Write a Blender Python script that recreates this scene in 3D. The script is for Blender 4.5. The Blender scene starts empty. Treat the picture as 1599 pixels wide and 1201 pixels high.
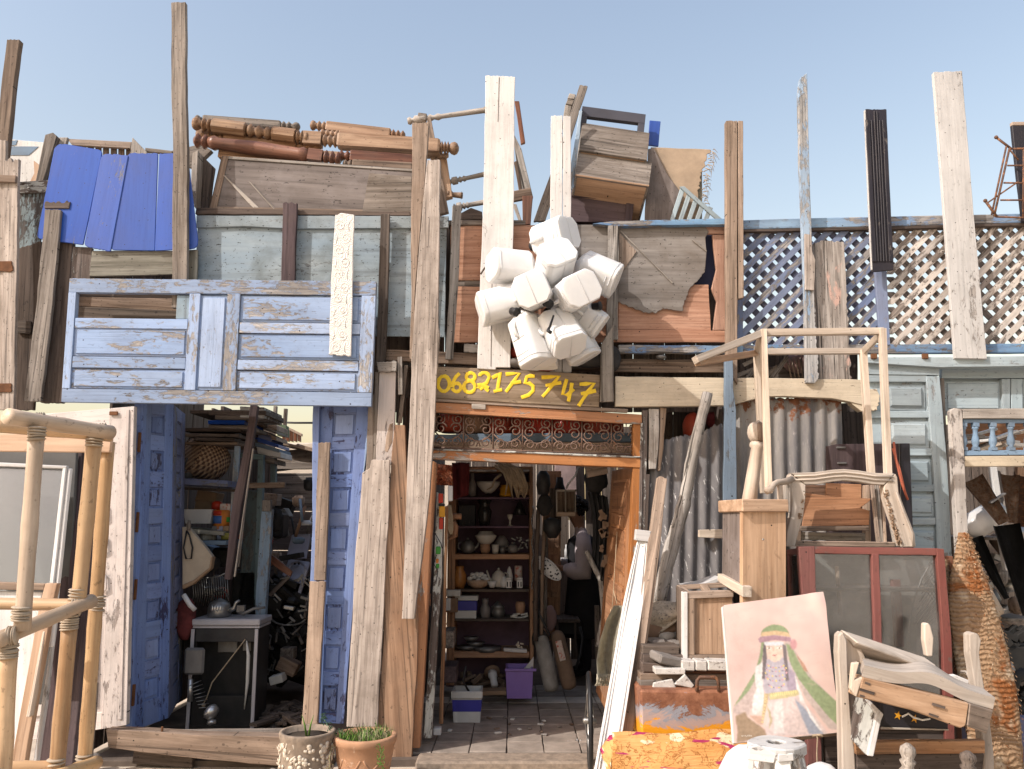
import bpy, bmesh, math, random
from mathutils import Vector, Matrix
R = random.Random(7)
SC = bpy.context.scene
COL = SC.collection
rad = math.radians
# ---------------------------------------------------------------- camera
F, W, H = 1300.0, 1599.0, 1201.0
CAM = Vector((0.0, -5.5, 1.48)); PITCH = rad(9.2)
cd = bpy.data.cameras.new('camera'); cam = bpy.data.objects.new('camera', cd); COL.objects.link(cam)
cd.sensor_width = 36; cd.lens = 36 * F / W; cd.clip_start = 0.05; cd.clip_end = 3000
cam.location = CAM; cam.rotation_euler = (math.pi / 2 + PITCH, 0, 0)
SC.camera = cam
# ---------------------------------------------------------------- light
SUN = Vector((-1.0, -0.66, 0.97)).normalized()
wd = bpy.data.worlds.new('World'); SC.world = wd; wd.use_nodes = True
wn = wd.node_tree.nodes; wl = wd.node_tree.links
bg = wn['Background']; bg.inputs[1].default_value = 0.15
sky = wn.new('ShaderNodeTexSky'); sky.sky_type = 'NISHITA'; sky.sun_disc = False
sky.sun_elevation = math.asin(SUN.z); sky.sun_rotation = math.atan2(SUN.x, SUN.y)
sky.altitude = 30; sky.air_density = 1.85; sky.dust_density = 2.6; sky.ozone_density = 0.8
tint = wn.new('ShaderNodeMix'); tint.data_type = 'RGBA'; tint.blend_type = 'MULTIPLY'; tint.inputs[0].default_value = 1
tint.inputs[7].default_value = (1.13, 1.0, 0.985, 1); wl.new(sky.outputs[0], tint.inputs[6]); wl.new(tint.outputs[2], bg.inputs[0])
sl = bpy.data.lights.new('sun', 'SUN'); sl.energy = 3.2; sl.angle = rad(0.5); sl.color = (1, 0.962, 0.915)
so = bpy.data.objects.new('sun', sl); COL.objects.link(so)
so.rotation_euler = SUN.to_track_quat('Z', 'Y').to_euler(); so.location = (-20, -14, 20)
vs = SC.view_settings; vs.view_transform = 'Standard'; vs.look = 'None'; vs.gamma = 1; vs.exposure = 0.52
SC.display_settings.display_device = 'sRGB'; vs.use_curve_mapping = False
try:
    SC.cycles.max_bounces = 8; SC.cycles.transparent_max_bounces = 12
    SC.cycles.use_denoising = True
except Exception: pass

def pt(px, py, Y):
    """the point of the plane y = Y seen at photograph pixel (px, py)"""
    a = (px - (W - 1) / 2) / F; b = ((H - 1) / 2 - py) / F
    d = Vector((a, math.cos(PITCH) - b * math.sin(PITCH), math.sin(PITCH) + b * math.cos(PITCH)))
    return CAM + d * ((Y - CAM.y) / d.y)
def mpp(Y): return (Y - CAM.y) / F / math.cos(PITCH)      # about metres per pixel at depth Y

# ---------------------------------------------------------------- materials
class NT:
    def __init__(s, name):
        s.m = bpy.data.materials.new(name); s.m.use_nodes = True
        s.t = s.m.node_tree; s.n = s.t.nodes; s.l = s.t.links
        s.b = s.n['Principled BSDF']
    def new(s, typ, ins=None, **kw):
        n = s.n.new(typ)
        for k, v in kw.items(): setattr(n, k, v)
        for k, v in (ins or {}).items():
            if hasattr(v, 'is_output') or isinstance(v, bpy.types.NodeSocket): s.l.new(v, n.inputs[k])
            else: n.inputs[k].default_value = v
        return n
    def g(s):
        if not hasattr(s, '_g'):
            a = s.new('ShaderNodeAttribute', attribute_name='gpos')
            s._g = a.outputs['Vector']
        return s._g
    def scl(s, v, xyz, off=(0, 0, 0)):
        return s.new('ShaderNodeMapping', {0: v, 'Scale': xyz, 'Location': off}).outputs[0]
    def noise(s, v, sc=1.0, det=5, rough=.6, dist=0.0):
        return s.new('ShaderNodeTexNoise', {'Vector': v, 'Scale': sc, 'Detail': det, 'Roughness': rough, 'Distortion': dist}).outputs[0]
    def ramp(s, f, stops, interp='LINEAR'):
        n = s.new('ShaderNodeValToRGB', {0: f}); cr = n.color_ramp; cr.interpolation = interp
        while len(cr.elements) < len(stops): cr.elements.new(.5)
        for e, (p, c) in zip(cr.elements, stops):
            e.position = p; e.color = (c, c, c, 1) if isinstance(c, (int, float)) else (*c[:3], 1)
        return n.outputs[0]
    def mix(s, f, a, b, mode='MIX'):
        n = s.new('ShaderNodeMix', data_type='RGBA', blend_type=mode)
        for k, v in ((0, f), (6, a), (7, b)):
            if isinstance(v, bpy.types.NodeSocket): s.l.new(v, n.inputs[k])
            else: n.inputs[k].default_value = v if k == 0 else (*v[:3], 1)
        return n.outputs[2]
    def math(s, op, a, b=0.0, c=0.0):
        n = s.new('ShaderNodeMath', operation=op)
        for k, v in enumerate((a, b, c)):
            if isinstance(v, bpy.types.NodeSocket): s.l.new(v, n.inputs[k])
            else: n.inputs[k].default_value = v
        return n.outputs[0]
    def out(s, col, rough=.8, height=None, bump=.4, dist=.01, metal=0.0, spec=.3):
        i = s.b.inputs
        for k, v in (('Base Color', col), ('Roughness', rough), ('Metallic', metal), ('Specular IOR Level', spec)):
            if isinstance(v, bpy.types.NodeSocket): s.l.new(v, i[k])
            else: i[k].default_value = (*v[:3], 1) if k == 'Base Color' else v
        if height is not None:
            bn = s.new('ShaderNodeBump', {'Height': height, 'Strength': bump, 'Distance': dist})
            s.l.new(bn.outputs[0], i['Normal'])
        return s.m

M = {}
def wood(name, c1, c2, paint=None, cover=.5, paint2=None, dirt=.35, cracks=.6, nails=.5, rough=.82, gs=1.0, flake=1.0, bump=.5, stain=None, patch=None):
    """weathered timber: grain runs along gpos.x; paint = flaking coat over it, cover = share that is left"""
    def tone(c, s, d):
        m = sum(c) / 3; return tuple((m + (x - m) * d) * s for x in c)
    c1 = tone(c1, .50, .84); c2 = tone(c2, .84, .76)
    if paint: paint = tone(paint, .80, .97)
    if paint2: paint2 = tone(paint2, .80, .97)
    k = NT(name); g = k.g()
    rnd = k.new('ShaderNodeObjectInfo').outputs['Random']
    off = k.new('ShaderNodeVectorMath', {0: g, 1: (0, 0, 0)}, operation='ADD')
    mo = k.new('ShaderNodeCombineXYZ', {0: k.math('MULTIPLY', rnd, 31.0), 1: k.math('MULTIPLY', rnd, 17.0), 2: k.math('MULTIPLY', rnd, 9.0)})
    k.l.new(mo.outputs[0], off.inputs[1]); g = off.outputs[0]
    fine = k.noise(k.scl(g, (2.6 * gs, 46 * gs, 46 * gs)), 1, 6, .65, .35)
    broad = k.noise(k.scl(g, (1.0 * gs, 11 * gs, 11 * gs)), 1, 4, .55, .6)
    mixf = k.math('ADD', k.math('MULTIPLY', fine, .62), k.math('MULTIPLY', broad, .5))
    gr = k.ramp(mixf, [(.41, 0), (.73, 1)])
    col = k.mix(gr, c1, c2)
    cr = k.noise(k.scl(g, (1.1 * gs, 60 * gs, 60 * gs), (3, 7, 1)), 1, 5, .6, .5)
    crm = k.ramp(cr, [(.36, 1), (.445, 0)])
    dark = tuple(c * .22 for c in c1)
    col = k.mix(k.math('MULTIPLY', crm, cracks), col, dark)
    h = k.math('SUBTRACT', k.math('MULTIPLY', mixf, .5), k.math('MULTIPLY', crm, .6 * cracks))
    if paint is not None:
        pn = k.noise(k.scl(g, (7 * flake, 20 * flake, 20 * flake), (5, 2, 8)), 1, 9, .72, .5)
        big = k.noise(k.scl(g, (1.3, 3.2, 3.2), (1, 9, 2)), 1, 3, .5)
        pm = k.math('ADD', k.math('ADD', k.math('MULTIPLY', pn, .75), k.math('MULTIPLY', big, .55)), k.math('MULTIPLY', fine, -.12))
        t = .59 + (.5 - cover) * .36
        msk = k.ramp(pm, [(max(0, t - .025), 0), (min(1, t + .025), 1)])
        pc = k.mix(k.ramp(big, [(.3, 0), (.7, 1)]), paint, paint2 or tuple(min(1, c * 1.18 + .015) for c in paint))
        pc = k.mix(k.math('MULTIPLY', k.ramp(fine, [(.3, 1), (.55, 0)]), .35), pc, tuple(c * .6 for c in paint))
        col = k.mix(msk, col, pc)
        edge = k.ramp(pm, [(max(0, t - .05), 0), (t - .012, 1), (t, 0)])
        col = k.mix(k.math('MULTIPLY', edge, .45), col, dark)
        h = k.math('ADD', h, k.math('MULTIPLY', msk, .55))
    if patch is not None:
        pm2 = k.noise(k.scl(g, (2.2, 5, 5), (11, 3, 5)), 1, 7, .65, .3)
        col = k.mix(k.ramp(pm2, [(.60, 0), (.64, 1)]), col, patch)
    if dirt > 0:
        dn = k.noise(g, 3.1, 7, .66, .2)
        dm = k.ramp(dn, [(.47, 0), (.68, 1)])
        col = k.mix(k.math('MULTIPLY', dm, dirt * 1.25), col, stain or (.10, .075, .055), 'MIX')
        sp = k.noise(k.scl(g, (30, 55, 55)), 1, 3, .6)
        lg = k.noise(k.scl(g, (.7, 17, 17), (2, 4, 6)), 1, 4, .6, .4)
        col = k.mix(k.math('MULTIPLY', k.ramp(lg, [(.54, 0), (.70, 1)]), dirt * .8), col, tuple(c * .5 for c in c1))
        col = k.mix(k.math('MULTIPLY', k.ramp(sp, [(.63, 0), (.68, 1)]), min(1, dirt * 1.6)), col, dark)
    if nails > 0:
        vo = k.new('ShaderNodeTexVoronoi', {'Vector': g, 'Scale': 10.0}, voronoi_dimensions='2D')
        nm = k.math('MULTIPLY', k.math('LESS_THAN', vo.outputs['Distance'], .036),
                    k.math('GREATER_THAN', k.new('ShaderNodeSeparateColor', {0: vo.outputs['Color']}).outputs[0], 1 - nails * .6))
        col = k.mix(nm, col, (.02, .015, .012)); h = k.math('SUBTRACT', h, k.math('MULTIPLY', nm, .5))
    jit = k.math('ADD', k.math('MULTIPLY', rnd, .34), .83)
    hsv = k.new('ShaderNodeHueSaturation', {'Color': col, 'Value': jit, 'Saturation': k.math('ADD', k.math('MULTIPLY', k.math('FRACT', k.math('MULTIPLY', rnd, 7.31)), .2), .9)})
    M[name] = k.out(hsv.outputs[0], rough, h, bump, .006)
    return M[name]

def plain(name, c, rough=.6, metal=0.0, var=.18, sc=6, bumpv=.15, spots=None, spotp=.62, spec=.3, dirt=0):
    """metal, plastic, cloth, pottery: one colour with blotches, optional spots of rust or dirt"""
    k = NT(name); g = k.g()
    c = tuple(x * .82 for x in c)
    n = k.noise(g, sc, 6, .6, .2)
    col = k.mix(k.ramp(n, [(.3, 0), (.7, 1)]), tuple(x * (1 - var) for x in c), tuple(min(1, x * (1 + var)) for x in c))
    if spots is not None:
        s = k.noise(g, sc * 2.1, 8, .7, .4)
        col = k.mix(k.ramp(s, [(spotp - .03, 0), (spotp + .03, 1)]), col, spots)
    if dirt:
        d = k.noise(g, 4.3, 7, .7)
        col = k.mix(k.math('MULTIPLY', k.ramp(d, [(.42, 0), (.75, 1)]), dirt), col, (.09, .07, .055))
    M[name] = k.out(col, rough, n, bumpv, .006, metal, spec)
    return M[name]

# bare timbers
wood('grey_wood', (.20, .155, .12), (.38, .315, .26), dirt=.42)
wood('pale_wood', (.40, .33, .265), (.62, .54, .46), dirt=.3)
wood('pale_pink_wood', (.46, .36, .29), (.64, .52, .43), dirt=.35, nails=.7)
wood('brown_wood', (.20, .12, .075), (.38, .26, .175))
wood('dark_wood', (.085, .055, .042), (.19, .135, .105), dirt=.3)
wood('umber_wood', (.10, .072, .055), (.26, .19, .145), dirt=.4)  # dark brown bare timber
wood('mauve_wood', (.075, .045, .05), (.135, .085, .09), cracks=.3, dirt=.2)
wood('ginger_wood', (.42, .19, .075), (.56, .30, .14), dirt=.3, rough=.6)
wood('honey_wood', (.66, .37, .19), (.80, .50, .29), dirt=.15, cracks=.25, nails=.25, rough=.6, gs=.7)
wood('tan_wood', (.42, .28, .185), (.58, .41, .29), dirt=.32, cracks=.45)
wood('new_wood', (.82, .63, .46), (.90, .74, .57), dirt=.1, cracks=.3, nails=.3, gs=.8)
wood('sand_wood', (.60, .47, .36), (.76, .63, .50), dirt=.12, cracks=.15, nails=.2, gs=.5, bump=.25)
wood('turned_wood', (.36, .165, .065), (.58, .36, .20), dirt=.35, nails=0, cracks=.3, rough=.55)
wood('varnish_red', (.16, .045, .02), (.34, .12, .05), dirt=.25, nails=0, cracks=.2, rough=.35)
wood('orange_wood', (.40, .16, .055), (.58, .26, .10), dirt=.2, cracks=.45, nails=.3, rough=.6, stain=(.2, .09, .04))
wood('weathered_post', (.33, .26, .21), (.56, .48, .41), cracks=1.0, dirt=.35, patch=(.48, .30, .24))
wood('wormy_wood', (.36, .31, .26), (.58, .52, .46), cracks=1.0, dirt=.45, nails=.9)
# painted timbers
wood('white_paint', (.40, .34, .29), (.58, .51, .45), (.64, .615, .59), .84, dirt=.16, nails=.75, cracks=.35)
wood('white_clean', (.42, .36, .30), (.58, .50, .43), (.74, .72, .69), .93, dirt=.14, nails=.3, cracks=.3)
wood('cream_paint', (.42, .31, .21), (.58, .46, .34), (.68, .575, .43), .84, dirt=.2, nails=.6)
wood('powder_blue', (.36, .32, .30), (.54, .50, .47), (.31, .42, .64), .70, (.38, .49, .70), dirt=.16, nails=.25, flake=2.1)
wood('powder_blue_worn', (.38, .34, .32), (.56, .52, .49), (.33, .43, .64), .57, (.39, .50, .70), dirt=.18, nails=.3, flake=1.9)
wood('door_blue', (.045, .045, .14), (.10, .10, .24), (.19, .275, .58), .80, (.25, .34, .60), dirt=.18, nails=.25, rough=.6, flake=1.6)
wood('dusty_blue', (.22, .20, .19), (.36, .33, .31), (.165, .205, .40), .70, (.23, .26, .40), dirt=.3, nails=.2)
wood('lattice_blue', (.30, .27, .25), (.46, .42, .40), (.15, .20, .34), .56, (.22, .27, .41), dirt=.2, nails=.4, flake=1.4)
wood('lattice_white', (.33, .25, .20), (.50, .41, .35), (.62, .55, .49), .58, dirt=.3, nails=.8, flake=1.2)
wood('lattice_back_shade', (.12, .09, .08), (.24, .19, .165), dirt=.3, nails=.4)  # back slats darkened, shade of the front slats put into the colour
wood('lattice_back_shade_blue', (.05, .055, .10), (.12, .13, .21), dirt=.3, nails=.2)  # blue back slats, with the front slats' shade in the colour too
wood('rail_blue', (.25, .22, .20), (.45, .42, .40), (.12, .20, .42), .55, (.26, .42, .56), dirt=.2, nails=.2, flake=1.3)
wood('strip_blue', (.34, .32, .30), (.60, .58, .56), (.22, .37, .58), .48, (.42, .54, .66), dirt=.15, nails=.4, flake=1.6)
wood('slate_blue', (.20, .22, .25), (.32, .34, .37), (.20, .29, .40), .92, (.245, .34, .45), dirt=.18, nails=.2)
wood('grey_blue_door', (.34, .34, .33), (.50, .50, .49), (.37, .45, .49), .82, (.44, .52, .55), dirt=.2, nails=.3)
wood('flaky_blue', (.14, .12, .11), (.24, .21, .20), (.33, .42, .45), .55, dirt=.25, nails=.2, flake=1.6)
wood('olive_board', (.30, .27, .19), (.46, .42, .32), dirt=.3, cracks=.5)
wood('flaky_white', (.13, .08, .06), (.26, .20, .17), (.56, .56, .52), .52, dirt=.2, nails=.2, flake=1.5)
wood('orange_panel', (.60, .27, .15), (.70, .37, .22), dirt=.22, cracks=.35, nails=.2, rough=.6, stain=(.16, .07, .04))
wood('orange_paint', (.44, .36, .30), (.62, .53, .46), (.42, .165, .06), .74, (.50, .22, .085), dirt=.2, nails=.3, rough=.55)
wood('rose_white', (.40, .30, .25), (.55, .45, .40), (.66, .575, .53), .82, dirt=.22, nails=.6)
wood('maroon_paint', (.22, .12, .09), (.34, .22, .18), (.20, .062, .052), .84, (.27, .10, .085), dirt=.2, nails=.3, rough=.55)
wood('black_paint', (.16, .13, .11), (.30, .26, .23), (.018, .016, .022), .93, (.030, .026, .034), dirt=.1, nails=.2, rough=.5)
wood('sign_wood', (.32, .21, .115), (.47, .335, .21), dirt=.3, cracks=.5)
wood('teal_wood', (.2, .2, .18), (.3, .3, .27), (.16, .23, .245), .8, dirt=.3, nails=.2)
wood('brown_sheet', (.17, .125, .105), (.295, .235, .205), dirt=.45, cracks=.15, nails=.2, gs=.5, stain=(.30, .26, .25), patch=None)
wood('shelf_wood', (.44, .19, .075), (.60, .30, .13), dirt=.3, nails=.1, rough=.55)
# sheet materials and the rest
wood('blue_sheet', (.14, .14, .2), (.24, .26, .34), (.016, .085, .46), .97, (.022, .10, .48), dirt=.10, nails=.6, cracks=.1, flake=2.2, bump=.15, rough=.45)
plain('jug_plastic', (.86, .855, .845), .4, var=.03, sc=9, bumpv=.03, dirt=.12)
_j = M['jug_plastic'].node_tree.nodes['Principled BSDF'].inputs; _j['Subsurface Weight'].default_value = .4; _j['Subsurface Radius'].default_value = (.05, .05, .045); _j['Subsurface Scale'].default_value = 1
plain('black_plastic', (.02, .02, .022), .45)
plain('yellow_paint', (.98, .68, .04), .55, var=.14, sc=25, bumpv=.3)
plain('rusty_iron', (.15, .085, .06), .75, .3, spots=(.26, .12, .06), spotp=.55, sc=14)
plain('grille_iron', (.20, .13, .10), .65, .35, spots=(.24, .12, .07), spotp=.6, sc=22)
plain('hinge_rust', (.17, .075, .035), .85, .2, sc=20, var=.35)
plain('steel', (.42, .41, .39), .42, .9, sc=16, dirt=.35)
plain('dull_metal', (.22, .215, .21), .5, .6, sc=12, dirt=.5)
plain('soot', (.018, .017, .016), .7, sc=9, var=.4, dirt=.2)
plain('enamel_white', (.50, .48, .50), .35, var=.05, dirt=.22)
plain('chrome_trim', (.70, .69, .67), .3, .8, sc=16)
plain('terracotta', (.52, .29, .17), .85, sc=9, var=.2, dirt=.25, spots=(.62, .47, .36), spotp=.66)
plain('old_clay', (.40, .23, .14), .85, sc=9, var=.2, dirt=.4)
plain('soil', (.06, .045, .032), .95, sc=24, var=.5, bumpv=.8)
plain('shell', (.70, .60, .48), .5, sc=16, var=.2, dirt=.25)
plain('mortar', (.30, .235, .18), .95, sc=30, var=.3, bumpv=.6)
plain('leaf_green', (.13, .24, .045), .55, sc=14, var=.35)
plain('leaf_dry', (.36, .33, .19), .7, sc=14, var=.3)
plain('basket_dark', (.2, .12, .075), .8)
plain('red_cloth', (.38, .045, .028), .9, sc=7, var=.3, bumpv=.3)
plain('rust_red_plastic', (.42, .06, .025), .5, sc=5, var=.25, dirt=.15)
plain('maroon_cloth', (.12, .018, .02), .9, sc=7, var=.3)
plain('grey_cloth', (.17, .155, .145), .95, sc=8, var=.25, bumpv=.4, dirt=.2)
plain('dark_matte', (.05, .045, .042), .95, sc=8, var=.3, bumpv=.4)
plain('canvas_bag', (.33, .31, .28), .9, sc=10, var=.25, bumpv=.4, dirt=.45)
plain('brown_bag', (.23, .15, .10), .9, sc=10, var=.25, bumpv=.4, dirt=.4)
plain('felt_cream', (.50, .46, .36), .95, sc=26, var=.2, bumpv=.5, dirt=.2)
plain('purple_plastic', (.27, .17, .50), .45, sc=5, var=.1, dirt=.12)
plain('bucket_white', (.62, .62, .60), .45, sc=5, var=.06, dirt=.3)
plain('bucket_blue', (.045, .045, .33), .4, sc=5, var=.1, dirt=.1)
plain('purple_board', (.14, .085, .12), .8, sc=4, var=.3, dirt=.2)
plain('porcelain', (.58, .54, .48), .25, sc=9, var=.1, dirt=.2, spots=(.30, .16, .08), spotp=.66)
plain('white_ceramic', (.70, .68, .66), .25, sc=9, var=.05, dirt=.18)
plain('grey_ceramic', (.22, .20, .19), .35, sc=9, var=.2, dirt=.3)
plain('amber_glaze', (.34, .15, .045), .25, sc=9, var=.35)
plain('black_glaze', (.025, .023, .022), .18, sc=9, var=.4)
plain('yellow_plastic', (.70, .33, .02), .4)
plain('red_plastic', (.55, .045, .02), .4)
plain('orange_plastic', (.62, .20, .03), .45)
plain('green_plastic', (.06, .30, .045), .45)
plain('blue_plastic', (.07, .16, .42), .45)
plain('box_beige', (.50, .41, .31), .8, sc=5, var=.1, dirt=.3)
plain('cardboard', (.36, .24, .15), .9, sc=5, var=.15, dirt=.3)
plain('white_plastic', (.66, .65, .64), .45, sc=5, var=.05, dirt=.3)
plain('lilac_plastic', (.42, .41, .50), .45, sc=5, var=.06, dirt=.25)
plain('paper', (.70, .68, .63), .9, sc=8, var=.08, dirt=.3)
plain('skin', (.36, .20, .13), .6, sc=14, var=.08)
plain('hair', (.016, .012, .010), .8, sc=40, var=.5, bumpv=.8)
plain('shirt', (.50, .42, .42), .9, sc=12, var=.08, bumpv=.3)
plain('apron', (.018, .017, .019), .95, sc=8, var=.3)
plain('sand_ground', (.62, .52, .41), .95, sc=3, var=.22, bumpv=.8, dirt=.35)
plain('earth_floor', (.13, .10, .08), .95, sc=5, var=.35, bumpv=.6)
plain('tile_sun_strip', (.75, .68, .60), .7, sc=7, var=.15, dirt=.35)  # lighter tile colour standing in for sunlight on the shop floor
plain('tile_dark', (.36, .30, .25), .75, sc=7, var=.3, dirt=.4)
plain('stone_white', (.60, .57, .53), .8, sc=20, var=.2, bumpv=.5, spots=(.22, .19, .17), spotp=.6)
plain('stone_grey', (.23, .205, .185), .9, sc=14, var=.25, bumpv=.6)
plain('hide_tan', (.45, .34, .24), .85, sc=5, var=.22, bumpv=.35, dirt=.4)
plain('fringe', (.38, .30, .22), .95, sc=20, var=.3)
plain('plaster', (.55, .48, .40), .95, sc=4, var=.15, dirt=.25)
plain('rope', (.45, .35, .24), .95, sc=30, var=.25, bumpv=.5)
plain('wire_red', (.50, .14, .08), .6)
plain('driftwood', (.36, .28, .19), .85, sc=14, var=.35, bumpv=.5)
plain('cork', (.26, .17, .11), .9, sc=30, var=.4, bumpv=.8)
plain('charcoal_cloth', (.035, .033, .033), .95, sc=9, var=.4, bumpv=.5)
plain('dark_metal', (.05, .05, .052), .55, .5, sc=10, var=.3, dirt=.3)
plain('gutter_rust', (.24, .165, .12), .75, .3, sc=30, var=.35, spots=(.16, .075, .04), spotp=.55, bumpv=.5)
plain('gutter_black', (.020, .020, .021), .5, .3, sc=14, var=.4)
plain('white_wrap', (.74, .73, .72), .8, sc=7, var=.05, bumpv=.3, dirt=.12)
plain('faded_print', (.60, .50, .44), .8, sc=18, var=.1, spots=(.42, .08, .05), spotp=.56)
# ---------------------------------------------------------------- geometry helpers
class MB:
    """collects pieces and becomes ONE mesh object"""
    def __init__(s): s.v = []; s.f = []; s.g = []; s.sm = []
    def add(s, bm, axis=None, smooth=False, gs=1.0):
        bmesh.ops.recalc_face_normals(bm, faces=bm.faces)
        bm.verts.index_update()
        if axis is None:
            best, axis = -1, Vector((0, 0, 1))
            for e in bm.edges:
                L = e.calc_length()
                if L > best: best, axis = L, e.verts[1].co - e.verts[0].co
        a = Vector(axis).normalized()
        ref = Vector((0, -1, 0)) if abs(a.y) < .8 else Vector((0, 0, 1))
        b = a.cross(ref).normalized(); c = a.cross(b)
        o = Vector((R.uniform(0, 9), R.uniform(0, 9), R.uniform(0, 9)))
        base = len(s.v); gs = gs * R.uniform(.72, 1.3)
        c0 = bm.verts[0].co.copy() if not bm.verts.ensure_lookup_table() else None
        for v in bm.verts:
            d = v.co - c0
            s.v.append(v.co.copy()); s.g.append(o + Vector((d.dot(a), d.dot(b), d.dot(c))) * gs)
        for f in bm.faces:
            s.f.append([base + v.index for v in f.verts]); s.sm.append(smooth)
        bm.free()
    def raw(s, verts, faces, axis=(0, 0, 1), smooth=False):
        bm = bmesh.new(); vs = [bm.verts.new(v) for v in verts]
        for f in faces:
            try: bm.faces.new([vs[i] for i in f])
            except ValueError: pass
        s.add(bm, axis, smooth)

def bevel_bm(bm, w):
    if w <= 0: return
    bmesh.ops.recalc_face_normals(bm, faces=bm.faces)
    es = [e for e in bm.edges if len(e.link_faces) == 2 and e.calc_face_angle(0) > .6]
    try: bmesh.ops.bevel(bm, geom=es, offset=w, segments=1, profile=.5, affect='EDGES', clamp_overlap=True)
    except Exception: pass

def tag(o, label=None, cat=None, group=None, kind=None):
    if label: o['label'] = label
    if cat: o['category'] = cat
    if group: o['group'] = group
    if kind: o['kind'] = kind
    return o

def put(name, mb, mat, parent=None, label=None, cat=None, group=None, kind=None):
    me = bpy.data.meshes.new(name)
    vs = mb.v
    lo = Vector((min(v.x for v in vs), min(v.y for v in vs), min(v.z for v in vs)))
    hi = Vector((max(v.x for v in vs), max(v.y for v in vs), max(v.z for v in vs)))
    org = Vector(((lo.x + hi.x) / 2, (lo.y + hi.y) / 2, lo.z))
    me.from_pydata([v - org for v in vs], [], mb.f)
    at = me.attributes.new('gpos', 'FLOAT_VECTOR', 'POINT')
    at.data.foreach_set('vector', [c for g in mb.g for c in g])
    if any(mb.sm): me.polygons.foreach_set('use_smooth', mb.sm)
    me.materials.append(M[mat] if isinstance(mat, str) else mat)
    me.update()
    o = bpy.data.objects.new(name, me); COL.objects.link(o)
    if parent is not None:
        o.parent = parent
        w = Vector((0, 0, 0)); p = parent
        while p is not None: w += p.location; p = p.parent
        o.location = org - w
    else:
        o.location = org
        kind = kind or 'thing'
    return tag(o, label, cat, group, kind)

def T(name, label, cat, loc, group=None):
    o = bpy.data.objects.new(name, None); COL.objects.link(o); o.location = Vector(loc)
    o.empty_display_size = .05
    return tag(o, label, cat, group, 'thing')

def prism(mb, front, off, bev=.002, axis=None):
    bm = bmesh.new()
    a = [bm.verts.new(p) for p in front]; b = [bm.verts.new(Vector(p) + off) for p in front]
    n = len(a)
    bm.faces.new(a); bm.faces.new(list(reversed(b)))
    for i in range(n): bm.faces.new((a[i], b[i], b[(i + 1) % n], a[(i + 1) % n]))
    bevel_bm(bm, bev)
    mb.add(bm, axis)

def outline(pts, Y, jit=.0022, step=.09, rag=(), ragamp=.012, close=True):
    """pixel outline -> 3-D outline on plane Y (or from Y[0] at its top to Y[1] at its foot), edges slightly uneven"""
    ys = [p[1] for p in pts]; y0, y1 = min(ys), max(ys)
    def yy(py):
        if isinstance(Y, (tuple, list)): return Y[0] + (Y[1] - Y[0]) * (py - y0) / max(1e-6, y1 - y0)
        return Y
    P3 = [pt(x, y, yy(y)) for x, y in pts]
    n = len(P3); out = []
    for i in range(n):
        a, b = P3[i], P3[(i + 1) % n]
        L = (b - a).length
        k = max(1, int(L / (step if i not in rag else .012)))
        k = min(k, 40)
        d = (b - a).normalized() if L > 0 else Vector((1, 0, 0)); nn = Vector((-d.z, 0, d.x))
        for j in range(k):
            p = a + (b - a) * (j / k)
            amp = ragamp if (i in rag and j > 0) else jit
            out.append(p + nn * R.uniform(-amp, amp) + d * R.uniform(-jit, jit) * .5)
    zs = [p.z for p in out]; xs_ = [p.x for p in out]
    if jit >= .002 and max(zs) - min(zs) > .8:
        am = R.uniform(.003, .008); fq = R.uniform(1.2, 2.6); ph = R.uniform(0, 6.28)
        for p in out: p.x += am * math.sin(p.z * fq + ph) + am * .35 * math.sin(p.z * fq * 3.1 + ph * 2)
    elif jit >= .002 and max(xs_) - min(xs_) > .8:
        am = R.uniform(.002, .005); fq = R.uniform(1.2, 2.6); ph = R.uniform(0, 6.28)
        for p in out: p.z += am * math.sin(p.x * fq + ph)
    e = max(range(n), key=lambda i: (P3[(i + 1) % n] - P3[i]).length)
    return out, P3[(e + 1) % n] - P3[e]

def board_mb(pts, Y, t, jit=.0022, bev=.003, rag=(), ragamp=.012, axis=None, mb=None):
    mb = mb or MB()
    o, ax = outline(pts, Y, jit, rag=rag, ragamp=ragamp)
    prism(mb, o, Vector((0, t, 0)), bev, axis or ax)
    return mb
def B(name, label, cat, pts, Y, t, mat, group=None, **kw):
    if 'rag' not in kw and max(p[1] for p in pts) - min(p[1] for p in pts) > 140:
        kw['rag'] = [i for i in range(len(pts)) if math.dist(pts[i], pts[(i + 1) % len(pts)]) < 46 and abs(pts[i][1] - pts[(i + 1) % len(pts)][1]) < 14]; kw['ragamp'] = .004
    return put(name, board_mb(pts, Y, t, **kw), mat, None, label, cat, group)
def P(parent, name, pts, Y, t, mat, label=None, **kw):
    kw.setdefault('jit', .0012)
    return put(name, board_mb(pts, Y, t, **kw), mat, parent, label)

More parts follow.
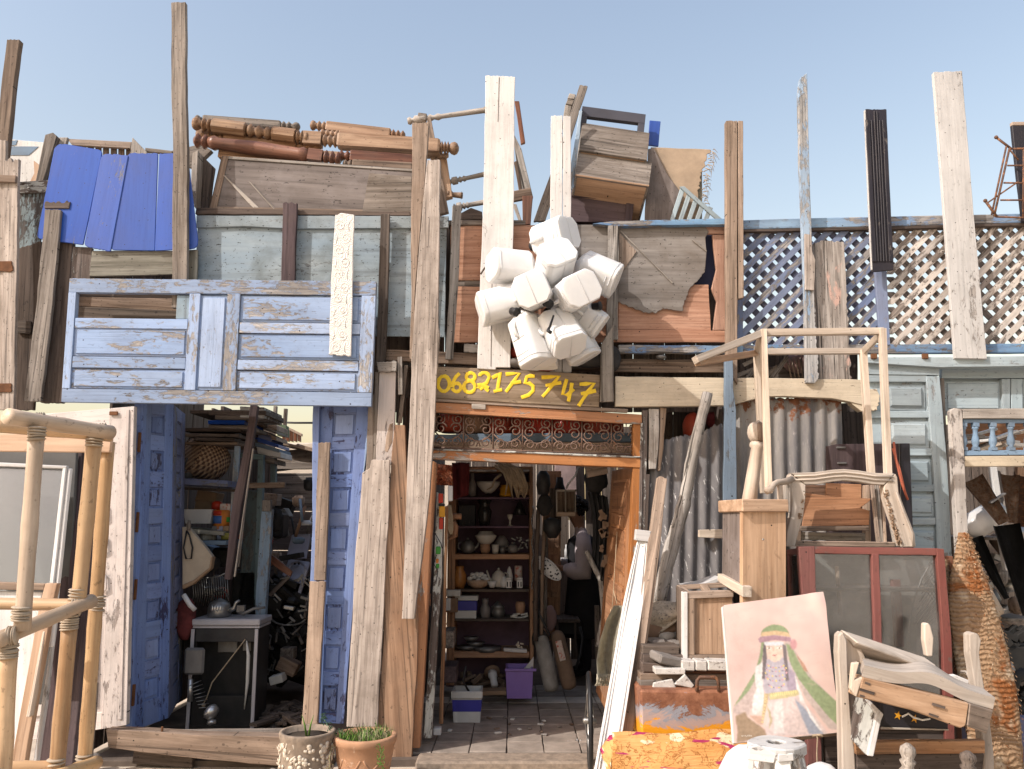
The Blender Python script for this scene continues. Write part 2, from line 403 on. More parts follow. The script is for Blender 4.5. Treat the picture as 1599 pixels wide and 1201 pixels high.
class Q:
    """a flat quad in space: corners tl, tr, br, bl; u to its right, v down, d out towards the viewer"""
    def __init__(s, tl, tr, br, bl):
        s.c = [Vector(p) for p in (tl, tr, br, bl)]
        n = (s.c[1] - s.c[0]).cross(s.c[3] - s.c[0]).normalized()
        if n.dot(CAM - s.c[0]) < 0: n = -n
        s.n = n
    @staticmethod
    def px(tl, tr, br, bl, Y):
        ys = Y if isinstance(Y, (tuple, list)) else (Y,) * 4
        return Q(*[pt(p[0], p[1], y) for p, y in zip((tl, tr, br, bl), ys)])
    def p(s, u, v, d=0.0):
        a = s.c[0].lerp(s.c[1], u); b = s.c[3].lerp(s.c[2], u)
        return a.lerp(b, v) + s.n * d
    def w(s): return (s.c[1] - s.c[0]).length
    def h(s): return (s.c[3] - s.c[0]).length
    def box(s, mb, u0, v0, u1, v1, d0, d1, bev=.002, axis=None, taper=0.0):
        bm = bmesh.new()
        tu = taper / max(s.w(), 1e-6); tv = taper / max(s.h(), 1e-6)
        lo = [s.p(u0, v0, d0), s.p(u1, v0, d0), s.p(u1, v1, d0), s.p(u0, v1, d0)]
        hi = [s.p(u0 + tu, v0 + tv, d1), s.p(u1 - tu, v0 + tv, d1), s.p(u1 - tu, v1 - tv, d1), s.p(u0 + tu, v1 - tv, d1)]
        V = [bm.verts.new(p) for p in lo + hi]
        for f in ((0, 1, 2, 3), (7, 6, 5, 4), (0, 4, 5, 1), (1, 5, 6, 2), (2, 6, 7, 3), (3, 7, 4, 0)): bm.faces.new([V[i] for i in f])
        bevel_bm(bm, bev)
        if axis is None: axis = (s.p(u1, v0) - s.p(u0, v0)) if s.w() * abs(u1 - u0) > s.h() * abs(v1 - v0) else (s.p(u0, v1) - s.p(u0, v0))
        mb.add(bm, axis)
        return mb
    def part(s, parent, name, mat, u0, v0, u1, v1, d0, d1, bev=.002, label=None, taper=0.0):
        return put(name, s.box(MB(), u0, v0, u1, v1, d0, d1, bev, None, taper), mat, parent, label)

def box3(mb, c, sx, sy, sz, rot=None, bev=.003, axis=None):
    bm = bmesh.new(); bmesh.ops.create_cube(bm, size=1)
    for v in bm.verts: v.co = Vector((v.co.x * sx, v.co.y * sy, v.co.z * sz))
    bevel_bm(bm, bev)
    m = rot or Matrix.Identity(3)
    for v in bm.verts: v.co = m @ v.co + Vector(c)
    mb.add(bm, axis or (m @ Vector((1, 0, 0)) if sx >= max(sy, sz) else m @ Vector((0, 0, 1)) if sz >= sy else m @ Vector((0, 1, 0))))
    return mb

def frames(pts):
    n = len(pts); ts = []
    for i in range(n):
        d = pts[min(i + 1, n - 1)] - pts[max(i - 1, 0)]
        ts.append(d.normalized() if d.length > 1e-9 else Vector((0, 0, 1)))
    ref = Vector((0, 1, 0)) if abs(ts[0].y) < .85 else Vector((0, 0, 1))
    u = ts[0].cross(ref).normalized(); out = []
    for t in ts:
        u = (u - t * u.dot(t)).normalized(); out.append((u, t.cross(u)))
    return out

def tube(mb, pts, r, n=8, closed=False, flaty=1.0, smooth=True, axis=None):
    pts = [Vector(p) for p in pts]
    rs = r if isinstance(r, (list, tuple)) else [r] * len(pts)
    fr = frames(pts); bm = bmesh.new(); rings = []
    for p, q, (a, b) in zip(pts, rs, fr):
        ring = []
        for k in range(n):
            an = 2 * math.pi * k / n
            d = (a * math.cos(an) + b * math.sin(an)) * q
            d.y *= flaty
            ring.append(bm.verts.new(p + d))
        rings.append(ring)
    m = len(rings)
    for i in range(m if closed else m - 1):
        A, Bq = rings[i], rings[(i + 1) % m]
        for k in range(n): bm.faces.new((A[k], A[(k + 1) % n], Bq[(k + 1) % n], Bq[k]))
    if not closed:
        bm.faces.new(rings[0]); bm.faces.new(list(reversed(rings[-1])))
    mb.add(bm, axis or (pts[-1] - pts[0] if not closed else (0, 0, 1)), smooth)
    return mb

def lathe(mb, p0, p1, prof, n=12, smooth=True, phase=0.0, sq=1.0):
    """profile [(t, radius)] turned about the line p0 - p1"""
    p0, p1 = Vector(p0), Vector(p1)
    a = (p1 - p0).normalized()
    ref = Vector((0, 1, 0)) if abs(a.y) < .85 else Vector((0, 0, 1))
    u = a.cross(ref).normalized(); w = a.cross(u)
    bm = bmesh.new(); rings = []
    for t, r in prof:
        c = p0 + (p1 - p0) * t
        rings.append([bm.verts.new(c + (u * math.cos(2 * math.pi * k / n + phase) + w * sq * math.sin(2 * math.pi * k / n + phase)) * max(r, .0004)) for k in range(n)])
    for A, Bq in zip(rings, rings[1:]):
        for k in range(n): bm.faces.new((A[k], A[(k + 1) % n], Bq[(k + 1) % n], Bq[k]))
    bm.faces.new(rings[0]); bm.faces.new(list(reversed(rings[-1])))
    mb.add(bm, a, smooth)
    return mb

def ball(mb, c, rx, ry=None, rz=None, sub=2, rough=0.0, rot=None):
    bm = bmesh.new(); bmesh.ops.create_icosphere(bm, subdivisions=sub, radius=1)
    ry = ry or rx; rz = rz or rx
    m = rot or Matrix.Identity(3)
    for v in bm.verts:
        k = 1 + R.uniform(-rough, rough)
        v.co = m @ Vector((v.co.x * rx * k, v.co.y * ry * k, v.co.z * rz * k)) + Vector(c)
    mb.add(bm, (0, 0, 1), True)
    return mb

def stick(mb, a, b, w, t, ref=(0, -1, 0), bev=.002, ext=0.0):
    """rectangular bar from a to b, w wide across the view, t deep"""
    a, b = Vector(a), Vector(b); d = (b - a).normalized()
    a = a - d * ext; b = b + d * ext
    s = d.cross(Vector(ref)).normalized() * (w / 2); q = d.cross(s).normalized() * (t / 2)
    bm = bmesh.new()
    V = [bm.verts.new(p + x * s + y * q) for p in (a, b) for x, y in ((-1, -1), (1, -1), (1, 1), (-1, 1))]
    for f in ((3, 2, 1, 0), (4, 5, 6, 7), (0, 1, 5, 4), (1, 2, 6, 5), (2, 3, 7, 6), (3, 0, 4, 7)): bm.faces.new([V[i] for i in f])
    bevel_bm(bm, bev); mb.add(bm, d)
    return mb

def sheet(mb, pts3, rows, cols, thick, fn=None, smooth=True):
    """bilinear cloth-like sheet between corners tl, tr, br, bl, moved by fn(u, v) -> Vector, with thickness"""
    tl, tr, br, bl = [Vector(p) for p in pts3]
    n = (tr - tl).cross(bl - tl).normalized()
    bm = bmesh.new(); A = []; Bk = []
    for j in range(rows + 1):
        v = j / rows; ra, rb = [], []
        for i in range(cols + 1):
            u = i / cols
            p = tl.lerp(tr, u).lerp(bl.lerp(br, u), v)
            if fn: p = p + fn(u, v)
            ra.append(bm.verts.new(p)); rb.append(bm.verts.new(p - n * thick))
        A.append(ra); Bk.append(rb)
    for j in range(rows):
        for i in range(cols):
            bm.faces.new((A[j][i], A[j][i + 1], A[j + 1][i + 1], A[j + 1][i]))
            bm.faces.new((Bk[j][i], Bk[j + 1][i], Bk[j + 1][i + 1], Bk[j][i + 1]))
    for i in range(cols):
        bm.faces.new((A[0][i], Bk[0][i], Bk[0][i + 1], A[0][i + 1])); bm.faces.new((A[rows][i], A[rows][i + 1], Bk[rows][i + 1], Bk[rows][i]))
    for j in range(rows):
        bm.faces.new((A[j][0], A[j + 1][0], Bk[j + 1][0], Bk[j][0])); bm.faces.new((A[j][cols], Bk[j][cols], Bk[j + 1][cols], A[j + 1][cols]))
    mb.add(bm, tr - tl, smooth)
    return mb

def panel_field(q, root, mat, u0, v0, u1, v1, depth=.016, rim=.014, field=True, mat2=None):
    """a recessed door panel with a raised field, one part"""
    o = put('panel', q.box(MB(), u0 - .004, v0 - .002, u1 + .004, v1 + .002, -depth - .012, -depth, 0), mat, root)
    if field:
        ru = rim / q.w(); rv = rim / q.h()
        put('raised_field', q.box(MB(), u0 + ru, v0 + rv, u1 - ru, v1 - rv, -depth - .004, -depth + .011, 0, None, .006), mat, o)
    return o

def column_door(name, label, q, mat, n, su=.26, v0=.03, v1=.97, gap=.35, depth=.016, thick=.04, group=None, cat='door'):
    """a narrow door leaf: two stiles, rails, one column of n raised panels"""
    c = q.p(.5, 1, 0)
    root = T(name, label, cat, c, group)
    q.part(root, 'stile', mat, 0, 0, su, 1, -thick, 0)
    q.part(root, 'stile', mat, 1 - su, 0, 1, 1, -thick, 0)
    step = (v1 - v0) / n; last = 0.0
    for i in range(n):
        a = v0 + step * (i + gap / 2); b = v0 + step * (i + 1 - gap / 2)
        q.part(root, 'rail', mat, su + .001, last, 1 - su - .001, a, -thick + .001, -.0015)
        panel_field(q, root, mat, su, a, 1 - su, b, depth)
        last = b
    q.part(root, 'rail', mat, su + .001, last, 1 - su - .001, 1, -thick + .001, -.0015)
    return root
# ---------------------------------------------------------------- the setting
mb = MB()
N = 40
def gz(x, y): return -.004 + .012 * math.sin(x * 3.1 + y * 1.7) * math.sin(y * 2.3) if abs(x) < 5 and -7 < y < 5 else -.01
xs = [-900, -300, -80, -25, -10] + [-6 + i * .3 for i in range(41)] + [10, 25, 80, 300, 900]
ys = [-300, -80, -25, -12] + [-8 + i * .3 for i in range(41)] + [8, 15, 40, 120, 400, 1500]
mb.raw([(x, y, gz(x, y) - .012) for y in ys for x in xs], [(j * len(xs) + i, j * len(xs) + i + 1, (j + 1) * len(xs) + i + 1, (j + 1) * len(xs) + i) for j in range(len(ys) - 1) for i in range(len(xs) - 1)], (1, 0, 0), True)
put('ground', mb, 'sand_ground', kind='structure')
# shop floor slab with tiles laid one by one where they can be told apart
mb = MB(); box3(mb, (.35, 1.95, .005), 2.3, 4.1, .05)
floor = put('shop_floor', mb, 'earth_floor', kind='structure')
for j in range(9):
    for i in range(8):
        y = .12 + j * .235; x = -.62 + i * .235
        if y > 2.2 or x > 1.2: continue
        mb = MB(); pale = 1.45 < y < 1.75  # these rows are lighter to paint in the sunlit strip
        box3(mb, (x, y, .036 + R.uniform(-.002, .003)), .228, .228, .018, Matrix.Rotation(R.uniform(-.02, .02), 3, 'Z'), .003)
        put('tile', mb, 'tile_sun_strip' if pale else 'tile_dark', floor)
mb = MB(); box3(mb, (.22, -.12, .012), 1.6, .20, .07, None, .012)
put('door_step', mb, 'mortar', kind='structure')
mb = MB(); box3(mb, (-1.85, 1.35, -.005), 1.5, 2.9, .05); put('yard_floor', mb, 'earth_floor', kind='structure')

# ---------------------------------------------------------------- walls behind and between
def plank_wall(name, label, cat, q, n, mat, thick=.02, vertical=True, hi=0.0, mats=None):
    root = T(name, label, cat, q.p(.5, 1))
    for i in range(n):
        a, b = i / n + .002, (i + 1) / n - .002
        t = R.uniform(0, hi)
        m = (mats[i % len(mats)] if mats else mat)
        if vertical: q.part(root, 'plank', m, a, t, b, 1, -thick - R.uniform(0, .008), R.uniform(-.004, .004))
        else: q.part(root, 'plank', m, t * .3, a, 1 - R.uniform(0, hi) * .3, b, -thick - R.uniform(0, .008), R.uniform(-.004, .004))
    return root
V = Vector
plank_wall('plank_wall', 'narrow dark plank wall at the far corner of the yard', 'wall', Q(V((-2.9, 2.98, 2.5)), V((-2.42, 2.98, 2.5)), V((-2.42, 2.98, 0)), V((-2.9, 2.98, 0))), 4, 'umber_wood', hi=.03)
plank_wall('plank_wall', 'dark plank back wall of the shop seen behind the person', 'wall', Q(V((-.62, 3.6, 2.5)), V((1.5, 3.6, 2.5)), V((1.5, 3.6, 0)), V((-.62, 3.6, 0))), 12, 'umber_wood', hi=.02)
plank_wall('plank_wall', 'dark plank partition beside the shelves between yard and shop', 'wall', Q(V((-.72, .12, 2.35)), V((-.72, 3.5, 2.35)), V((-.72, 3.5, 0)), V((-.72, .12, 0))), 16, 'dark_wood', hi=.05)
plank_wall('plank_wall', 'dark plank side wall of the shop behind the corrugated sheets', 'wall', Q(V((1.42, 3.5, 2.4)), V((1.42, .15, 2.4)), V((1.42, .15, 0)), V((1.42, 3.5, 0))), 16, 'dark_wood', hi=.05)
r = T('unseen_board_roof', 'unseen rough board roof put over the shop to darken it', 'roof', (.35, 1.9, 2.5))  # unseen roof darkening the shop, left open at the back for light
for i in range(8):
    mb = MB(); y = .2 + i * .255 + R.uniform(-.01, .01)
    box3(mb, (.36, y + .1, 2.52 + R.uniform(-.01, .01)), 2.2, .22, .022, None, .003); put('plank', mb, 'umber_wood', r)
plank_wall('plank_wall', 'brown board wall closing the yard behind the white plastic chair', 'wall', Q(V((-2.6, 3.05, 1.95)), V((-.75, 3.05, 1.95)), V((-.75, 3.05, 0)), V((-2.6, 3.05, 0))), 5, 'brown_sheet', vertical=False, mats=['grey_wood', 'brown_sheet', 'brown_sheet', 'brown_sheet', 'umber_wood'])
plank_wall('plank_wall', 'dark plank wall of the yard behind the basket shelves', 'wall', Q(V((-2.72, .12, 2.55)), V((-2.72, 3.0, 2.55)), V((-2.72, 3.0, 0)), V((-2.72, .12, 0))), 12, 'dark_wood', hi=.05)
plank_wall('plank_wall', 'dark back wall of the store behind the rusty gutters', 'wall', Q(V((2.3, 2.2, 2.35)), V((5.2, 2.2, 2.35)), V((5.2, 2.2, 0)), V((2.3, 2.2, 0))), 12, 'umber_wood')
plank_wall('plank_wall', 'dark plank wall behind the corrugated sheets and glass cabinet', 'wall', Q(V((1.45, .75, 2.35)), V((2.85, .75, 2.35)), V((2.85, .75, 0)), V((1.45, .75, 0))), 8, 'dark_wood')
mb = MB(); box3(mb, (-2.6, 7.0, 1.30), 6.5, .2, 2.62, None, .02)
put('plaster_wall', mb, 'plaster', None, 'sunlit pale plastered wall far beyond the yard', 'wall')
for lab, p4, Y in (('added dark boards blocking the sky behind the orange wall and the white jugs', [(596, 352), (1136, 356), (1136, 643), (596, 643)], .30), ('added dark boards blocking the sky under the lattice behind the loose slats', [(1148, 553), (1340, 553), (1340, 604), (1148, 604)], .46), ('added dark boards blocking the sky behind the grey blue sheet', [(60, 392), (596, 352), (596, 622), (60, 622)], .28), ('added dark boards blocking the sky behind the worn block by the doorway', [(1002, 634), (1150, 634), (1150, 740), (1002, 740)], .62)):
    r = T('gap_blocking_boards', lab, 'wall', pt(*p4[3], Y))  # added backing, keeps the gaps dark instead of showing sky
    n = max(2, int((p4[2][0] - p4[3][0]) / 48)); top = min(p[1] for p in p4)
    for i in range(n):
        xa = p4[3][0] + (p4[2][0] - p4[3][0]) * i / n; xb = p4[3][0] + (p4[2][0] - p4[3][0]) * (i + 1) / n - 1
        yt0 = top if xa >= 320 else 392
        P(r, 'plank', [(xa, yt0), (xb, yt0), (xb, p4[2][1]), (xa, p4[2][1])], Y + R.uniform(0, .012), .02, 'umber_wood')
# ---------------------------------------------------------------- top row, from the side of the blue sheets onward
B('wooden_post', 'thin dark post rising behind the pale planks at the edge', 'post', [(9, 61), (29, 61), (9, 262), (-10, 262)], -.03, .05, 'brown_wood', rag=(0,), ragamp=.004)
B('pale_plank', 'narrow pale plank at the very edge beside the jagged one', 'plank', [(-14, 218), (8, 218), (3, 640), (-14, 640)], -.10, .03, 'pale_pink_wood')
B('pale_plank', 'pale plank with a jagged broken top beside the dark boards', 'plank', [(6, 250), (30, 247), (19, 640), (0, 640)], -.11, .03, 'pale_pink_wood', rag=(0,), ragamp=.03)
B('wooden_cleat', 'short brown cleat nailed near the jagged top of the pale plank', 'batten', [(-12, 272), (24, 273), (23, 284), (-12, 283)], -.135, .022, 'brown_wood')
B('rusty_hinge', 'square rusty hinge plate high on the pale plank', 'hinge', [(-12, 407), (17, 407), (20, 421), (15, 424), (-12, 422)], -.118, .008, 'hinge_rust', rag=(1,), ragamp=.006)
B('rusty_hinge', 'dark rusty hinge plate low on the pale plank above the bamboo', 'hinge', [(-12, 598), (17, 598), (17, 612), (-12, 612)], -.118, .008, 'hinge_rust', rag=(1,), ragamp=.006)
r = T('boat_hull', 'white hull with slate blue stripes far behind the pale planks', 'boat', pt(40, 300, 1.2))
P(r, 'hull_board', [(5, 216), (70, 222), (95, 310), (5, 310)], 1.2, .05, 'white_clean')
P(r, 'blue_stripe', [(8, 221), (27, 218), (24, 226), (8, 228)], 1.195, .003, 'slate_blue'); P(r, 'blue_stripe', [(12, 228), (60, 228), (44, 242), (12, 242)], 1.195, .003, 'slate_blue')
B('torn_board', 'torn brown board scrap standing behind the carved post', 'board', [(52, 250), (62, 258), (60, 285), (45, 284), (53, 270)], .5, .01, 'honey_wood')
B('flaky_board', 'tall board with flaking pale blue paint beside the blue sheets', 'board', [(28, 302), (74, 300), (60, 390), (27, 390)], .07, .02, 'flaky_blue')
B('top_rail', 'short flaking rail on top of the flaking pale blue board', 'rail', [(28, 283), (76, 281), (74, 299), (28, 301)], .05, .05, 'flaky_white')
B('dark_board', 'wide dark brown board below the flaking pale blue board', 'board', [(26, 388), (64, 376), (52, 640), (16, 640)], .06, .02, 'dark_wood')
B('dark_cleat', 'small dark cleat on the wide dark brown board', 'batten', [(27, 500), (48, 501), (47, 521), (25, 519)], .035, .02, 'umber_wood')
B('dark_post', 'broad dark post leaning beside the light worn plank', 'post', [(84, 322), (116, 324), (94, 628), (60, 628)], .0, .05, 'dark_wood')
B('dark_post_cap', 'rough dark cross piece on top of the broad dark post', 'block', [(69, 315), (109, 314), (107, 325), (69, 325)], -.045, .07, 'dark_wood', rag=(0,))
B('worn_plank', 'light worn plank leaning in front of the broad dark post', 'plank', [(68, 326), (93, 327), (83, 470), (64, 626), (38, 626), (58, 470)], -.06, .03, 'grey_wood')
B('carved_post', 'upright post with carved holes behind the blue sheets', 'post', [(70, 210), (82, 206), (88, 212), (66, 284), (54, 284)], .35, .05, 'grey_wood')
B('pale_stud', 'narrow pale stud beside the carved post', 'batten', [(88, 214), (105, 214), (86, 284), (70, 284)], .40, .03, 'pale_wood')
r = T('slatted_crate', 'open slatted wooden crate behind the top of the blue sheets', 'crate', pt(160, 262, .6))
P(r, 'rail', [(104, 216), (205, 221), (203, 231), (112, 226)], .5, .03, 'tan_wood')
for i in range(8):
    x = 112 + i * 12; P(r, 'slat', [(x, 226), (x + 9, 227), (x + 9, 262), (x, 262)], .535, .015, 'brown_wood')
P(r, 'end_board', [(206, 214), (229, 237), (228, 262), (200, 262)], .40, .03, 'pale_wood')
P(r, 'rail', [(226, 230), (268, 235), (268, 240), (226, 236)], .45, .03, 'grey_wood')
B('brown_beam', 'rough brown beam end between the tall post and the turned legs', 'beam', [(262, 236), (312, 224), (330, 234), (300, 262), (262, 245)], .55, .05, 'grey_wood')
# blue sheets
def rounded(tl, tr, br, bl, rs):
    out = []
    c = [V((p[0], p[1])) for p in (tl, tr, br, bl)]
    for i in range(4):
        a, b, d = c[i - 1], c[i], c[(i + 1) % 4]
        if rs[i] <= 0: out.append((b.x, b.y)); continue
        p = b + (a - b).normalized() * rs[i]; q = b + (d - b).normalized() * rs[i]
        for k in range(5):
            t = k / 4; o = p.lerp(b, t).lerp(b.lerp(q, t), t); out.append((o.x, o.y))
    return out
sheets = [((86, 222), (160, 234), (129, 382), (56, 372), (14, 8, 2, 8), 'blue sheet with a scuffed corner, beside the carved post'),
          ((158, 239), (200, 242), (172, 392), (130, 384), (10, 3, 2, 8), 'narrow blue sheet between the scuffed one and the mid panel'),
          ((199, 238), (246, 239), (241, 391), (172, 390), (8, 2, 2, 6), 'blue sheet with a thin slot near its top edge'),
          ((248, 239), (292, 239), (310, 388), (241, 391), (2, 10, 14, 2), 'blue sheet with a slanting side behind the tall post')]
for i, (a, b, c, d, rs, lab) in enumerate(sheets):
    B('blue_sheet', lab, 'panel', rounded(a, b, c, d, rs), -.035 - .006 * (i % 2), .012, 'blue_sheet', group='row of blue sheets', jit=.0006)
B('olive_board', 'short olive grey board with flaking paint under the first blue sheet', 'board', [(108, 384), (143, 386), (140, 436), (104, 436)], .01, .03, 'flaky_white')
B('olive_board', 'long olive board nailed under the blue sheets', 'board', [(143, 391), (272, 391), (270, 428), (139, 431)], -.012, .02, 'olive_board')
B('olive_board', 'olive board end beyond the tall post under the blue sheets', 'board', [(288, 390), (308, 389), (306, 440), (286, 440)], -.008, .025, 'olive_board')
B('tall_post', 'tallest grey brown post in front of the blue sheets', 'post', [(268, 3), (290, 2), (291, 480), (267, 480)], -.088, .04, 'grey_wood', rag=(0,), ragamp=.004)
# roof junk over the grey blue panel
B('flat_box_side', 'open box with pale edge leaning between tall post and chest', 'box', [(300, 238), (309, 234), (304, 325), (297, 300)], .12, .30, 'pale_wood')
B('box_board', 'dark board leaning inside the open box', 'board', [(309, 236), (335, 262), (326, 326), (302, 322)], .22, .02, 'umber_wood')
q = Q.px((346, 243), (646, 264), (646, 334), (326, 328), .10)
r = T('lying_chest', 'big brown chest lid lying on its side with two pale streaks', 'cabinet', q.p(.5, 1))
q.part(r, 'panel', 'brown_sheet', .03, .06, 1, .95, -.02, -.004)
q.part(r, 'frame', 'brown_wood', 0, 0, .035, 1, -.05, .006); q.part(r, 'frame', 'brown_wood', .035, .93, 1, 1, -.05, .006); q.part(r, 'frame', 'pale_wood', .035, 0, 1, .05, -.05, .004)
q.part(r, 'body', 'umber_wood', .01, .02, 1, 1, -.45, -.055)
P(r, 'pale_streak', [(347, 272), (352, 274), (404, 324), (394, 324)], .0935, .004, 'pale_wood'); P(r, 'pale_streak', [(387, 282), (391, 284), (430, 326), (426, 326)], .0935, .004, 'pale_wood')
P(r, 'worn_patch', [(576, 270), (642, 275), (642, 330), (565, 331)], .0935, .003, 'grey_wood')
B('dark_sill', 'rough dark plank under the brown chest lid', 'plank', [(306, 324), (400, 326), (640, 331), (640, 337), (304, 334)], .03, .3, 'dark_wood')

def turned_leg(name, label, a, b, r0, mat, spec, Ya, Yb, group='turned furniture legs piled on the roof'):
    """spec: ('s', t0, t1, k) square stretch, ('k', t0, t1) knob, ('b', t0, t1) beads, ('c', t0, t1, k) round shaft"""
    p, q = pt(*a, Ya), pt(*b, Yb); mb = MB(); L = q - p
    rm = r0 * mpp((Ya + Yb) / 2)
    for s in spec:
        A, Bq = p + L * s[1], p + L * s[2]
        if s[0] == 's': lathe(mb, A, Bq, [(0, rm * 1.15 * s[3]), (.02, rm * 1.35 * s[3]), (.98, rm * 1.35 * s[3]), (1, rm * 1.15 * s[3])], 4, False, math.pi / 4)
        elif s[0] == 'o': lathe(mb, A, Bq, [(0, rm * .8), (.03, rm * s[3]), (.97, rm * s[3]), (1, rm * .8)], 8, False, math.pi / 8)
        elif s[0] == 'k': lathe(mb, A, Bq, [(0, rm * .3), (.15, rm * .75), (.4, rm * .95), (.7, rm * .8), (.88, rm * .5), (1, rm * .6)], 12)
        elif s[0] == 'b':
            n = s[3] if len(s) > 3 else 3; pr = []
            for i in range(n * 4 + 1): pr.append((i / (n * 4), rm * (.72 + .26 * math.sin(i * math.pi / 2 - math.pi / 2))))
            lathe(mb, A, Bq, pr, 12)
        elif s[0] == 'c': lathe(mb, A, Bq, [(0, rm * .7 * s[3]), (.06, rm * .95 * s[3]), (.1, rm * .75 * s[3]), (.5, rm * .95 * s[3]), (.9, rm * .8 * s[3]), (.95, rm * s[3]), (1, rm * .7 * s[3])], 12)
    return put(name, mb, mat, None, label, 'furniture leg', group)
TL = turned_leg
TL('turned_leg', 'grey carved turned leg topmost of the pile', (304, 186), (468, 198), 8, 'grey_wood', [('k', 0, .06), ('s', .08, .82, .8), ('b', .82, .92, 2), ('k', 1, .92)], .55, .55)
TL('turned_leg', 'thick pale octagonal leg with square blocks above the red leg', (300, 192), (484, 216), 12, 'turned_wood', [('k', 0, .08), ('b', .08, .17, 2), ('o', .17, .46, 1.05), ('b', .46, .68, 3), ('o', .68, .88, 1.02), ('b', .88, .95, 2), ('k', 1, .94)], .32, .32)
TL('turned_leg', 'long varnished red leg lying over the chest lid', (303, 219), (532, 249), 13, 'varnish_red', [('b', 0, .1, 2), ('c', .1, .78, 1.0), ('s', .78, .88, .75), ('b', .88, 1, 3)], .24, .24)
TL('turned_leg', 'small brown leg with a knob pointing at the sky', (484, 195), (632, 212), 9, 'turned_wood', [('k', 0, .07), ('b', .07, .17, 2), ('s', .17, .85, .85), ('b', .85, 1, 3)], .5, .5)
TL('turned_leg', 'broad pale leg with a ringed knob end beside the upright post', (474, 217), (716, 232), 11.5, 'turned_wood', [('s', 0, .12, .95), ('b', .12, .22, 3), ('s', .22, .88, 1.0), ('b', .88, .94, 3), ('k', 1, .93)], .33, .33)
TL('turned_leg', 'short varnished red leg under the broad pale one', (528, 243), (646, 252), 10, 'varnish_red', [('b', 0, .16, 2), ('s', .16, 1, .9)], .26, .26)
TL('turned_leg', 'dark brown leg lowest of the pile on the chest lid', (535, 255), (644, 261), 7, 'brown_wood', [('b', 0, .14, 2), ('s', .14, 1, .9)], .24, .24)
TL('turned_leg', 'ginger leg half hidden under the red one', (342, 241), (480, 252), 8, 'ginger_wood', [('s', 0, .9, .9), ('b', .9, 1, 2)], .30, .30)
TL('turned_leg', 'orange leg end lying under the octagonal one', (308, 206), (470, 228), 9, 'ginger_wood', [('s', 0, .92, .9), ('k', 1, .92)], .42, .42)
for i, (a, b, rr_, m, Y) in enumerate((((312, 212), (500, 232), 7, 'ginger_wood', .36), ((350, 205), (520, 222), 6, 'varnish_red', .5), ((420, 236), (560, 246), 7, 'turned_wood', .30), ((500, 207), (645, 222), 7, 'ginger_wood', .45), ((560, 236), (700, 243), 6, 'turned_wood', .40), ((440, 210), (590, 228), 6, 'brown_wood', .42))):
    TL('turned_leg', ['slim ginger leg wedged between the octagonal and red ones', 'slim red leg behind the octagonal one', 'slim leg crossing over the end of the red one', 'slim ginger leg just above the broad pale one', 'slim leg poking out under the ringed knob', 'slim brown leg in the gap mid pile'][i], a, b, rr_, m, [('k', 0, .05), ('b', .05, .2, 3), ('s', .2, .8, .85), ('b', .8, 1, 3)], Y, Y)
# upturned table with thin legs against the sky
r = T('upturned_table', 'upturned wooden table with thin turned legs against the sky', 'table', pt(690, 330, .5))
P(r, 'apron', [(690, 238), (696, 240), (706, 306), (692, 310), (668, 236)], .42, .06, 'honey_wood'); P(r, 'side_board', [(668, 182), (672, 182), (700, 330), (686, 334), (664, 200)], .40, .05, 'tan_wood')
for nm, a, b, ra in (('leg', (636, 189), (768, 170), 5.5), ('leg', (700, 284), (768, 269), 5), ('leg', (708, 324), (768, 313), 5.5), ('leg', (696, 303), (722, 305), 6)):
    mb = MB(); p, qq = pt(*a, .45), pt(*b, .45); k = ra * mpp(.45)
    lathe(mb, p, qq, [(0, k * .9), (.03, k * 1.2), (.06, k * .6), (.09, k * 1.3), (.2, k * 1.3), (.22, k * .6), (.27, k * 1.1), (.31, k * .6), (.36, k * 1.05), (.4, k * .7), (.9, k * .85), (.92, k * 1.15), (.95, k * .8), (1, k * .9)], 10)
    put(nm, mb, 'turned_wood' if ra > 5.9 else 'pale_wood', r)
mb = MB(); c = pt(659, 184, .45); box3(mb, c, .065, .06, .055, Matrix.Rotation(rad(8), 3, 'Y')); put('corner_block', mb, 'grey_wood', r)
B('upright_post', 'brown post standing behind the long slanting beam', 'post', [(642, 192), (668, 190), (660, 330), (648, 470), (646, 560), (640, 560), (643, 470)], -.065, .05, 'tan_wood')
B('slanting_beam', 'long weathered beam slanting down past the sign to the doorpost', 'beam', [(668, 249), (688, 249), (685, 400), (683, 505), (685, 520), (681, 570), (671, 770), (648, 966), (629, 966), (634, 770), (641, 560), (651, 420)], (-.19, -.15), .055, 'pale_pink_wood', rag=(0,), ragamp=.004)
# grey blue board wall
r = T('sheet_wall', 'stained grey blue sheet wall behind the white embossed board', 'wall', pt(500, 525, .03))
P(r, 'sheet', [(308, 354), (697, 356), (694, 526), (560, 524), (300, 500)], .045, .012, wood('grey_sheet', (.27, .28, .28), (.36, .38, .385), (.405, .455, .465), .80, (.25, .33, .40), dirt=.55, nails=.9, cracks=.1, gs=.45, bump=.3, stain=(.12, .14, .14)))
P(r, 'batten', [(306, 336), (700, 337), (700, 355), (460, 357), (380, 353), (306, 355)], .025, .03, 'grey_sheet')
B('purple_plank', 'dark purple plank with a splintered top on the grey blue sheet', 'plank', [(441, 317), (463, 316), (459, 470), (438, 470)], -.02, .03, 'mauve_wood', rag=(0,), ragamp=.012)
B('brown_batten', 'thin brown plank between the embossed board and the slanting beam', 'plank', [(593, 334), (607, 333), (605, 450), (601, 572), (586, 572), (590, 450)], -.03, .03, 'umber_wood')
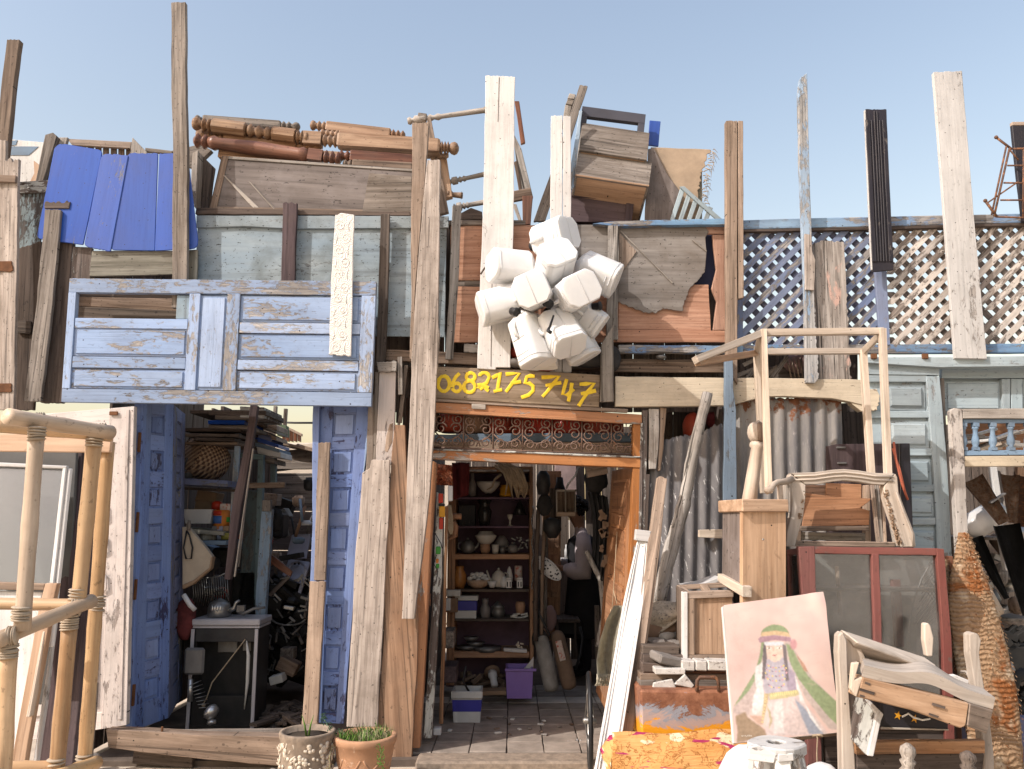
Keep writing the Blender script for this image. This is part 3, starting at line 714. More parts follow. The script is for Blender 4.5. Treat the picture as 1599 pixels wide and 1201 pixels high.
# white embossed board
k = NT('embossed_white'); g = k.g()
sp = k.scl(g, (1, 1, 1)); w1 = k.new('ShaderNodeTexVoronoi', {'Vector': sp, 'Scale': 17.0}, feature='F1')
rings = k.math('SINE', k.math('MULTIPLY', w1.outputs['Distance'], 42.0)); e2 = k.noise(sp, 22, 3, .5, 1.5)
hh = k.math('ADD', k.math('MULTIPLY', rings, .5), k.math('MULTIPLY', e2, .4))
col = k.mix(k.ramp(k.noise(g, 16, 7, .7), [(.62, 0), (.66, 1)]), (.72, .69, .65), (.42, .36, .30))
M['embossed_white'] = k.out(k.mix(k.math('MULTIPLY', k.ramp(hh, [(.0, 1), (.35, 0)]), .15), col, (.40, .36, .32)), .75, hh, .5, .006)
eb = B('embossed_board', 'white board with embossed scrolls nailed over the blue panel', 'board', [(523, 335), (532, 332), (552, 335), (549, 470), (546, 520), (545, 555), (511, 553), (516, 440)], -.165, .022, 'embossed_white', rag=(0, 5), ragamp=.006)
for i in range(11):
    y0 = 352 + i * 19; xc = 535 - (y0 - 350) * .035; s_ = 1 if i % 2 else -1
    mb = MB(); pts = [(xc + s_ * 5 + (2 + 6.5 * j / 20) * math.cos(s_ * j * .42), y0 + (2 + 6.5 * j / 20) * math.sin(s_ * j * .42)) for j in range(21)]
    tube(mb, [pt(x, y, -.166) for x, y in pts], .0024, 6, False, .5); tube(mb, [pt(xc - s_ * 11, y0 - 8, -.166), pt(xc - s_ * 8, y0, -.166), pt(xc - s_ * 10, y0 + 8, -.166)], [.002, .005, .002], 6, False, .4); put('scroll', mb, 'embossed_white', eb)
# the big pale blue panel (a door lying on its side)
q = Q.px((108, 434), (587, 439), (579, 634), (95, 627), -.135)
r = T('blue_panelled_door', 'large pale blue panelled door lying sideways with one missing panel', 'door', q.p(.5, 1))
pb = 'powder_blue'; pw = 'powder_blue_worn'
q.part(r, 'rail', pb, 0, 0, 1, .115, -.045, 0); q.part(r, 'rail', pb, 0, .895, 1, 1, -.045, 0)
q.part(r, 'stile', pb, 0, .117, .025, .893, -.045, .002)
q.part(r, 'stile', pb, .395, .117, .43, .893, -.045, .003); q.part(r, 'stile', pw, .518, .117, .56, .893, -.045, .004); q.part(r, 'stile', pw, .955, .117, 1, .893, -.045, .002)
panel_field(q, r, pb, .43, .13, .518, .885, .014, .012)
for (a, b) in ((.325, .405), (.635, .725)): q.part(r, 'rail', pb, .027, a, .393, b, -.04, -.001)
for (a, b) in ((.405, .625), (.735, .885)): panel_field(q, r, pb, .03, a, .392, b, .013, .008)
for (a, b) in ((.345, .43), (.645, .725)): q.part(r, 'rail', pw, .562, a, .953, b, -.04, -.001)
for (a, b) in ((.13, .335), (.44, .635), (.735, .885)): panel_field(q, r, pb, .565, a, .95, b, .013, .008)
q.part(r, 'pale_scrap', 'grey_sheet', .35, .125, .392, .318, -.05, -.02)
for i, (a, b, c, d, m) in enumerate((((112, 450), (300, 455), (300, 470), (112, 466), 'dark_wood'), ((112, 462), (300, 466), (300, 487), (112, 476), 'brown_wood'), ((112, 478), (300, 487), (300, 500), (112, 500), 'umber_wood'))):
    B('old_plank', ['dark upper plank seen through the missing door panel', 'ginger middle plank seen through the missing door panel', 'grey lowest plank seen through the missing door panel'][i], 'plank', [a, b, c, d], .09 - .02 * i, .02, m)
# orange panel wall with the torn sheet
r = T('orange_panel_wall', 'orange brown board wall behind the white jugs', 'wall', pt(900, 535, .06))
P(r, 'plank', [(703, 352), (965, 350), (965, 437), (703, 437)], .062, .025, 'orange_panel'); P(r, 'plank', [(703, 447), (965, 447), (965, 534), (700, 534)], .06, .025, 'orange_panel')
P(r, 'seam_strip', [(703, 437), (965, 437), (965, 447), (703, 447)], .072, .02, 'grey_wood')
P(r, 'plank', [(965, 442), (1106, 444), (1110, 516), (965, 514)], .064, .02, 'orange_panel'); P(r, 'plank', [(965, 354), (1060, 354), (1060, 442), (965, 442)], .066, .02, 'orange_panel')
P(r, 'rail', [(962, 514), (1136, 516), (1136, 534), (962, 534)], .05, .03, 'orange_panel'); P(r, 'rail', [(962, 349), (1134, 350), (1134, 365), (962, 362)], .052, .03, 'orange_panel')
P(r, 'stile', [(1112, 366), (1135, 366), (1136, 515), (1113, 515), (1119, 470), (1111, 450), (1118, 420)], .051, .03, 'orange_panel')
B('dark_matte', 'dark blue sheet filling the dark hole beside the torn sheet', 'cloth', [(1060, 355), (1116, 360), (1116, 450), (1060, 450)], .12, .02, plain('navy_hole_fill', (.035, .04, .08), .9))  # flat dark blue fill put in for the dark of the hole
torn = [(880, 350), (1000, 352), (1100, 353), (1107, 362), (1101, 371), (1103, 395), (1100, 425), (1088, 440), (1078, 450), (1072, 462), (1065, 487), (1050, 485), (1035, 482), (1025, 489), (1005, 489), (990, 482), (975, 476), (960, 470), (955, 400), (935, 440), (890, 442)]
B('torn_sheet', 'large torn grey plywood sheet with ragged lower edge', 'sheet', torn, .038, .007, wood('torn_ply', (.225, .19, .165), (.34, .30, .265), dirt=.4, gs=.35, nails=.7, cracks=.15, bump=.35), rag=(6, 7, 8, 9, 11, 12, 13, 14, 15, 16), ragamp=.006, jit=.003)
B('pale_scrap', 'pale triangular scrap beside the thin plank on the torn sheet', 'sheet', [(966, 362), (994, 392), (966, 430)], .030, .004, 'tan_wood')
for a, b, lab in (((968, 360), (1050, 442), 'long pale split batten across the torn sheet'), ((1080, 374), (1103, 392), 'short pale scratch batten near the hole')):
    mb = MB(); stick(mb, pt(*a, .028), pt(*b, .03), .009, .006); put('split_batten', mb, 'pale_wood', None, lab, 'batten')
B('thin_plank', 'thin wormy plank at the edge of the orange wall', 'plank', [(705, 321), (719, 320), (715, 400), (708, 560), (696, 560), (700, 430)], -.02, .03, 'wormy_wood')
B('white_post', 'wide white post with a centre crack beside the jugs', 'post', [(757, 117), (803, 119), (801, 300), (797, 573), (775, 573), (774, 577), (745, 575), (750, 400), (755, 250)], -.06, .035, 'white_paint', rag=(0,), ragamp=.004)
mb = MB(); stick(mb, pt(779, 120, -.0615), pt(777, 190, -.0615), .004, .003); stick(mb, pt(768, 420, -.0615), pt(766, 572, -.0615), .004, .003); put('split_crack', mb, 'dark_wood', None, 'dark split running down the wide white post', 'crack')
r = T('white_slat_post', 'narrow white post of two boards behind the jugs', 'post', pt(873, 582, 0))
P(r, 'board', [(860, 180), (878, 179), (877, 582), (857, 581)], -.012, .03, 'white_paint', rag=(0, 2), ragamp=.006); P(r, 'board', [(879, 180), (891, 181), (892, 580), (878, 582)], -.012, .032, 'white_paint', rag=(0, 2), ragamp=.006)
B('thin_plank', 'thin grey plank standing against the torn sheet', 'plank', [(949, 351), (965, 351), (963, 530), (945, 530)], -.01, .03, 'wormy_wood', rag=(0,), ragamp=.005)
B('notched_plank', 'grey plank with a slanting top beside the phone number', 'plank', [(938, 537), (957, 506), (958, 627), (937, 627)], -.075, .03, 'pale_wood')
# under the orange wall
B('cross_beam', 'brown beam above the sign between the thin plank and white post', 'beam', [(600, 545), (762, 552), (762, 571), (600, 562)], .02, .04, 'brown_wood')
B('rough_block', 'rough splintered block wedged under the orange wall', 'block', [(724, 536), (758, 538), (757, 551), (724, 549)], .0, .05, 'wormy_wood', rag=(0, 2), ragamp=.006)
B('grey_beam', 'grey horizontal plank above the cream beam', 'plank', [(958, 560), (1136, 562), (1136, 582), (958, 580)], .06, .03, 'brown_wood')
B('blue_rail', 'long faded blue rail under the orange wall', 'rail', [(965, 537), (1160, 540), (1160, 551), (965, 549)], .0, .05, 'rail_blue')
mb = MB(); ball(mb, pt(1032, 557, .03), .035, .03, .018, 2, .1); put('bent_plate', mb, 'dull_metal', None, 'bent grey metal plate under the blue rail', 'scrap')
for nm, lab, c, s, m in (('cloth_bundle', 'grey cloth bundle hanging under the jugs beside the white post', (815, 566, -.02), (.14, .05, .035), 'grey_cloth'), ('cloth_bundle', 'dark rolled bag under the torn sheet', (918, 562, .02), (.16, .06, .05), 'dark_matte'), ('red_rag', 'orange red rag showing under the orange wall', (808, 550, .03), (.05, .04, .05), 'red_cloth'), ('cloth_bundle', 'black cloth draped behind the notched plank', (955, 560, .0), (.06, .06, .09), 'charcoal_cloth'), ('red_rag', 'bit of red cloth over the end of the sign', (850, 577, -.01), (.06, .03, .015), 'red_cloth')):
    mb = MB(); ball(mb, pt(*c), *s, sub=3, rough=.06); put(nm, mb, m, None, lab, 'cloth')
# drawers and boxes stacked on the roof
q = Q.px((909, 191), (1014, 207), (1010, 249), (905, 233), .12)
def drawer(label, q, depth, mat, matin):
    r = T('wooden_drawer', label, 'drawer', q.p(.5, 1), 'drawers stacked on the roof')
    q.part(r, 'front_board', mat, 0, 0, 1, 1, -.02, 0)
    q.part(r, 'side_board', 'pale_wood', 0, .02, .03, .98, -depth, -.021); q.part(r, 'side_board', mat, .97, .02, 1, .98, -depth, -.021)
    q.part(r, 'bottom_board', matin, .03, .94, .97, .98, -depth, -.021)
    return r
def tiltq(tl, tr, br, bl, Y0, dy): return Q(pt(*tl, Y0 + dy), pt(*tr, Y0 + dy), pt(*br, Y0), pt(*bl, Y0))
drawer('upper grey wooden drawer tipped on the roof pile', tiltq((909, 191), (1014, 207), (1010, 249), (904, 234), .10, .10), .36, 'grey_wood', 'honey_wood')
drawer('lower grey wooden drawer with orange underside on the roof pile', tiltq((903, 235), (1018, 252), (1013, 290), (898, 273), .02, .12), .42, 'grey_wood', 'honey_wood')
q = Q(pt(898, 274, .02), pt(1013, 291, .02), pt(1002, 305, .34), pt(894, 283, .34)); mb = MB(); q.box(mb, 0, 0, 1, 1, -.012, 0); put('underside_board', mb, 'honey_wood', None, 'pale orange underside board of the lower drawer', 'board')
q = Q.px((892, 296), (990, 308), (986, 346), (890, 346), .2)
r = T('purple_box', 'dark purple panelled box under the drawers', 'box', q.p(.5, 1)); q.part(r, 'body', 'mauve_wood', 0, 0, 1, 1, -.4, 0); q.part(r, 'frame', 'mauve_wood', 0, 0, 1, .22, .001, .012); q.part(r, 'frame', 'mauve_wood', .88, .22, 1, 1, .001, .012)
q = Q.px((909, 165), (1008, 178), (1004, 216), (905, 205), .34)
r = T('dark_frame_box', 'dark slate box frame topmost behind the drawers', 'box', q.p(.5, 1))
ds = plain('slate_dark', (.075, .075, .095), .6, dirt=.2)
q.part(r, 'frame', ds, 0, 0, 1, .38, -.05, 0); q.part(r, 'frame', ds, 0, .38, .09, 1, -.05, 0); q.part(r, 'frame', ds, .9, .38, 1, 1, -.05, 0); q.part(r, 'back', 'slate_blue', .09, .38, .9, 1, -.3, -.27); q.part(r, 'side', ds, .0, 0, .03, 1, -.32, -.051)
B('blue_offcut', 'bright blue board behind the stacked drawers', 'board', [(1014, 187), (1031, 189), (1028, 228), (1012, 226)], .45, .02, 'blue_sheet')
B('leaning_slat', 'long grey plank leaning behind the narrow white post', 'plank', [(905, 132), (917, 134), (850, 345), (832, 345)], .16, .03, 'grey_wood')
for i, (x, y) in enumerate(((889, 145), (886, 154), (882, 163))): B('timber_end', ['uppermost stub end beside the leaning plank', 'middle stub end beside the leaning plank', 'lowest stub end beside the leaning plank'][i], 'offcut', [(x, y), (x + 10, y + 2), (x + 7, y + (9 if i < 2 else 20)), (x - 3, y + (8 if i < 2 else 19))], .22, .2, 'pale_wood')
B('pale_batten', 'pale blue edge batten along the drawer pile', 'batten', [(904, 172), (909, 172), (896, 290), (889, 300), (886, 290)], .1, .02, 'strip_blue')
B('chair_fragment', 'broken dark chair leg dangling beside the wide white post', 'chair part', [(803, 157), (810, 157), (820, 222), (813, 224)], .25, .03, 'varnish_red')
r = T('broken_chair', 'broken dark chair frame with worn paint beside the white post', 'chair', pt(815, 345, .3))
for pts, m in (([(800, 205), (814, 233), (830, 300), (818, 305), (806, 250)], 'wormy_wood'), ([(802, 252), (807, 250), (816, 300), (811, 302)], 'brown_wood'), ([(800, 298), (828, 292), (832, 308), (800, 314)], 'brown_wood'), ([(815, 305), (832, 305), (828, 350), (816, 350)], 'varnish_red'), ([(800, 318), (806, 318), (816, 350), (812, 350)], 'pale_wood')): P(r, 'bar', pts, .28 + R.uniform(-.02, .02), .03, m)
B('dark_heap_board', 'dark plank lying behind the wide white post', 'board', [(716, 334), (735, 324), (752, 330), (752, 342), (716, 342)], .2, .2, 'dark_wood')
B('pale_ledge', 'pale ledge plank on top of the orange wall', 'plank', [(700, 343), (820, 343), (820, 350), (700, 351)], .05, .25, 'grey_wood')
# torn hide and slatted chair back
hp = [(1016, 230), (1060, 231), (1110, 233), (1104, 245), (1098, 262), (1094, 280), (1090, 300), (1092, 346), (1010, 346), (1012, 290)]
B('torn_hide', 'stiff tan hide standing on edge with a frayed side', 'hide', hp, .22, .008, 'hide_tan', rag=(2, 3, 4, 5), ragamp=.012, jit=.004)
mb = MB()
for i in range(34):
    t = i / 33; a = pt(1112 - 14 * min(1, t * 2.2) + R.uniform(-3, 3), 233 + t * 95, .215); tube(mb, [a, a + V((R.uniform(.01, .04), R.uniform(-.03, .01), R.uniform(-.03, .01))), a + V((R.uniform(.015, .05), R.uniform(-.03, .0), R.uniform(-.07, -.01)))], [.004, .003, .001], 5)
put('frayed_edge', mb, 'fringe', None, 'frayed fibres along the edge of the tan hide', 'fringe', kind='stuff')
B('hide_shadow_sheet', 'dark brown sheet standing for the shadow on the tan hide', 'board', [(1012, 232), (1020, 231), (1042, 272), (1062, 300), (1046, 346), (1006, 346)], .19, .01, 'brown_sheet')  # shadow on the hide built as a dark brown sheet
r = T('slatted_chair', 'grey slatted chair back leaning below the tan hide', 'chair back', pt(1080, 345, .15))
for i in range(5):
    x0 = 1064 + i * 11; x1 = 1045 + i * 13; P(r, 'slat', [(x0 - 2, 293 + i * 7), (x0 + 5, 296 + i * 7), (x1 + 7, 345), (x1, 345)], .16, .012, 'grey_blue_door')
P(r, 'rail', [(1060, 291), (1068, 290), (1128, 342), (1120, 344)], .145, .014, 'grey_blue_door')
B('hide_stud', 'greenish stud behind the slatted chair back', 'stud', [(1088, 262), (1096, 258), (1096, 345), (1086, 345)], .25, .02, 'olive_board')
# blue top rail and lattice fence
B('blue_roof_pole', 'bright blue weathered pole on top of the orange wall', 'pole', [(925, 349), (960, 345), (1134, 341), (1134, 350), (960, 353)], -.01, .05, 'rail_blue')
# ---------------------------------------------------------------- lattice fence on top
r = T('lattice_fence', 'long blue and white wooden lattice fence against the sky', 'fence', pt(1380, 552, .05))
P(r, 'top_rail', [(1140, 344), (1270, 340), (1420, 337), (1640, 332), (1640, 346), (1420, 352), (1270, 355), (1140, 358)], .035, .05, 'rail_blue')
P(r, 'ledge_strip', [(1140, 358), (1420, 352), (1640, 346), (1640, 350), (1420, 357), (1140, 362)], .02, .06, 'dark_wood')
P(r, 'bottom_rail', [(1150, 538), (1640, 536), (1640, 550), (1150, 552)], .03, .05, 'rail_blue')
def lattice(x0, x1, y0, y1, sp, w, matf, matb, Y, ph=0.0):
    h = y1 - y0
    for fam in (0, 1):
        n = int((x1 - x0 + h) / sp) + 2
        for i in range(n):
            c = x0 - h + i * sp + ph + (7 if fam else 0)          # foot (or head) of the slat
            ca = max(0.0, (x0 - c) / h); cb = min(1.0, (x1 - c) / h)
            if cb - ca < .06: continue
            if R.random() < .06: ca += (cb - ca) * R.uniform(.1, .4)
            j = R.uniform(-.8, .8); ww = w * R.uniform(.9, 1.1) / 2 * 1.414
            def at(t, s):
                x = c + t * h + s * ww + j; y = (y1 - t * h) if fam == 0 else (y0 + t * h)
                return (x, y)
            mat = matf if fam == 0 else matb
            if callable(mat): mat = mat(c + h * (ca + cb) / 2)
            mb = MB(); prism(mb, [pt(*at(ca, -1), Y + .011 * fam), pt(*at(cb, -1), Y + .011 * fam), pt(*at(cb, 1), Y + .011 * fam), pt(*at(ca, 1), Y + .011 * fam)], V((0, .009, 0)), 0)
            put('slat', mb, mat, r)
lattice(1154, 1372, 357, 540, 24, 9.7, lambda x: 'lattice_blue' if (x < 1300 or R.random() < .75) else 'dusty_blue', lambda x: 'lattice_back_shade_blue', .05)
lattice(1388, 1640, 352, 538, 23.5, 9.5, lambda x: 'lattice_white', lambda x: 'lattice_back_shade', .05, 5)
P(r, 'stud', [(1366, 420), (1384, 420), (1390, 540), (1374, 540)], .03, .03, 'lattice_blue')
P(r, 'stud', [(1154, 358), (1160, 358), (1160, 540), (1150, 540)], .045, .03, 'lattice_blue')
for i, (a, b) in enumerate((((1160, 570), (1185, 557)), ((1166, 590), (1196, 556)), ((1150, 586), (1180, 575)), ((1205, 590), (1230, 556)), ((1190, 592), (1214, 572)))):
    mb = MB(); stick(mb, pt(*a, .12 + .01 * i), pt(*b, .12 + .01 * i), .028, .008); put('lattice_scrap', mb, 'grey_wood', None, 'loose lattice slat piece in the gap above the cream beam', 'slat', 'loose lattice pieces')
mb = MB(); ball(mb, pt(1245, 567, .25), .1, .05, .07, 3, .12); put('pink_bundle', mb, plain('pink_cloth', (.38, .24, .22), .9, bumpv=.4), None, 'dusty pink cloth bundle behind the weathered post', 'cloth')
for i in range(7):
    mb = MB(); tube(mb, [pt(1228 + i * 7, 558, .2), pt(1236 + i * 6, 592, .18)], .006, 6); put('thin_stick', mb, 'brown_wood', None, 'thin brown stick behind the weathered post', 'stick', 'thin sticks above the cream beam')
B('grey_wood_scrap', 'grey board end behind the loose lattice pieces', 'board', [(1195, 572), (1265, 570), (1265, 592), (1195, 592)], .3, .03, 'umber_wood')
# posts on this side
r = T('brown_post', 'square brown post between the orange wall and the lattice', 'post', pt(1145, 560, -.05))
P(r, 'post_front', [(1133, 188), (1151, 188), (1151, 600), (1134, 570)], -.055, .05, 'tan_wood', rag=(0,), ragamp=.003); P(r, 'post_side', [(1152, 188), (1160, 188), (1161, 464), (1153, 466)], -.052, .045, 'tan_wood')
B('slate_post', 'tapered slate blue post in front of the corrugated sheets', 'post', [(1131, 561), (1143, 561), (1144, 608), (1149, 640), (1150, 790), (1129, 790), (1131, 640)], -.10, .04, 'slate_blue')
r = T('blue_white_post', 'slim blue and white flaking post with a patch board', 'post', pt(1267, 597, -.06))
P(r, 'post', [(1248, 124), (1253, 118), (1260, 113), (1263, 250), (1267, 360), (1271, 460), (1278, 590), (1272, 598), (1258, 597), (1256, 460), (1252, 360), (1248, 250), (1246, 145)], -.06, .035, 'strip_blue', rag=(0, 5), ragamp=.006); P(r, 'patch_board', [(1256, 364), (1267, 366), (1268, 392), (1273, 405), (1271, 453), (1257, 452)], -.075, .014, 'pale_pink_wood')
B('weathered_post', 'broad cracked driftwood post behind the slim blue one', 'post', [(1271, 378), (1290, 375), (1318, 378), (1322, 450), (1328, 592), (1280, 592), (1276, 480), (1270, 400)], -.015, .05, 'weathered_post', rag=(0, 1, 3), ragamp=.008)
r = T('fluted_board', 'black fluted board standing against the lattice', 'board', pt(1380, 422, -.06))
P(r, 'backing', [(1351, 170), (1384, 170), (1395, 421), (1362, 424)], -.055, .02, 'black_paint', rag=(0,), ragamp=.003)
for i in range(6):
    a = .17 + i * .12; w = .055 if 0 < i < 5 else .1
    a = (.0, .26, .39, .52, .65, .8)[i]; w = (.2, .07, .07, .07, .07, .2)[i]
    x0, x1 = 1351 + 33 * a, 1351 + 33 * (a + w); X0, X1 = 1362 + 33 * a, 1362 + 33 * (a + w)
    P(r, 'flute', [(x0, 186 if i not in (2, 3) else 172), (x1, 186 if i not in (2, 3) else 172), (X1, 408), (X0, 408)], -.064, .009, 'black_paint', bev=.003)
P(r, 'pale_edge', [(1349.5, 171), (1351.5, 171), (1362.5, 421), (1360.5, 421)], -.057, .02, 'white_paint')
B('white_board', 'broad leaning white board nailed over the lattice', 'board', [(1457, 112), (1502, 110), (1520, 330), (1541, 560), (1491, 559), (1474, 330)], -.055, .03, 'white_paint', jit=.001)
B('black_board', 'black grooved board at the edge behind the rusty chair frame', 'board', [(1580, 195), (1612, 195), (1620, 345), (1597, 345)], -.02, .03, 'black_paint'); B('rust_cap', 'pale rusty top end of the black grooved board', 'offcut', [(1580, 190), (1612, 189), (1612, 195), (1580, 195)], -.022, .032, 'tan_wood')
r = T('rusty_chair', 'rusty metal chair frame hooked on the lattice rail', 'chair', pt(1580, 340, -.12))
for a, b, wd_ in (((1555, 214), (1580, 233), 2), ((1577, 232), (1660, 230), 1.6), ((1576, 231), (1552, 337), 1.8), ((1571, 228), (1548, 335), 1.6), ((1573, 258), (1640, 258), 1.5), ((1567, 285), (1640, 286), 1.5), ((1562, 312), (1640, 312), 1.5), ((1555, 338), (1640, 341), 1.6), ((1538, 313), (1556, 338), 2.2), ((1542, 316), (1590, 283), 1.3), ((1575, 232), (1590, 250), 1.4), ((1598, 230), (1597, 340), 1.5)):
    mb = MB(); tube(mb, [pt(*a, -.13), pt(*b, -.13)], wd_ * mpp(-.13), 7); put('tube', mb, 'rusty_iron', r)
for c in ((1555, 214), (1538, 313)):
    mb = MB(); ball(mb, pt(*c, -.13), 3.2 * mpp(-.13)); put('foot', mb, 'rusty_iron', r)
# cream beam over the corrugated sheets
B('cream_beam', 'long cream painted beam over the corrugated sheets', 'beam', [(960, 587), (1130, 589), (1260, 591), (1345, 593), (1352, 634), (1300, 622), (1200, 618), (1140, 632), (960, 634)], -.03, .06, 'cream_paint', rag=(3,), ragamp=.006)
B('cream_beam_end', 'broken cream beam end behind the new wood frame', 'beam', [(1330, 608), (1370, 607), (1374, 618), (1370, 640), (1345, 642), (1330, 630)], -.022, .07, 'cream_paint', rag=(1, 2, 3), ragamp=.006)
# corrugated sheets
def corrugated(name, label, tl, tr, br, bl, Y, pitch_px, mat, ragged=0.0, cols=None):
    a, b, c, d = pt(*tl, Y), pt(*tr, Y), pt(*br, Y), pt(*bl, Y)
    n = (tr[0] - tl[0]) / pitch_px; cols = int(n * 8)
    rg = [R.uniform(0, ragged) for _ in range(cols + 1)]
    for i in range(1, cols): rg[i] = (rg[i - 1] + rg[i]) / 2
    def fn(u, v):
        k = .011 * math.cos(u * n * 2 * math.pi)
        return V((0, k, -rg[min(cols, int(u * cols))] * (1 - v) ** 3))
    mb = sheet(MB(), (a, b, c, d), 24, cols, .0015, fn)
    return put(name, mb, mat, None, label, 'metal sheet')
def corr_mat(name, base, light, rust, rustp, streak):
    k = NT(name); g = k.g()
    n1 = k.noise(k.scl(g, (9, 1.2, 9)), 1, 6, .65); n2 = k.noise(g, 9, 8, .72)
    col = k.mix(k.ramp(n1, [(.35, 0), (.65, 1)]), base, light)
    col = k.mix(k.ramp(k.noise(k.scl(g, (60, 9, 60)), 1, 5, .7), [(.60, 0), (.66, 1)]), col, streak)
    z = k.new('ShaderNodeSeparateXYZ', {0: k.new('ShaderNodeNewGeometry').outputs['Position']}).outputs[2]
    up = k.math('MULTIPLY', k.math('SUBTRACT', z, 2.05), 1.6)
    col = k.mix(k.ramp(k.math('ADD', n2, k.math('ADD', k.math('MULTIPLY', up, rustp), -.05)), [(.62, 0), (.67, 1)]), col, rust)
    M[name] = k.out(col, .75, n2, .4, .006, .25)
corr_mat('corr_rusty', (.135, .13, .135), (.30, .275, .25), (.17, .07, .035), .62, (.34, .31, .30))
corr_mat('corr_grey', (.105, .10, .105), (.20, .19, .19), (.22, .10, .06), .12, (.56, .55, .54))
corrugated('corrugated_sheet', 'rusty corrugated iron sheet under the cream beam', (1146, 616), (1314, 618), (1320, 860), (1146, 860), .03, 21, 'corr_rusty', .03)
corrugated('corrugated_sheet', 'dark grey spattered corrugated sheet behind the leaning planks', (1016, 690), (1142, 652), (1142, 960), (1006, 960), .05, 19, 'corr_grey', .05)
B('worn_block', 'worn block hanging beside the orange door frame', 'post', [(1013, 638), (1029, 638), (1028, 700), (1024, 732), (1013, 732)], -.005, .05, 'wormy_wood'); B('pale_stud', 'thin splintered stud with a violet stain beside the worn block', 'stud', [(1030, 636), (1040, 637), (1036, 700), (1031, 735), (1027, 735), (1029, 690)], .01, .04, 'tan_wood')
B('door_side_strip', 'peeling pale strip along the orange door frame', 'strip', [(1004, 640), (1012, 640), (1008, 860), (1000, 1000), (992, 1000), (999, 860)], -.01, .05, 'flaky_white')
mb = MB(); ball(mb, pt(1082, 668, .3), .075, .075, .11, 3, .02); put('red_drum', mb, 'rust_red_plastic', None, 'dull red drum seen in the gap below the cream beam', 'drum')
mb = MB(); ball(mb, pt(1118, 656, .35), .075, .07, .08, 3, .03); put('maroon_bag', mb, 'maroon_cloth', None, 'maroon bag in the gap beside the slate post', 'bag')
mb = MB(); box3(mb, pt(1038, 690, .3), .06, .03, .02); put('white_tag', mb, 'white_plastic', None, 'small pale box in the gap above the grey sheet', 'box')
B('small_batten', 'short pale batten end nailed to the grey corrugated sheet', 'batten', [(1091, 827), (1128, 826), (1128, 840), (1091, 839)], -.02, .03, 'new_wood')
def pole(name, label, cat, path, mat, n=9, group=None, rough=.08):
    """round pole along pixel points (x, y, radius px, Y)"""
    pts = []; rs = []
    for (x0, y0, r0, Y0), (x1, y1, r1, Y1) in zip(path, path[1:]):
        for k in range(6):
            t = k / 6; Y = Y0 + (Y1 - Y0) * t; pts.append(pt(x0 + (x1 - x0) * t, y0 + (y1 - y0) * t, Y) + V((R.uniform(-.002, .002), 0, 0))); rs.append((r0 + (r1 - r0) * t) * mpp(Y) * R.uniform(1 - rough, 1 + rough))
    x, y, rr, Y = path[-1]; pts.append(pt(x, y, Y)); rs.append(rr * mpp(Y))
    mb = tube(MB(), pts, rs, n)
    return put(name, mb, mat, None, label, cat, group)
pole('old_pole', 'crooked weathered pole leaning on the grey corrugated sheet', 'pole', [(1104, 614, 8, -.12), (1080, 715, 9, -.18), (1068, 785, 10, -.22), (1046, 860, 11, -.27), (1028, 940, 10, -.32)], 'wormy_wood', 9)
# grey blue door front on this side
r = T('grey_blue_door', 'big grey blue door leaf with recessed panels', 'door', pt(1430, 1000, .02))
g_ = 'grey_blue_door'
P(r, 'head_beam', [(1352, 557), (1493, 557), (1640, 555), (1640, 571), (1470, 573), (1352, 566)], -.03, .09, g_)
P(r, 'top_rail', [(1352, 567), (1466, 574), (1467, 586), (1352, 584)], .0, .05, g_)
P(r, 'stile', [(1446, 587), (1467, 587), (1480, 740), (1492, 1010), (1470, 1010), (1458, 740)], -.002, .05, g_)
P(r, 'field', [(1352, 586), (1448, 586), (1474, 1010), (1352, 1010)], .035, .02, g_)
for i, (x0, y0, x1, y1) in enumerate(((1382, 600, 1443, 641), (1386, 656, 1449, 701), (1392, 715, 1453, 757), (1398, 771, 1458, 806), (1402, 823, 1462, 868), (1406, 884, 1466, 930))):
    P(r, 'rail', [(1354, y0 - 15), (1447 + i * 4, y0 - 15), (1448 + i * 4, y0 - 4), (1354, y0 - 4)], .006, .03, g_)
    q = Q.px((x0, y0), (x1, y0 + 1), (x1 + 1, y1), (x0 + 3, y1 - 1), .028); mb = MB(); q.box(mb, 0, 0, 1, 1, -.01, .004, 0); q.box(mb, .06, .1, .92, .88, .004, .02, 0, None, .012); put('panel', mb, g_, r)
    mb = MB(); tube(mb, [pt(x1 + 3, y0 - 3, .02), pt(x1 + 6, y0 + 8, .018), pt(x1 + 6, y1 - 8, .018), pt(x1 + 3, y1 + 3, .02), pt(x0 + 10, y1 + 3, .02)], .007, 6); put('moulding', mb, g_, r)
for x in (1364, 1444):
    mb = MB(); box3(mb, pt(x, 556, -.035), .04, .02, .035); put('rusty_hook', mb, 'hinge_rust', r)
r = T('recessed_panelling', 'recessed grey blue panelling under the broad white board', 'panelling', pt(1540, 640, .12))
P(r, 'top_rail', [(1470, 572), (1640, 571), (1640, 590), (1470, 590)], .09, .04, g_); q = Q.px((1473, 592), (1563, 592), (1565, 645), (1474, 645), .10); panel_field(q, r, g_, .03, .06, .98, .92, .012, .012)
P(r, 'stile', [(1564, 591), (1577, 591), (1577, 645), (1566, 645)], .085, .04, g_); P(r, 'stile', [(1579, 591), (1597, 591), (1597, 645), (1579, 645)], .088, .04, g_); P(r, 'panel', [(1598, 591), (1640, 591), (1640, 645), (1598, 645)], .10, .03, g_)
P(r, 'backing', [(1468, 572), (1640, 572), (1640, 648), (1468, 648)], .135, .02, g_)
P(r, 'jamb', [(1468, 590), (1474, 590), (1492, 1010), (1484, 1010)], .05, .06, 'grey_wood')
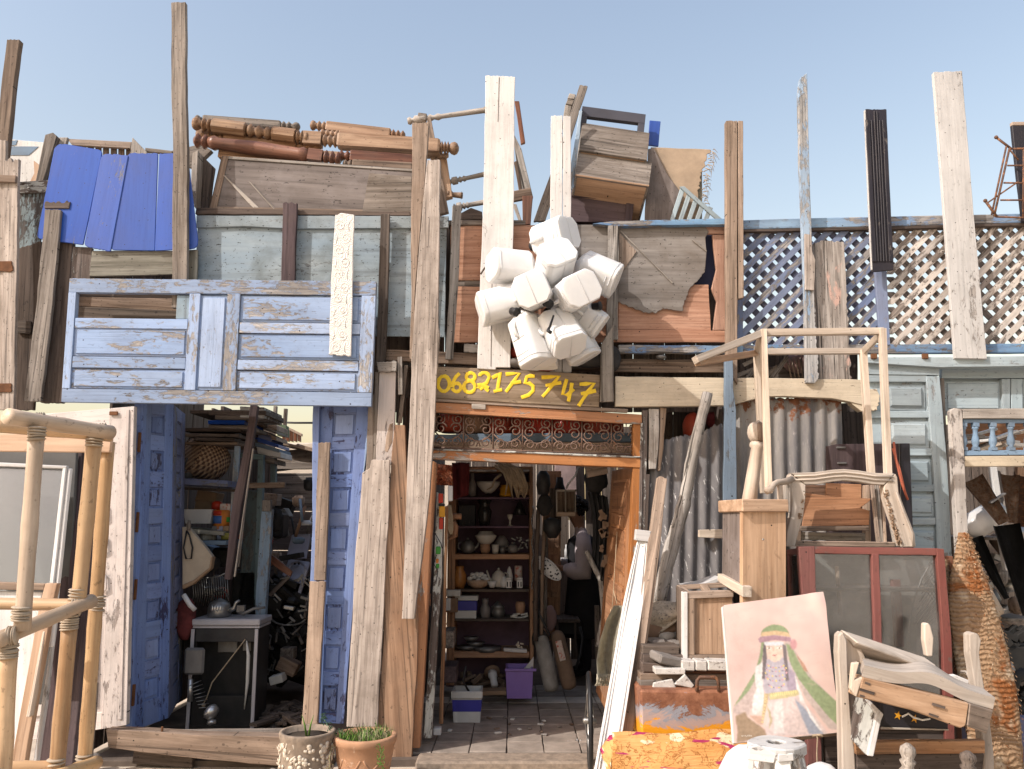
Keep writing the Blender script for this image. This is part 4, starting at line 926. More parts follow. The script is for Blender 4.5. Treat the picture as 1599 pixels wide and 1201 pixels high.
# baluster window frame
r = T('baluster_screen', 'peeling wooden window frame with small blue balusters', 'frame', pt(1540, 860, -.1))
P(r, 'stile', [(1484, 641), (1489, 637), (1502, 638), (1506, 720), (1513, 880), (1497, 880), (1489, 740)], -.12, .05, 'lattice_white')
P(r, 'top_rail', [(1503, 638), (1640, 637), (1640, 653), (1503, 653)], -.118, .05, 'pale_wood'); P(r, 'rail', [(1503, 654), (1640, 654), (1640, 660), (1504, 660)], -.10, .035, 'slate_blue'); P(r, 'rail', [(1506, 703), (1640, 702), (1640, 710), (1506, 711)], -.10, .04, 'slate_blue'); P(r, 'bottom_rail', [(1506, 712), (1640, 711), (1640, 727), (1507, 728)], -.115, .05, 'cream_paint')
for x in (1503, 1522, 1549, 1577, 1604):
    mb = MB(); a, b = pt(x, 660, -.085), pt(x + 1, 703, -.085); kx = mpp(-.085)
    lathe(mb, a, b, [(0, 6.2 * kx), (.14, 6.2 * kx)], 4, False, math.pi / 4); lathe(mb, a, b, [(.14, 4 * kx), (.2, 5.2 * kx), (.24, 3.6 * kx), (.4, 3.4 * kx), (.62, 5.6 * kx), (.75, 5.4 * kx), (.84, 3.6 * kx), (.88, 5.2 * kx), (.9, 4.2 * kx)], 12); lathe(mb, a, b, [(.89, 6.4 * kx), (1, 6.4 * kx)], 4, False, math.pi / 4)
    put('baluster', mb, 'slate_blue', r)
# ---------------------------------------------------------------- the doorway of the shop
r = T('phone_sign', 'brown plank sign with the yellow hand painted number 0682175747', 'sign', pt(806, 625, -.04))
sb_ = P(r, 'board', [(681, 572), (810, 577), (937, 585), (935, 635), (806, 629), (677, 621)], -.045, .03, 'sign_wood')
P(r, 'lower_strip', [(676, 621), (806, 629), (980, 638), (980, 644), (806, 634), (676, 626)], -.035, .03, 'tan_wood')
Z = lambda x, y: pt(640 + x / 4.0, 560 + y / 4.0, -.0475)
def arc(cx, cy, rx, ry, a0, a1, n=16): return [(cx + rx * math.cos(rad(a0 + (a1 - a0) * i / n)), cy + ry * math.sin(rad(a0 + (a1 - a0) * i / n))) for i in range(n + 1)]
digits = [('0', [arc(210, 155, 36, 48, -100, 262)]), ('6', [[(308, 90), (285, 112), (268, 145), (264, 178)] + arc(290, 178, 26, 26, 180, 360 + 170)]),
          ('8', [arc(378, 112, 27, 25, 90, 450), arc(370, 174, 35, 36, -90, 270)]), ('2', [arc(463, 112, 30, 26, 190, 380) + [(478, 150), (440, 166), (424, 182), (440, 190), (458, 172), (468, 172), (474, 190), (490, 200)], [(420, 165), (440, 160), (490, 182)]]),
          ('1', [[(512, 118), (540, 104), (563, 84), (552, 150), (545, 196)], [(520, 204), (545, 198), (574, 192)]]), ('7', [[(596, 96), (640, 92), (682, 90), (650, 135), (625, 170), (598, 206)], [(628, 152), (660, 148), (692, 142)]]),
          ('5', [[(778, 108), (750, 106), (728, 112), (718, 150), (745, 152), (768, 170), (768, 198), (740, 226), (694, 242)]]), ('7', [[(820, 116), (880, 112), (930, 108), (890, 160), (855, 205), (826, 236)], [(846, 166), (890, 158), (944, 148)]]),
          ('4', [[(978, 126), (964, 175), (952, 222), (980, 228), (1022, 188)], [(1010, 150), (1002, 205), (988, 266)]]), ('7', [[(1058, 158), (1100, 156), (1150, 152), (1110, 205), (1080, 250), (1052, 294)], [(1066, 218), (1110, 210), (1160, 198)]])]
for ch, strokes in digits:
    mb = MB()
    for si, s in enumerate(strokes):
        p = [Z(x, y) for x, y in s]; rr = [11.5 / 4 * mpp(-.05) * R.uniform(.85, 1.15) for _ in p]
        tube(mb, [v + V((0, -.0012 * si, 0)) for v in p], rr, 8, False, .22, False)
    put('painted_digit', mb, 'yellow_paint', sb_)
r = T('doorway_surround', 'orange painted door frame with a scrolled iron transom grille', 'door frame', pt(830, 1165, 0))
op = 'orange_paint'
P(r, 'head', [(674, 627), (806, 635), (1002, 647), (1002, 660), (806, 648), (674, 641)], -.02, .09, op); P(r, 'head_moulding', [(676, 638), (806, 646), (1000, 657), (1000, 662), (806, 651), (676, 643)], -.03, .03, op)
P(r, 'transom', [(668, 702), (830, 708), (1000, 715), (1000, 730), (830, 723), (667, 716)], -.02, .09, op); P(r, 'transom_edge', [(668, 699), (830, 705), (1000, 712), (1000, 715), (830, 708), (668, 702)], -.03, .05, 'flaky_white')
P(r, 'jamb', [(666, 640), (676, 641), (674, 700), (668, 715), (664, 700)], -.015, .09, op); P(r, 'jamb', [(668, 716), (681, 722), (673, 850), (655, 1168), (640, 1168), (651, 900), (660, 780)], -.012, .09, op)
P(r, 'jamb', [(988, 660), (1003, 661), (1001, 860), (985, 1168), (968, 1168), (984, 860), (988, 730)], -.012, .09, op); P(r, 'jamb_pale_edge', [(1000, 660), (1004, 660), (1001, 860), (990, 1050), (986, 1050), (996, 860)], -.02, .02, 'flaky_white')
P(r, 'white_strip', [(736, 630), (758, 631), (758, 639), (736, 638)], -.034, .01, 'pale_wood')
# scrolled grille
gr = T('iron_grille', 'rusty scrolled iron grille over the doorway', 'grille', pt(835, 705, .03))
def spiral(cx, cy, r0, r1, a0, turns, n=22): return [(cx + (r0 + (r1 - r0) * i / n) * math.cos(rad(a0) + turns * 2 * math.pi * i / n), cy + (r0 + (r1 - r0) * i / n) * math.sin(rad(a0) + turns * 2 * math.pi * i / n)) for i in range(n + 1)]
def bar(pts, rr=1.25, nm='scroll'):
    mb = MB(); k = rr * mpp(.03); tube(mb, [pt(x, y, .03) for x, y in pts], k, 5); put(nm, mb, 'grille_iron', gr)
def yt(x): return 642 + (x - 676) * .049
def yb(x): return 700 + (x - 676) * .038
bar([(676, yt(676) + 2), (1000, yt(1000) + 2)], 1.6, 'bar'); bar([(672, yb(676) - 2), (998, yb(998) - 2)], 1.6, 'bar')
for i in range(7):
    x0 = 677 + i * 46.2; x1 = x0 + 46.2; xm = (x0 + x1) / 2; t = yt(xm); b = yb(xm)
    bar([(x1, t + 2), (x1, b - 2)], 1.3, 'bar')
    for s in (-1, 1):
        cx = xm + s * 13
        bar(spiral(cx + s * 1, t + 11, 2.2, 8.5, 90 if s > 0 else 90, s * 1.35)); bar(spiral(cx - s * 1, t + 25, 2.5, 9.5, -60 if s > 0 else 240, -s * 1.3))
        bar([(xm + s * 22, t + 30), (xm + s * 12, t + 40), (xm, b - 14), (xm - s * 3, b - 6)], 1.2)
        bar(spiral(xm + s * 12, b - 12, 2.2, 8.5, -90, s * 1.3))
    mb = MB(); lathe(mb, pt(xm, t + 2, .03), pt(xm, t + 12, .03), [(0, .006), (1, .0008)], 6); put('spike', mb, 'grille_iron', gr)
# behind the grille
for i, (x, m, w_) in enumerate(((668, 'brown_bag', 22), (706, 'rust_red_plastic', 26), (742, 'old_clay', 26), (780, 'rust_red_plastic', 24), (815, 'rust_red_plastic', 20), (842, 'red_plastic', 26), (885, 'red_plastic', 30), (930, 'rust_red_plastic', 30), (962, 'rust_red_plastic', 14))):
    mb = MB(); yc = 652 + (x - 676) * .05; a = pt(x, yc + 22, .45); b = pt(x, yc - 16, .45); k = w_ * mpp(.45) * .8
    lathe(mb, a, b, [(0, k * .8), (.08, k), (.75, k), (.9, k * .7), (.97, k * .3), (1, k * .28)], 16); put('red_jug', mb, m, None, ['brown jug first from the slanting beam', 'dull red jug second from the slanting beam', 'clay brown jug third from the slanting beam', 'dull red jug fourth from the slanting beam', 'dull red jug fifth from the slanting beam', 'bright red jug in the middle', 'bright red jug just past the middle', 'dull red jug second from the worn block', 'small dull red jug beside the worn block'][i] + ' behind the iron grille', 'jug', 'red jugs behind the iron grille')
B('shelf_plank', 'grey blue plank behind the lower half of the grille', 'plank', [(660, 678), (1000, 676), (1000, 690), (660, 690)], .3, .3, 'slate_blue'); B('shelf_plank', 'pale brown plank right under the grey blue one behind the grille', 'plank', [(660, 690), (1000, 690), (1000, 706), (660, 704)], .26, .03, 'tan_wood')
# door leaf and other things inside the opening
q = Q(pt(955, 735, .75), pt(990, 727, .12), pt(975, 1165, .12), pt(930, 1080, .75))
r = T('orange_door_leaf', 'orange inner door leaf with carved panels folded inward', 'door', q.p(.5, 1))
q.part(r, 'board', 'orange_wood', 0, 0, 1, 1, -.035, 0)
for a, b in ((.05, .2), (.24, .42), (.46, .66), (.7, .95)): panel_field(q, r, 'orange_wood', .22, a, .8, b, -.012, .012)
mb = MB(); tube(mb, [pt(963, 830, .35), pt(960, 880, .34), pt(957, 930, .33), pt(953, 975, .32)], .003, 5); tube(mb, [pt(957, 920, .33), pt(965, 950, .32), pt(962, 985, .31), pt(955, 1000, .3), pt(953, 950, .32)], .003, 5); put('white_string', mb, 'rope', None, 'pale string hanging on the orange door leaf', 'string')
B('pale_door_edge', 'pale peeling door edge standing inside the doorway', 'board', [(681, 768), (691, 770), (688, 900), (672, 1152), (660, 1152), (676, 900)], .16, .05, 'flaky_white')
mb = MB(); box3(mb, pt(668, 936, .12), .035, .02, .08); put('door_latch', mb, 'rusty_iron', None, 'rusty latch on the pale peeling door edge', 'latch')
B('orange_stile', 'narrow orange upright behind the pale door edge', 'post', [(694, 790), (698, 790), (692, 1130), (686, 1130)], .3, .04, 'shelf_wood')
# ---------------------------------------------------------------- posts between the two openings
B('pale_plank', 'pale plank with nail holes and a bare brown streak beside the slanting beam', 'plank', [(592, 580), (618, 580), (616, 660), (611, 725), (586, 725)], -.03, .04, 'rose_white'); B('bark_streak', 'bare brown streak on the pale nailed plank', 'patch', [(608, 662), (613, 660), (612, 690), (604, 706), (601, 704), (603, 680)], -.033, .004, 'tan_wood')
B('plank_cap', 'rough dark cap block on the pale nailed plank', 'block', [(587, 564), (619, 564), (618, 579), (590, 581)], -.06, .08, 'wormy_wood', rag=(0, 2), ragamp=.006)
B('edge_strip', 'narrow grey strip at the edge of the pale nailed plank', 'strip', [(585, 580), (591, 580), (587, 725), (582, 725)], -.02, .04, 'grey_wood'); B('pale_board', 'pale pink board beside the blue panelled door jamb', 'board', [(574, 634), (584, 612), (582, 742), (570, 760)], -.01, .04, 'pale_pink_wood')
for i, (a, b, w_) in enumerate((((624, 557), (625, 616), 7), ((634, 570), (624, 660), 6), ((629, 618), (622, 664), 4), ((622, 575), (620, 660), 4))):
    mb = MB(); stick(mb, pt(*a, -.02 + .02 * i), pt(*b, -.02 + .02 * i), w_ * mpp(0), .02); put('splintered_rod', mb, 'wormy_wood' if i % 2 == 0 else 'umber_wood', None, 'thin splintered rod between the pale plank and slanting beam', 'stick', 'splintered rods by the slanting beam')
B('ginger_plank', 'broad ginger brown plank beside the shop doorway', 'plank', [(617, 662), (632, 664), (640, 800), (652, 960), (649, 1050), (638, 1212), (582, 1212), (588, 1125), (597, 1000), (605, 850), (612, 720)], -.05, .04, 'ginger_wood', rag=(0,), ragamp=.006)
B('wide_plank', 'wide bare plank with a notched top in front of the blue door', 'plank', [(580, 718), (609, 717), (608, 800), (601, 900), (587, 1135), (539, 1135), (552, 900), (562, 800), (566, 738), (577, 731)], -.075, .03, 'pale_pink_wood', rag=(0,), ragamp=.003)
q = Q.px((500, 632), (577, 630), (536, 1130), (489, 1128), .05)
column_door('blue_panelled_leaf', 'bright blue door leaf with eight square panels behind the planks', q, 'door_blue', 8, .26, .005, .99, .34)
B('blue_jamb', 'dark violet blue jamb at the edge of the yard opening', 'jamb', [(489, 628), (499, 628), (488, 1128), (478, 1126)], .02, .09, 'door_blue'); B('blue_edge', 'pale blue door edge strip beside the wide bare plank', 'strip', [(576, 632), (582, 632), (568, 740), (564, 760)], .0, .05, 'powder_blue')
B('narrow_plank', 'narrow plank with black marks nailed on the blue door', 'plank', [(497, 691), (515, 690), (513, 780), (506, 906), (488, 906), (494, 780)], -.02, .03, 'tan_wood', rag=(0,), ragamp=.005); B('narrow_plank', 'lower knotty plank standing on the floor before the blue door', 'plank', [(484, 907), (508, 908), (498, 1060), (494, 1135), (470, 1135), (475, 1060)], -.04, .03, 'tan_wood')
# blue folding leaves of the yard opening
B('blue_jamb', 'worn blue jamb beside the white door', 'jamb', [(208, 628), (222, 628), (206, 1142), (195, 1140)], .0, .06, 'door_blue')
q = Q(pt(223, 622, .03), pt(271, 630, .33), pt(262, 1121, .33), pt(208, 1141, .03))
column_door('blue_folding_leaf', 'outer blue folding door leaf with eight small panels', q, 'door_blue', 8, .28, .02, .95, .42)
q = Q(pt(272, 632, .34), pt(289, 646, .75), pt(284, 1086, .75), pt(263, 1121, .34))
column_door('blue_folding_leaf', 'inner greyish folding door leaf seen at a steep angle', q, 'dusty_blue', 8, .28, .02, .95, .42)
for i, y in enumerate((690, 815, 920, 1085)):
    mb = MB(); box3(mb, pt(217 - i * 3, y, -.01), .016, .02, .13); put('rusty_hinge', mb, 'hinge_rust', None, ['topmost', 'second', 'third', 'lowest'][i] + ' rusty strap hinge between the white door and the blue leaf', 'hinge', 'hinges of the blue folding leaf')
# white panelled door
q = Q.px((40, 648), (209, 634), (197, 1132), (20, 1160), -.14)
r = T('white_panelled_door', 'chipped pinkish white panelled door standing against the blue jamb', 'door', q.p(.5, 1))
q.part(r, 'stile', 'rose_white', .78, .0, 1, 1, -.045, 0); q.part(r, 'stile', 'rose_white', 0, 0, .12, 1, -.045, 0); q.part(r, 'edge_moulding', 'rose_white', .93, .01, .96, .98, .001, .008); q.part(r, 'rail', 'rose_white', .121, 0, .779, .11, -.044, -.001); q.part(r, 'rail', 'rose_white', .121, .60, .779, .645, -.044, -.001); q.part(r, 'rail', 'rose_white', .121, .95, .779, 1, -.044, -.001)
for a, b in ((.11, .6), (.645, .95)): panel_field(q, r, 'rose_white', .12, a, .78, b, .014, .03)
for y in (785, 835, 895): 
    mb = MB(); tube(mb, [pt(158, y, -.15), pt(164, y + 4, -.155), pt(165, y + 24, -.155), pt(160, y + 30, -.15)], .008, 6); put('arched_moulding', mb, 'rose_white', r)
mb = MB(); box3(mb, pt(177, 645, -.15), .055, .012, .025); put('rusty_catch', mb, 'hinge_rust', r)
# sill beam and things on the ground
B('sill_beam', 'heavy brown beam lying across the foot of the yard opening', 'beam', [(165, 1139), (300, 1146), (437, 1149), (440, 1195), (300, 1183), (168, 1168)], -.22, .10, 'brown_wood'); B('sill_beam', 'second lighter beam lying behind the heavy brown one', 'beam', [(262, 1143), (330, 1142), (440, 1141), (440, 1152), (300, 1148)], -.08, .08, 'grey_wood')
B('support_block', 'short brown block under the heavy sill beam', 'block', [(208, 1172), (300, 1182), (300, 1200), (206, 1192)], -.14, .1, 'dark_wood')
B('step_board', 'weathered board propped against the white door', 'board', [(140, 1066), (148, 1068), (138, 1200), (128, 1200)], -.3, .05, 'grey_wood')
mb = MB(); ball(mb, pt(145, 1188, -.2), .05, .05, .05, 2, .05); put('round_stone', mb, 'stone_grey', None, 'rounded brown stone by the bamboo frame foot', 'stone')
mb = MB(); stick(mb, pt(253, 1134, -.2), pt(252, 1152, -.2), .012, .012); put('iron_peg', mb, 'hinge_rust', None, 'small rusty peg standing in the sill beam', 'peg')
for i in range(26):
    x = R.uniform(150, 440); mb = MB(); c = pt(x, R.uniform(1190, 1206), R.uniform(-.45, -.25)); box3(mb, (c.x, c.y, .012), R.uniform(.02, .08), R.uniform(.015, .03), R.uniform(.01, .02), Matrix.Rotation(R.uniform(0, 3), 3, 'Z')); put('wood_chip', mb, R.choice(['umber_wood', 'stone_grey', 'grey_wood']), None, 'scrap of wood or stone on the ground by the sill beam', 'scrap', 'scraps along the sill beam')
# flower pots
def pot(name, label, cx, cy, rpx, Y, mat, h, taper, lipw):
    c = pt(cx, cy, Y); rr = rpx * mpp(Y); r = T(name, label, 'flower pot', (c.x, c.y, c.z - h))
    mb = MB(); lathe(mb, (c.x, c.y, c.z - h), (c.x, c.y, c.z), [(0, rr * taper), (.5, rr * (taper + .93) / 2 * 1.02), (.86, rr * .95), (.88, rr * (.95 + lipw)), (.97, rr * (.97 + lipw)), (1, rr * .98), (1, rr * .86), (.90, rr * .84), (.88, rr * .1)], 28); put('bowl', mb, mat, r)
    mb = MB(); lathe(mb, (c.x, c.y, c.z - .055), (c.x, c.y, c.z - .03), [(0, rr * .82), (1, rr * .83)], 20); put('soil', mb, 'soil', r)
    return r, c, rr
r, c, rr = pot('shell_pot', 'round clay pot covered in shells beside the sill beam', 480, 1140, 41, -.62, 'mortar', .30, .92, .02)
for i in range(150):
    an = R.uniform(math.pi * 1.0, math.pi * 2.0); z = c.z - R.uniform(.05, .27); rq = rr * (.945 - .0 * (c.z - z))
    p = V((c.x + math.cos(an) * rq, c.y + math.sin(an) * rq, z)); mb = MB(); s = R.uniform(.007, .016)
    if p.x - c.x < -.02 and i % 2: ball(mb, p, s * .5, s * .5, s * 1.9, 1, .05, Matrix.Rotation(R.uniform(-1, 1), 3, 'Y'))
    else: lathe(mb, p, p + V((math.cos(an), math.sin(an), 0)) * .007, [(0, s), (.6, s * .9), (.7, s * .55), (1, s * .4)], 9)
    put('shell', mb, 'shell', r.children[0])
mb = MB()
for a in (-.3, .35): tube(mb, [c + V((a * .02, 0, -.03)), c + V((a * .05, -.01, .03)), c + V((a * .10, -.02, .085))], [.006, .005, .001], 5)
put('sprout', mb, 'leaf_green', r)
def grass_tuft(nm, r, c, rr, n, hmin, hmax, m, spread=.85, zoff=-.03):
    mb = MB()
    for i in range(n):
        a = R.uniform(0, 6.28); q_ = math.sqrt(R.random()) * rr * spread; p = V((c.x + math.cos(a) * q_, c.y + math.sin(a) * q_, c.z + zoff)); h = R.uniform(hmin, hmax); l = V((R.uniform(-.5, .5), R.uniform(-.5, .3), 1)).normalized(); sd = V((R.uniform(-1, 1), R.uniform(-1, 1), 0)).normalized() * .0025
        b = p + l * h * .6; t = p + l * h + V((l.x, l.y, -.3)) * h * .3
        mb.raw([p - sd, p + sd, b + sd, b - sd, t], [(0, 1, 2, 3), (3, 2, 4)])
    put(nm, mb, m, r, kind='stuff')
r, c, rr = pot('terracotta_pot', 'terracotta pot with swags and a bushy green plant', 570, 1146, 46, -.58, 'terracotta', .31, .70, .04)
grass_tuft('foliage', r, c, rr, 300, .03, .085, 'leaf_green'); grass_tuft('dry_foliage', r, c + V((.05, -.01, 0)), rr * .7, 120, .04, .09, 'leaf_dry')
for k2 in range(4):
    mb = MB(); a0 = math.pi * (1.08 + k2 * .23); pts = []
    for i in range(9):
        t = i / 8; an = a0 + t * .62; z = c.z - .10 - .055 * math.sin(t * math.pi); rq = rr * (.96 - (c.z - z) * .85); pts.append(V((c.x + math.cos(an) * rq, c.y + math.sin(an) * rq, z)))
    tube(mb, pts, .006, 6); put('swag', mb, 'terracotta', r.children[0])
def vine(nm, r, pts, m, n, s):
    mb = MB(); tube(mb, pts, .002, 4)
    for i in range(n):
        t = R.random() * (len(pts) - 1); k2 = int(t); p = pts[k2].lerp(pts[min(k2 + 1, len(pts) - 1)], t - k2) + V((R.uniform(-.02, .02), R.uniform(-.02, .01), R.uniform(-.015, .015)))
        a = V((R.uniform(-1, 1), R.uniform(-.4, .4), R.uniform(-1, 1))).normalized() * s; b = a.cross(V((0, 1, .3))).normalized() * s * .4
        mb.raw([p - a, p + b, p + a, p - b], [(0, 1, 2, 3)])
    put(nm, mb, m, r)
vine('trailing_stem', r, [c + V((.1, -.14, -.01)), c + V((.12, -.19, -.05)), c + V((.115, -.19, -.10)), c + V((.14, -.17, -.14))], 'leaf_green', 45, .008)
vine('trailing_stem', r, [c + V((-.16, -.1, -.02)), c + V((-.17, -.13, -.09)), c + V((-.16, -.13, -.2)), c + V((-.13, -.14, -.26))], 'leaf_dry', 34, .007)
vine('leaning_stem', r, [c + V((-.13, .0, .0)), c + V((-.19, .0, .03)), c + V((-.235, .01, .07)), c + V((-.24, .02, .11))], plain('leaf_teal', (.06, .12, .075), .6), 60, .009)
# ---------------------------------------------------------------- bamboo frame and the frames stacked behind it
wood('bamboo', (.74, .36, .11), (.88, .54, .22), dirt=.26, nails=0, cracks=.35, gs=.55, rough=.45, bump=.2, stain=(.13, .075, .04)); wood('bamboo_pale', (.62, .42, .25), (.74, .55, .38), dirt=.24, nails=0, cracks=.3, gs=.5, rough=.5, bump=.2, stain=(.2, .13, .08)); plain('rattan_wrap', (.46, .37, .275), .75, sc=30, var=.2, dirt=.3)
r = T('bamboo_shelf', 'tall bamboo shelf frame with rattan bound joints', 'shelf frame', pt(60, 1290, -2.6))
def bam(a, b, ra, rb, mat='bamboo', nm='pole'):
    (x0, y0, Y0), (x1, y1, Y1) = a, b; p, q_ = pt(x0, y0, Y0), pt(x1, y1, Y1); L = (q_ - p).length; n = max(2, int(L / .28)); pts = []; rs = []
    for i in range(n * 4 + 1):
        t = i / (n * 4); k2 = i % 4; f = {0: 1.07, 1: .985, 2: .98, 3: .985}[k2]; pts.append(p.lerp(q_, t)); rs.append((ra * mpp(Y0) * (1 - t) + rb * mpp(Y1) * t) * f)
    mb = tube(MB(), pts, rs, 14); put(nm, mb, mat, r)
def wrap(x, y, Y, rpx, n=5, ax=(0, 0, 1), ln=18):
    mb = MB(); c = pt(x, y, Y); a = V(ax).normalized(); k = mpp(Y)
    for i in range(n):
        o = c + a * (i / max(1, n - 1) - .5) * ln * k; lathe(mb, o - a * .0035 + V((R.uniform(-.001, .001), 0, R.uniform(-.001, .001))), o + a * .0035, [(0, rpx * k * .9), (.5, rpx * k * 1.07), (1, rpx * k * .9)], 14)
    put('binding', mb, 'rattan_wrap', r)
bam((12, 650, -2.9), (172, 675, -2.45), 12.5, 10.5, 'bamboo_pale'); bam((-20, 664, -2.75), (172, 681, -2.42), 10, 8)
bam((57, 668, -2.82), (34, 985, -2.86), 11.5, 11.5, 'bamboo_pale', 'post'); bam((12, 1015, -2.86), (-2, 1300, -2.86), 13, 13, 'bamboo', 'post'); bam((147, 682, -2.47), (121, 950, -2.5), 11.5, 10.5, 'bamboo', 'post'); bam((109, 968, -2.52), (80, 1290, -2.52), 11, 11, 'bamboo', 'post'); bam((168, 690, -2.3), (124, 1290, -2.3), 10, 9.5, 'bamboo', 'post')
bam((-6, 1000, -2.92), (142, 938, -2.45), 12, 10, 'bamboo_pale'); bam((-20, 942, -2.5), (125, 944, -2.5), 9, 9); bam((-20, 1200, -2.6), (95, 1198, -2.52), 10, 10); bam((85, 1212, -2.6), (150, 1190, -2.3), 9, 9)
for a in ((57, 677, -2.83, 13, 5), (147, 686, -2.48, 12.5, 5), (32, 958, -2.87, 13, 6), (12, 1016, -2.87, 14, 6), (120, 930, -2.5, 12, 5), (108, 972, -2.53, 12.5, 6), (152, 942, -2.3, 11, 6), (86, 1196, -2.53, 12, 4), (130, 1190, -2.31, 11, 5)): wrap(*a)
for x, y, Y, rp in ((62, 658, -2.76, 14), (157, 673, -2.48, 12.5), (18, 992, -2.88, 14), (118, 948, -2.52, 12.5)): wrap(x, y, Y, rp, 4, (.9, .25, .05), 10)
P(r, 'shelf_board', [(-20, 676), (174, 679), (171, 706), (-20, 704)], -2.34, .02, 'honey_wood')
# panes and frames leaning behind
k = NT('dusty_pane'); g = k.g()
dust = k.ramp(k.noise(g, 4, 6, .7), [(.44, .05), (.70, .30)]); dn = k.new('ShaderNodeBsdfDiffuse', {0: (.24, .23, .22, 1)}); gl = k.new('ShaderNodeBsdfGlossy', {0: (.8, .8, .8, 1), 1: .12}); tr = k.new('ShaderNodeBsdfTransparent', {0: (.82, .84, .84, 1)})
m1 = k.new('ShaderNodeMixShader', {0: dust, 1: tr.outputs[0], 2: dn.outputs[0]}); fr = k.new('ShaderNodeFresnel', {0: 1.5}); m2 = k.new('ShaderNodeMixShader', {0: k.math('ADD', fr.outputs[0], .08), 1: m1.outputs[0], 2: gl.outputs[0]}); k.l.new(m2.outputs[0], k.n['Material Output'].inputs[0]); M['dusty_pane'] = k.m
r = T('white_framed_pane', 'dusty pane in a thin white frame leaning behind the bamboo', 'window', pt(40, 1000, -2.1))
P(r, 'glass', [(-30, 727), (104, 729), (70, 1010), (-30, 1010)], (-2.0, -2.15), .006, 'dusty_pane', jit=0); P(r, 'frame', [(-30, 720), (104, 727), (103, 732), (-30, 727)], -2.02, .02, 'white_clean', jit=.0005); P(r, 'frame', [(97, 730), (103, 730), (72, 1010), (65, 1010)], (-2.02, -2.17), .02, 'white_clean', jit=.0005); P(r, 'frame', [(105, 731), (110, 731), (80, 1010), (74, 1010)], (-2.01, -2.16), .02, 'white_clean', jit=.0005)
B('grey_screen', 'dark grey panel behind the white framed pane', 'panel', [(-30, 700), (118, 702), (100, 1100), (-30, 1100)], (-1.9, -1.95), .02, plain('screen_grey', (.11, .108, .105), .5, sc=5, var=.25, dirt=.3))
r = T('dark_brown_door', 'dark brown door leaning behind the bamboo frame', 'door', pt(90, 1230, -1.9))
P(r, 'leaf', [(112, 700), (136, 702), (118, 950), (78, 1240), (44, 1240), (86, 950)], (-1.85, -2.05), .03, 'mauve_wood'); P(r, 'edge', [(123, 700), (128, 700), (108, 950), (72, 1240), (66, 1240), (102, 950)], (-1.86, -2.06), .035, 'mauve_wood'); P(r, 'edge', [(138, 702), (158, 702), (140, 950), (108, 1240), (84, 1240), (122, 950)], (-1.84, -2.04), .03, 'mauve_wood')
B('white_lath', 'thin white lath between the orange frame and the dark door', 'lath', [(88, 935), (92, 935), (52, 1240), (44, 1240)], (-2.02, -2.16), .02, 'white_paint')
r = T('framed_board', 'orange brown wooden frame holding a white board behind the bamboo', 'frame', pt(30, 1240, -2.2))
P(r, 'top_rail', [(-30, 908), (70, 911), (68, 921), (-30, 920)], -2.2, .03, 'tan_wood'); P(r, 'stile', [(70, 910), (89, 911), (80, 950), (30, 1240), (8, 1240), (60, 950)], (-2.2, -2.3), .03, 'honey_wood'); P(r, 'inner_bead', [(66, 985), (70, 985), (46, 1120), (40, 1120)], (-2.225, -2.29), .03, 'new_wood'); P(r, 'white_board', [(-30, 922), (66, 924), (10, 1240), (-30, 1240)], (-2.18, -2.28), .01, 'white_clean')
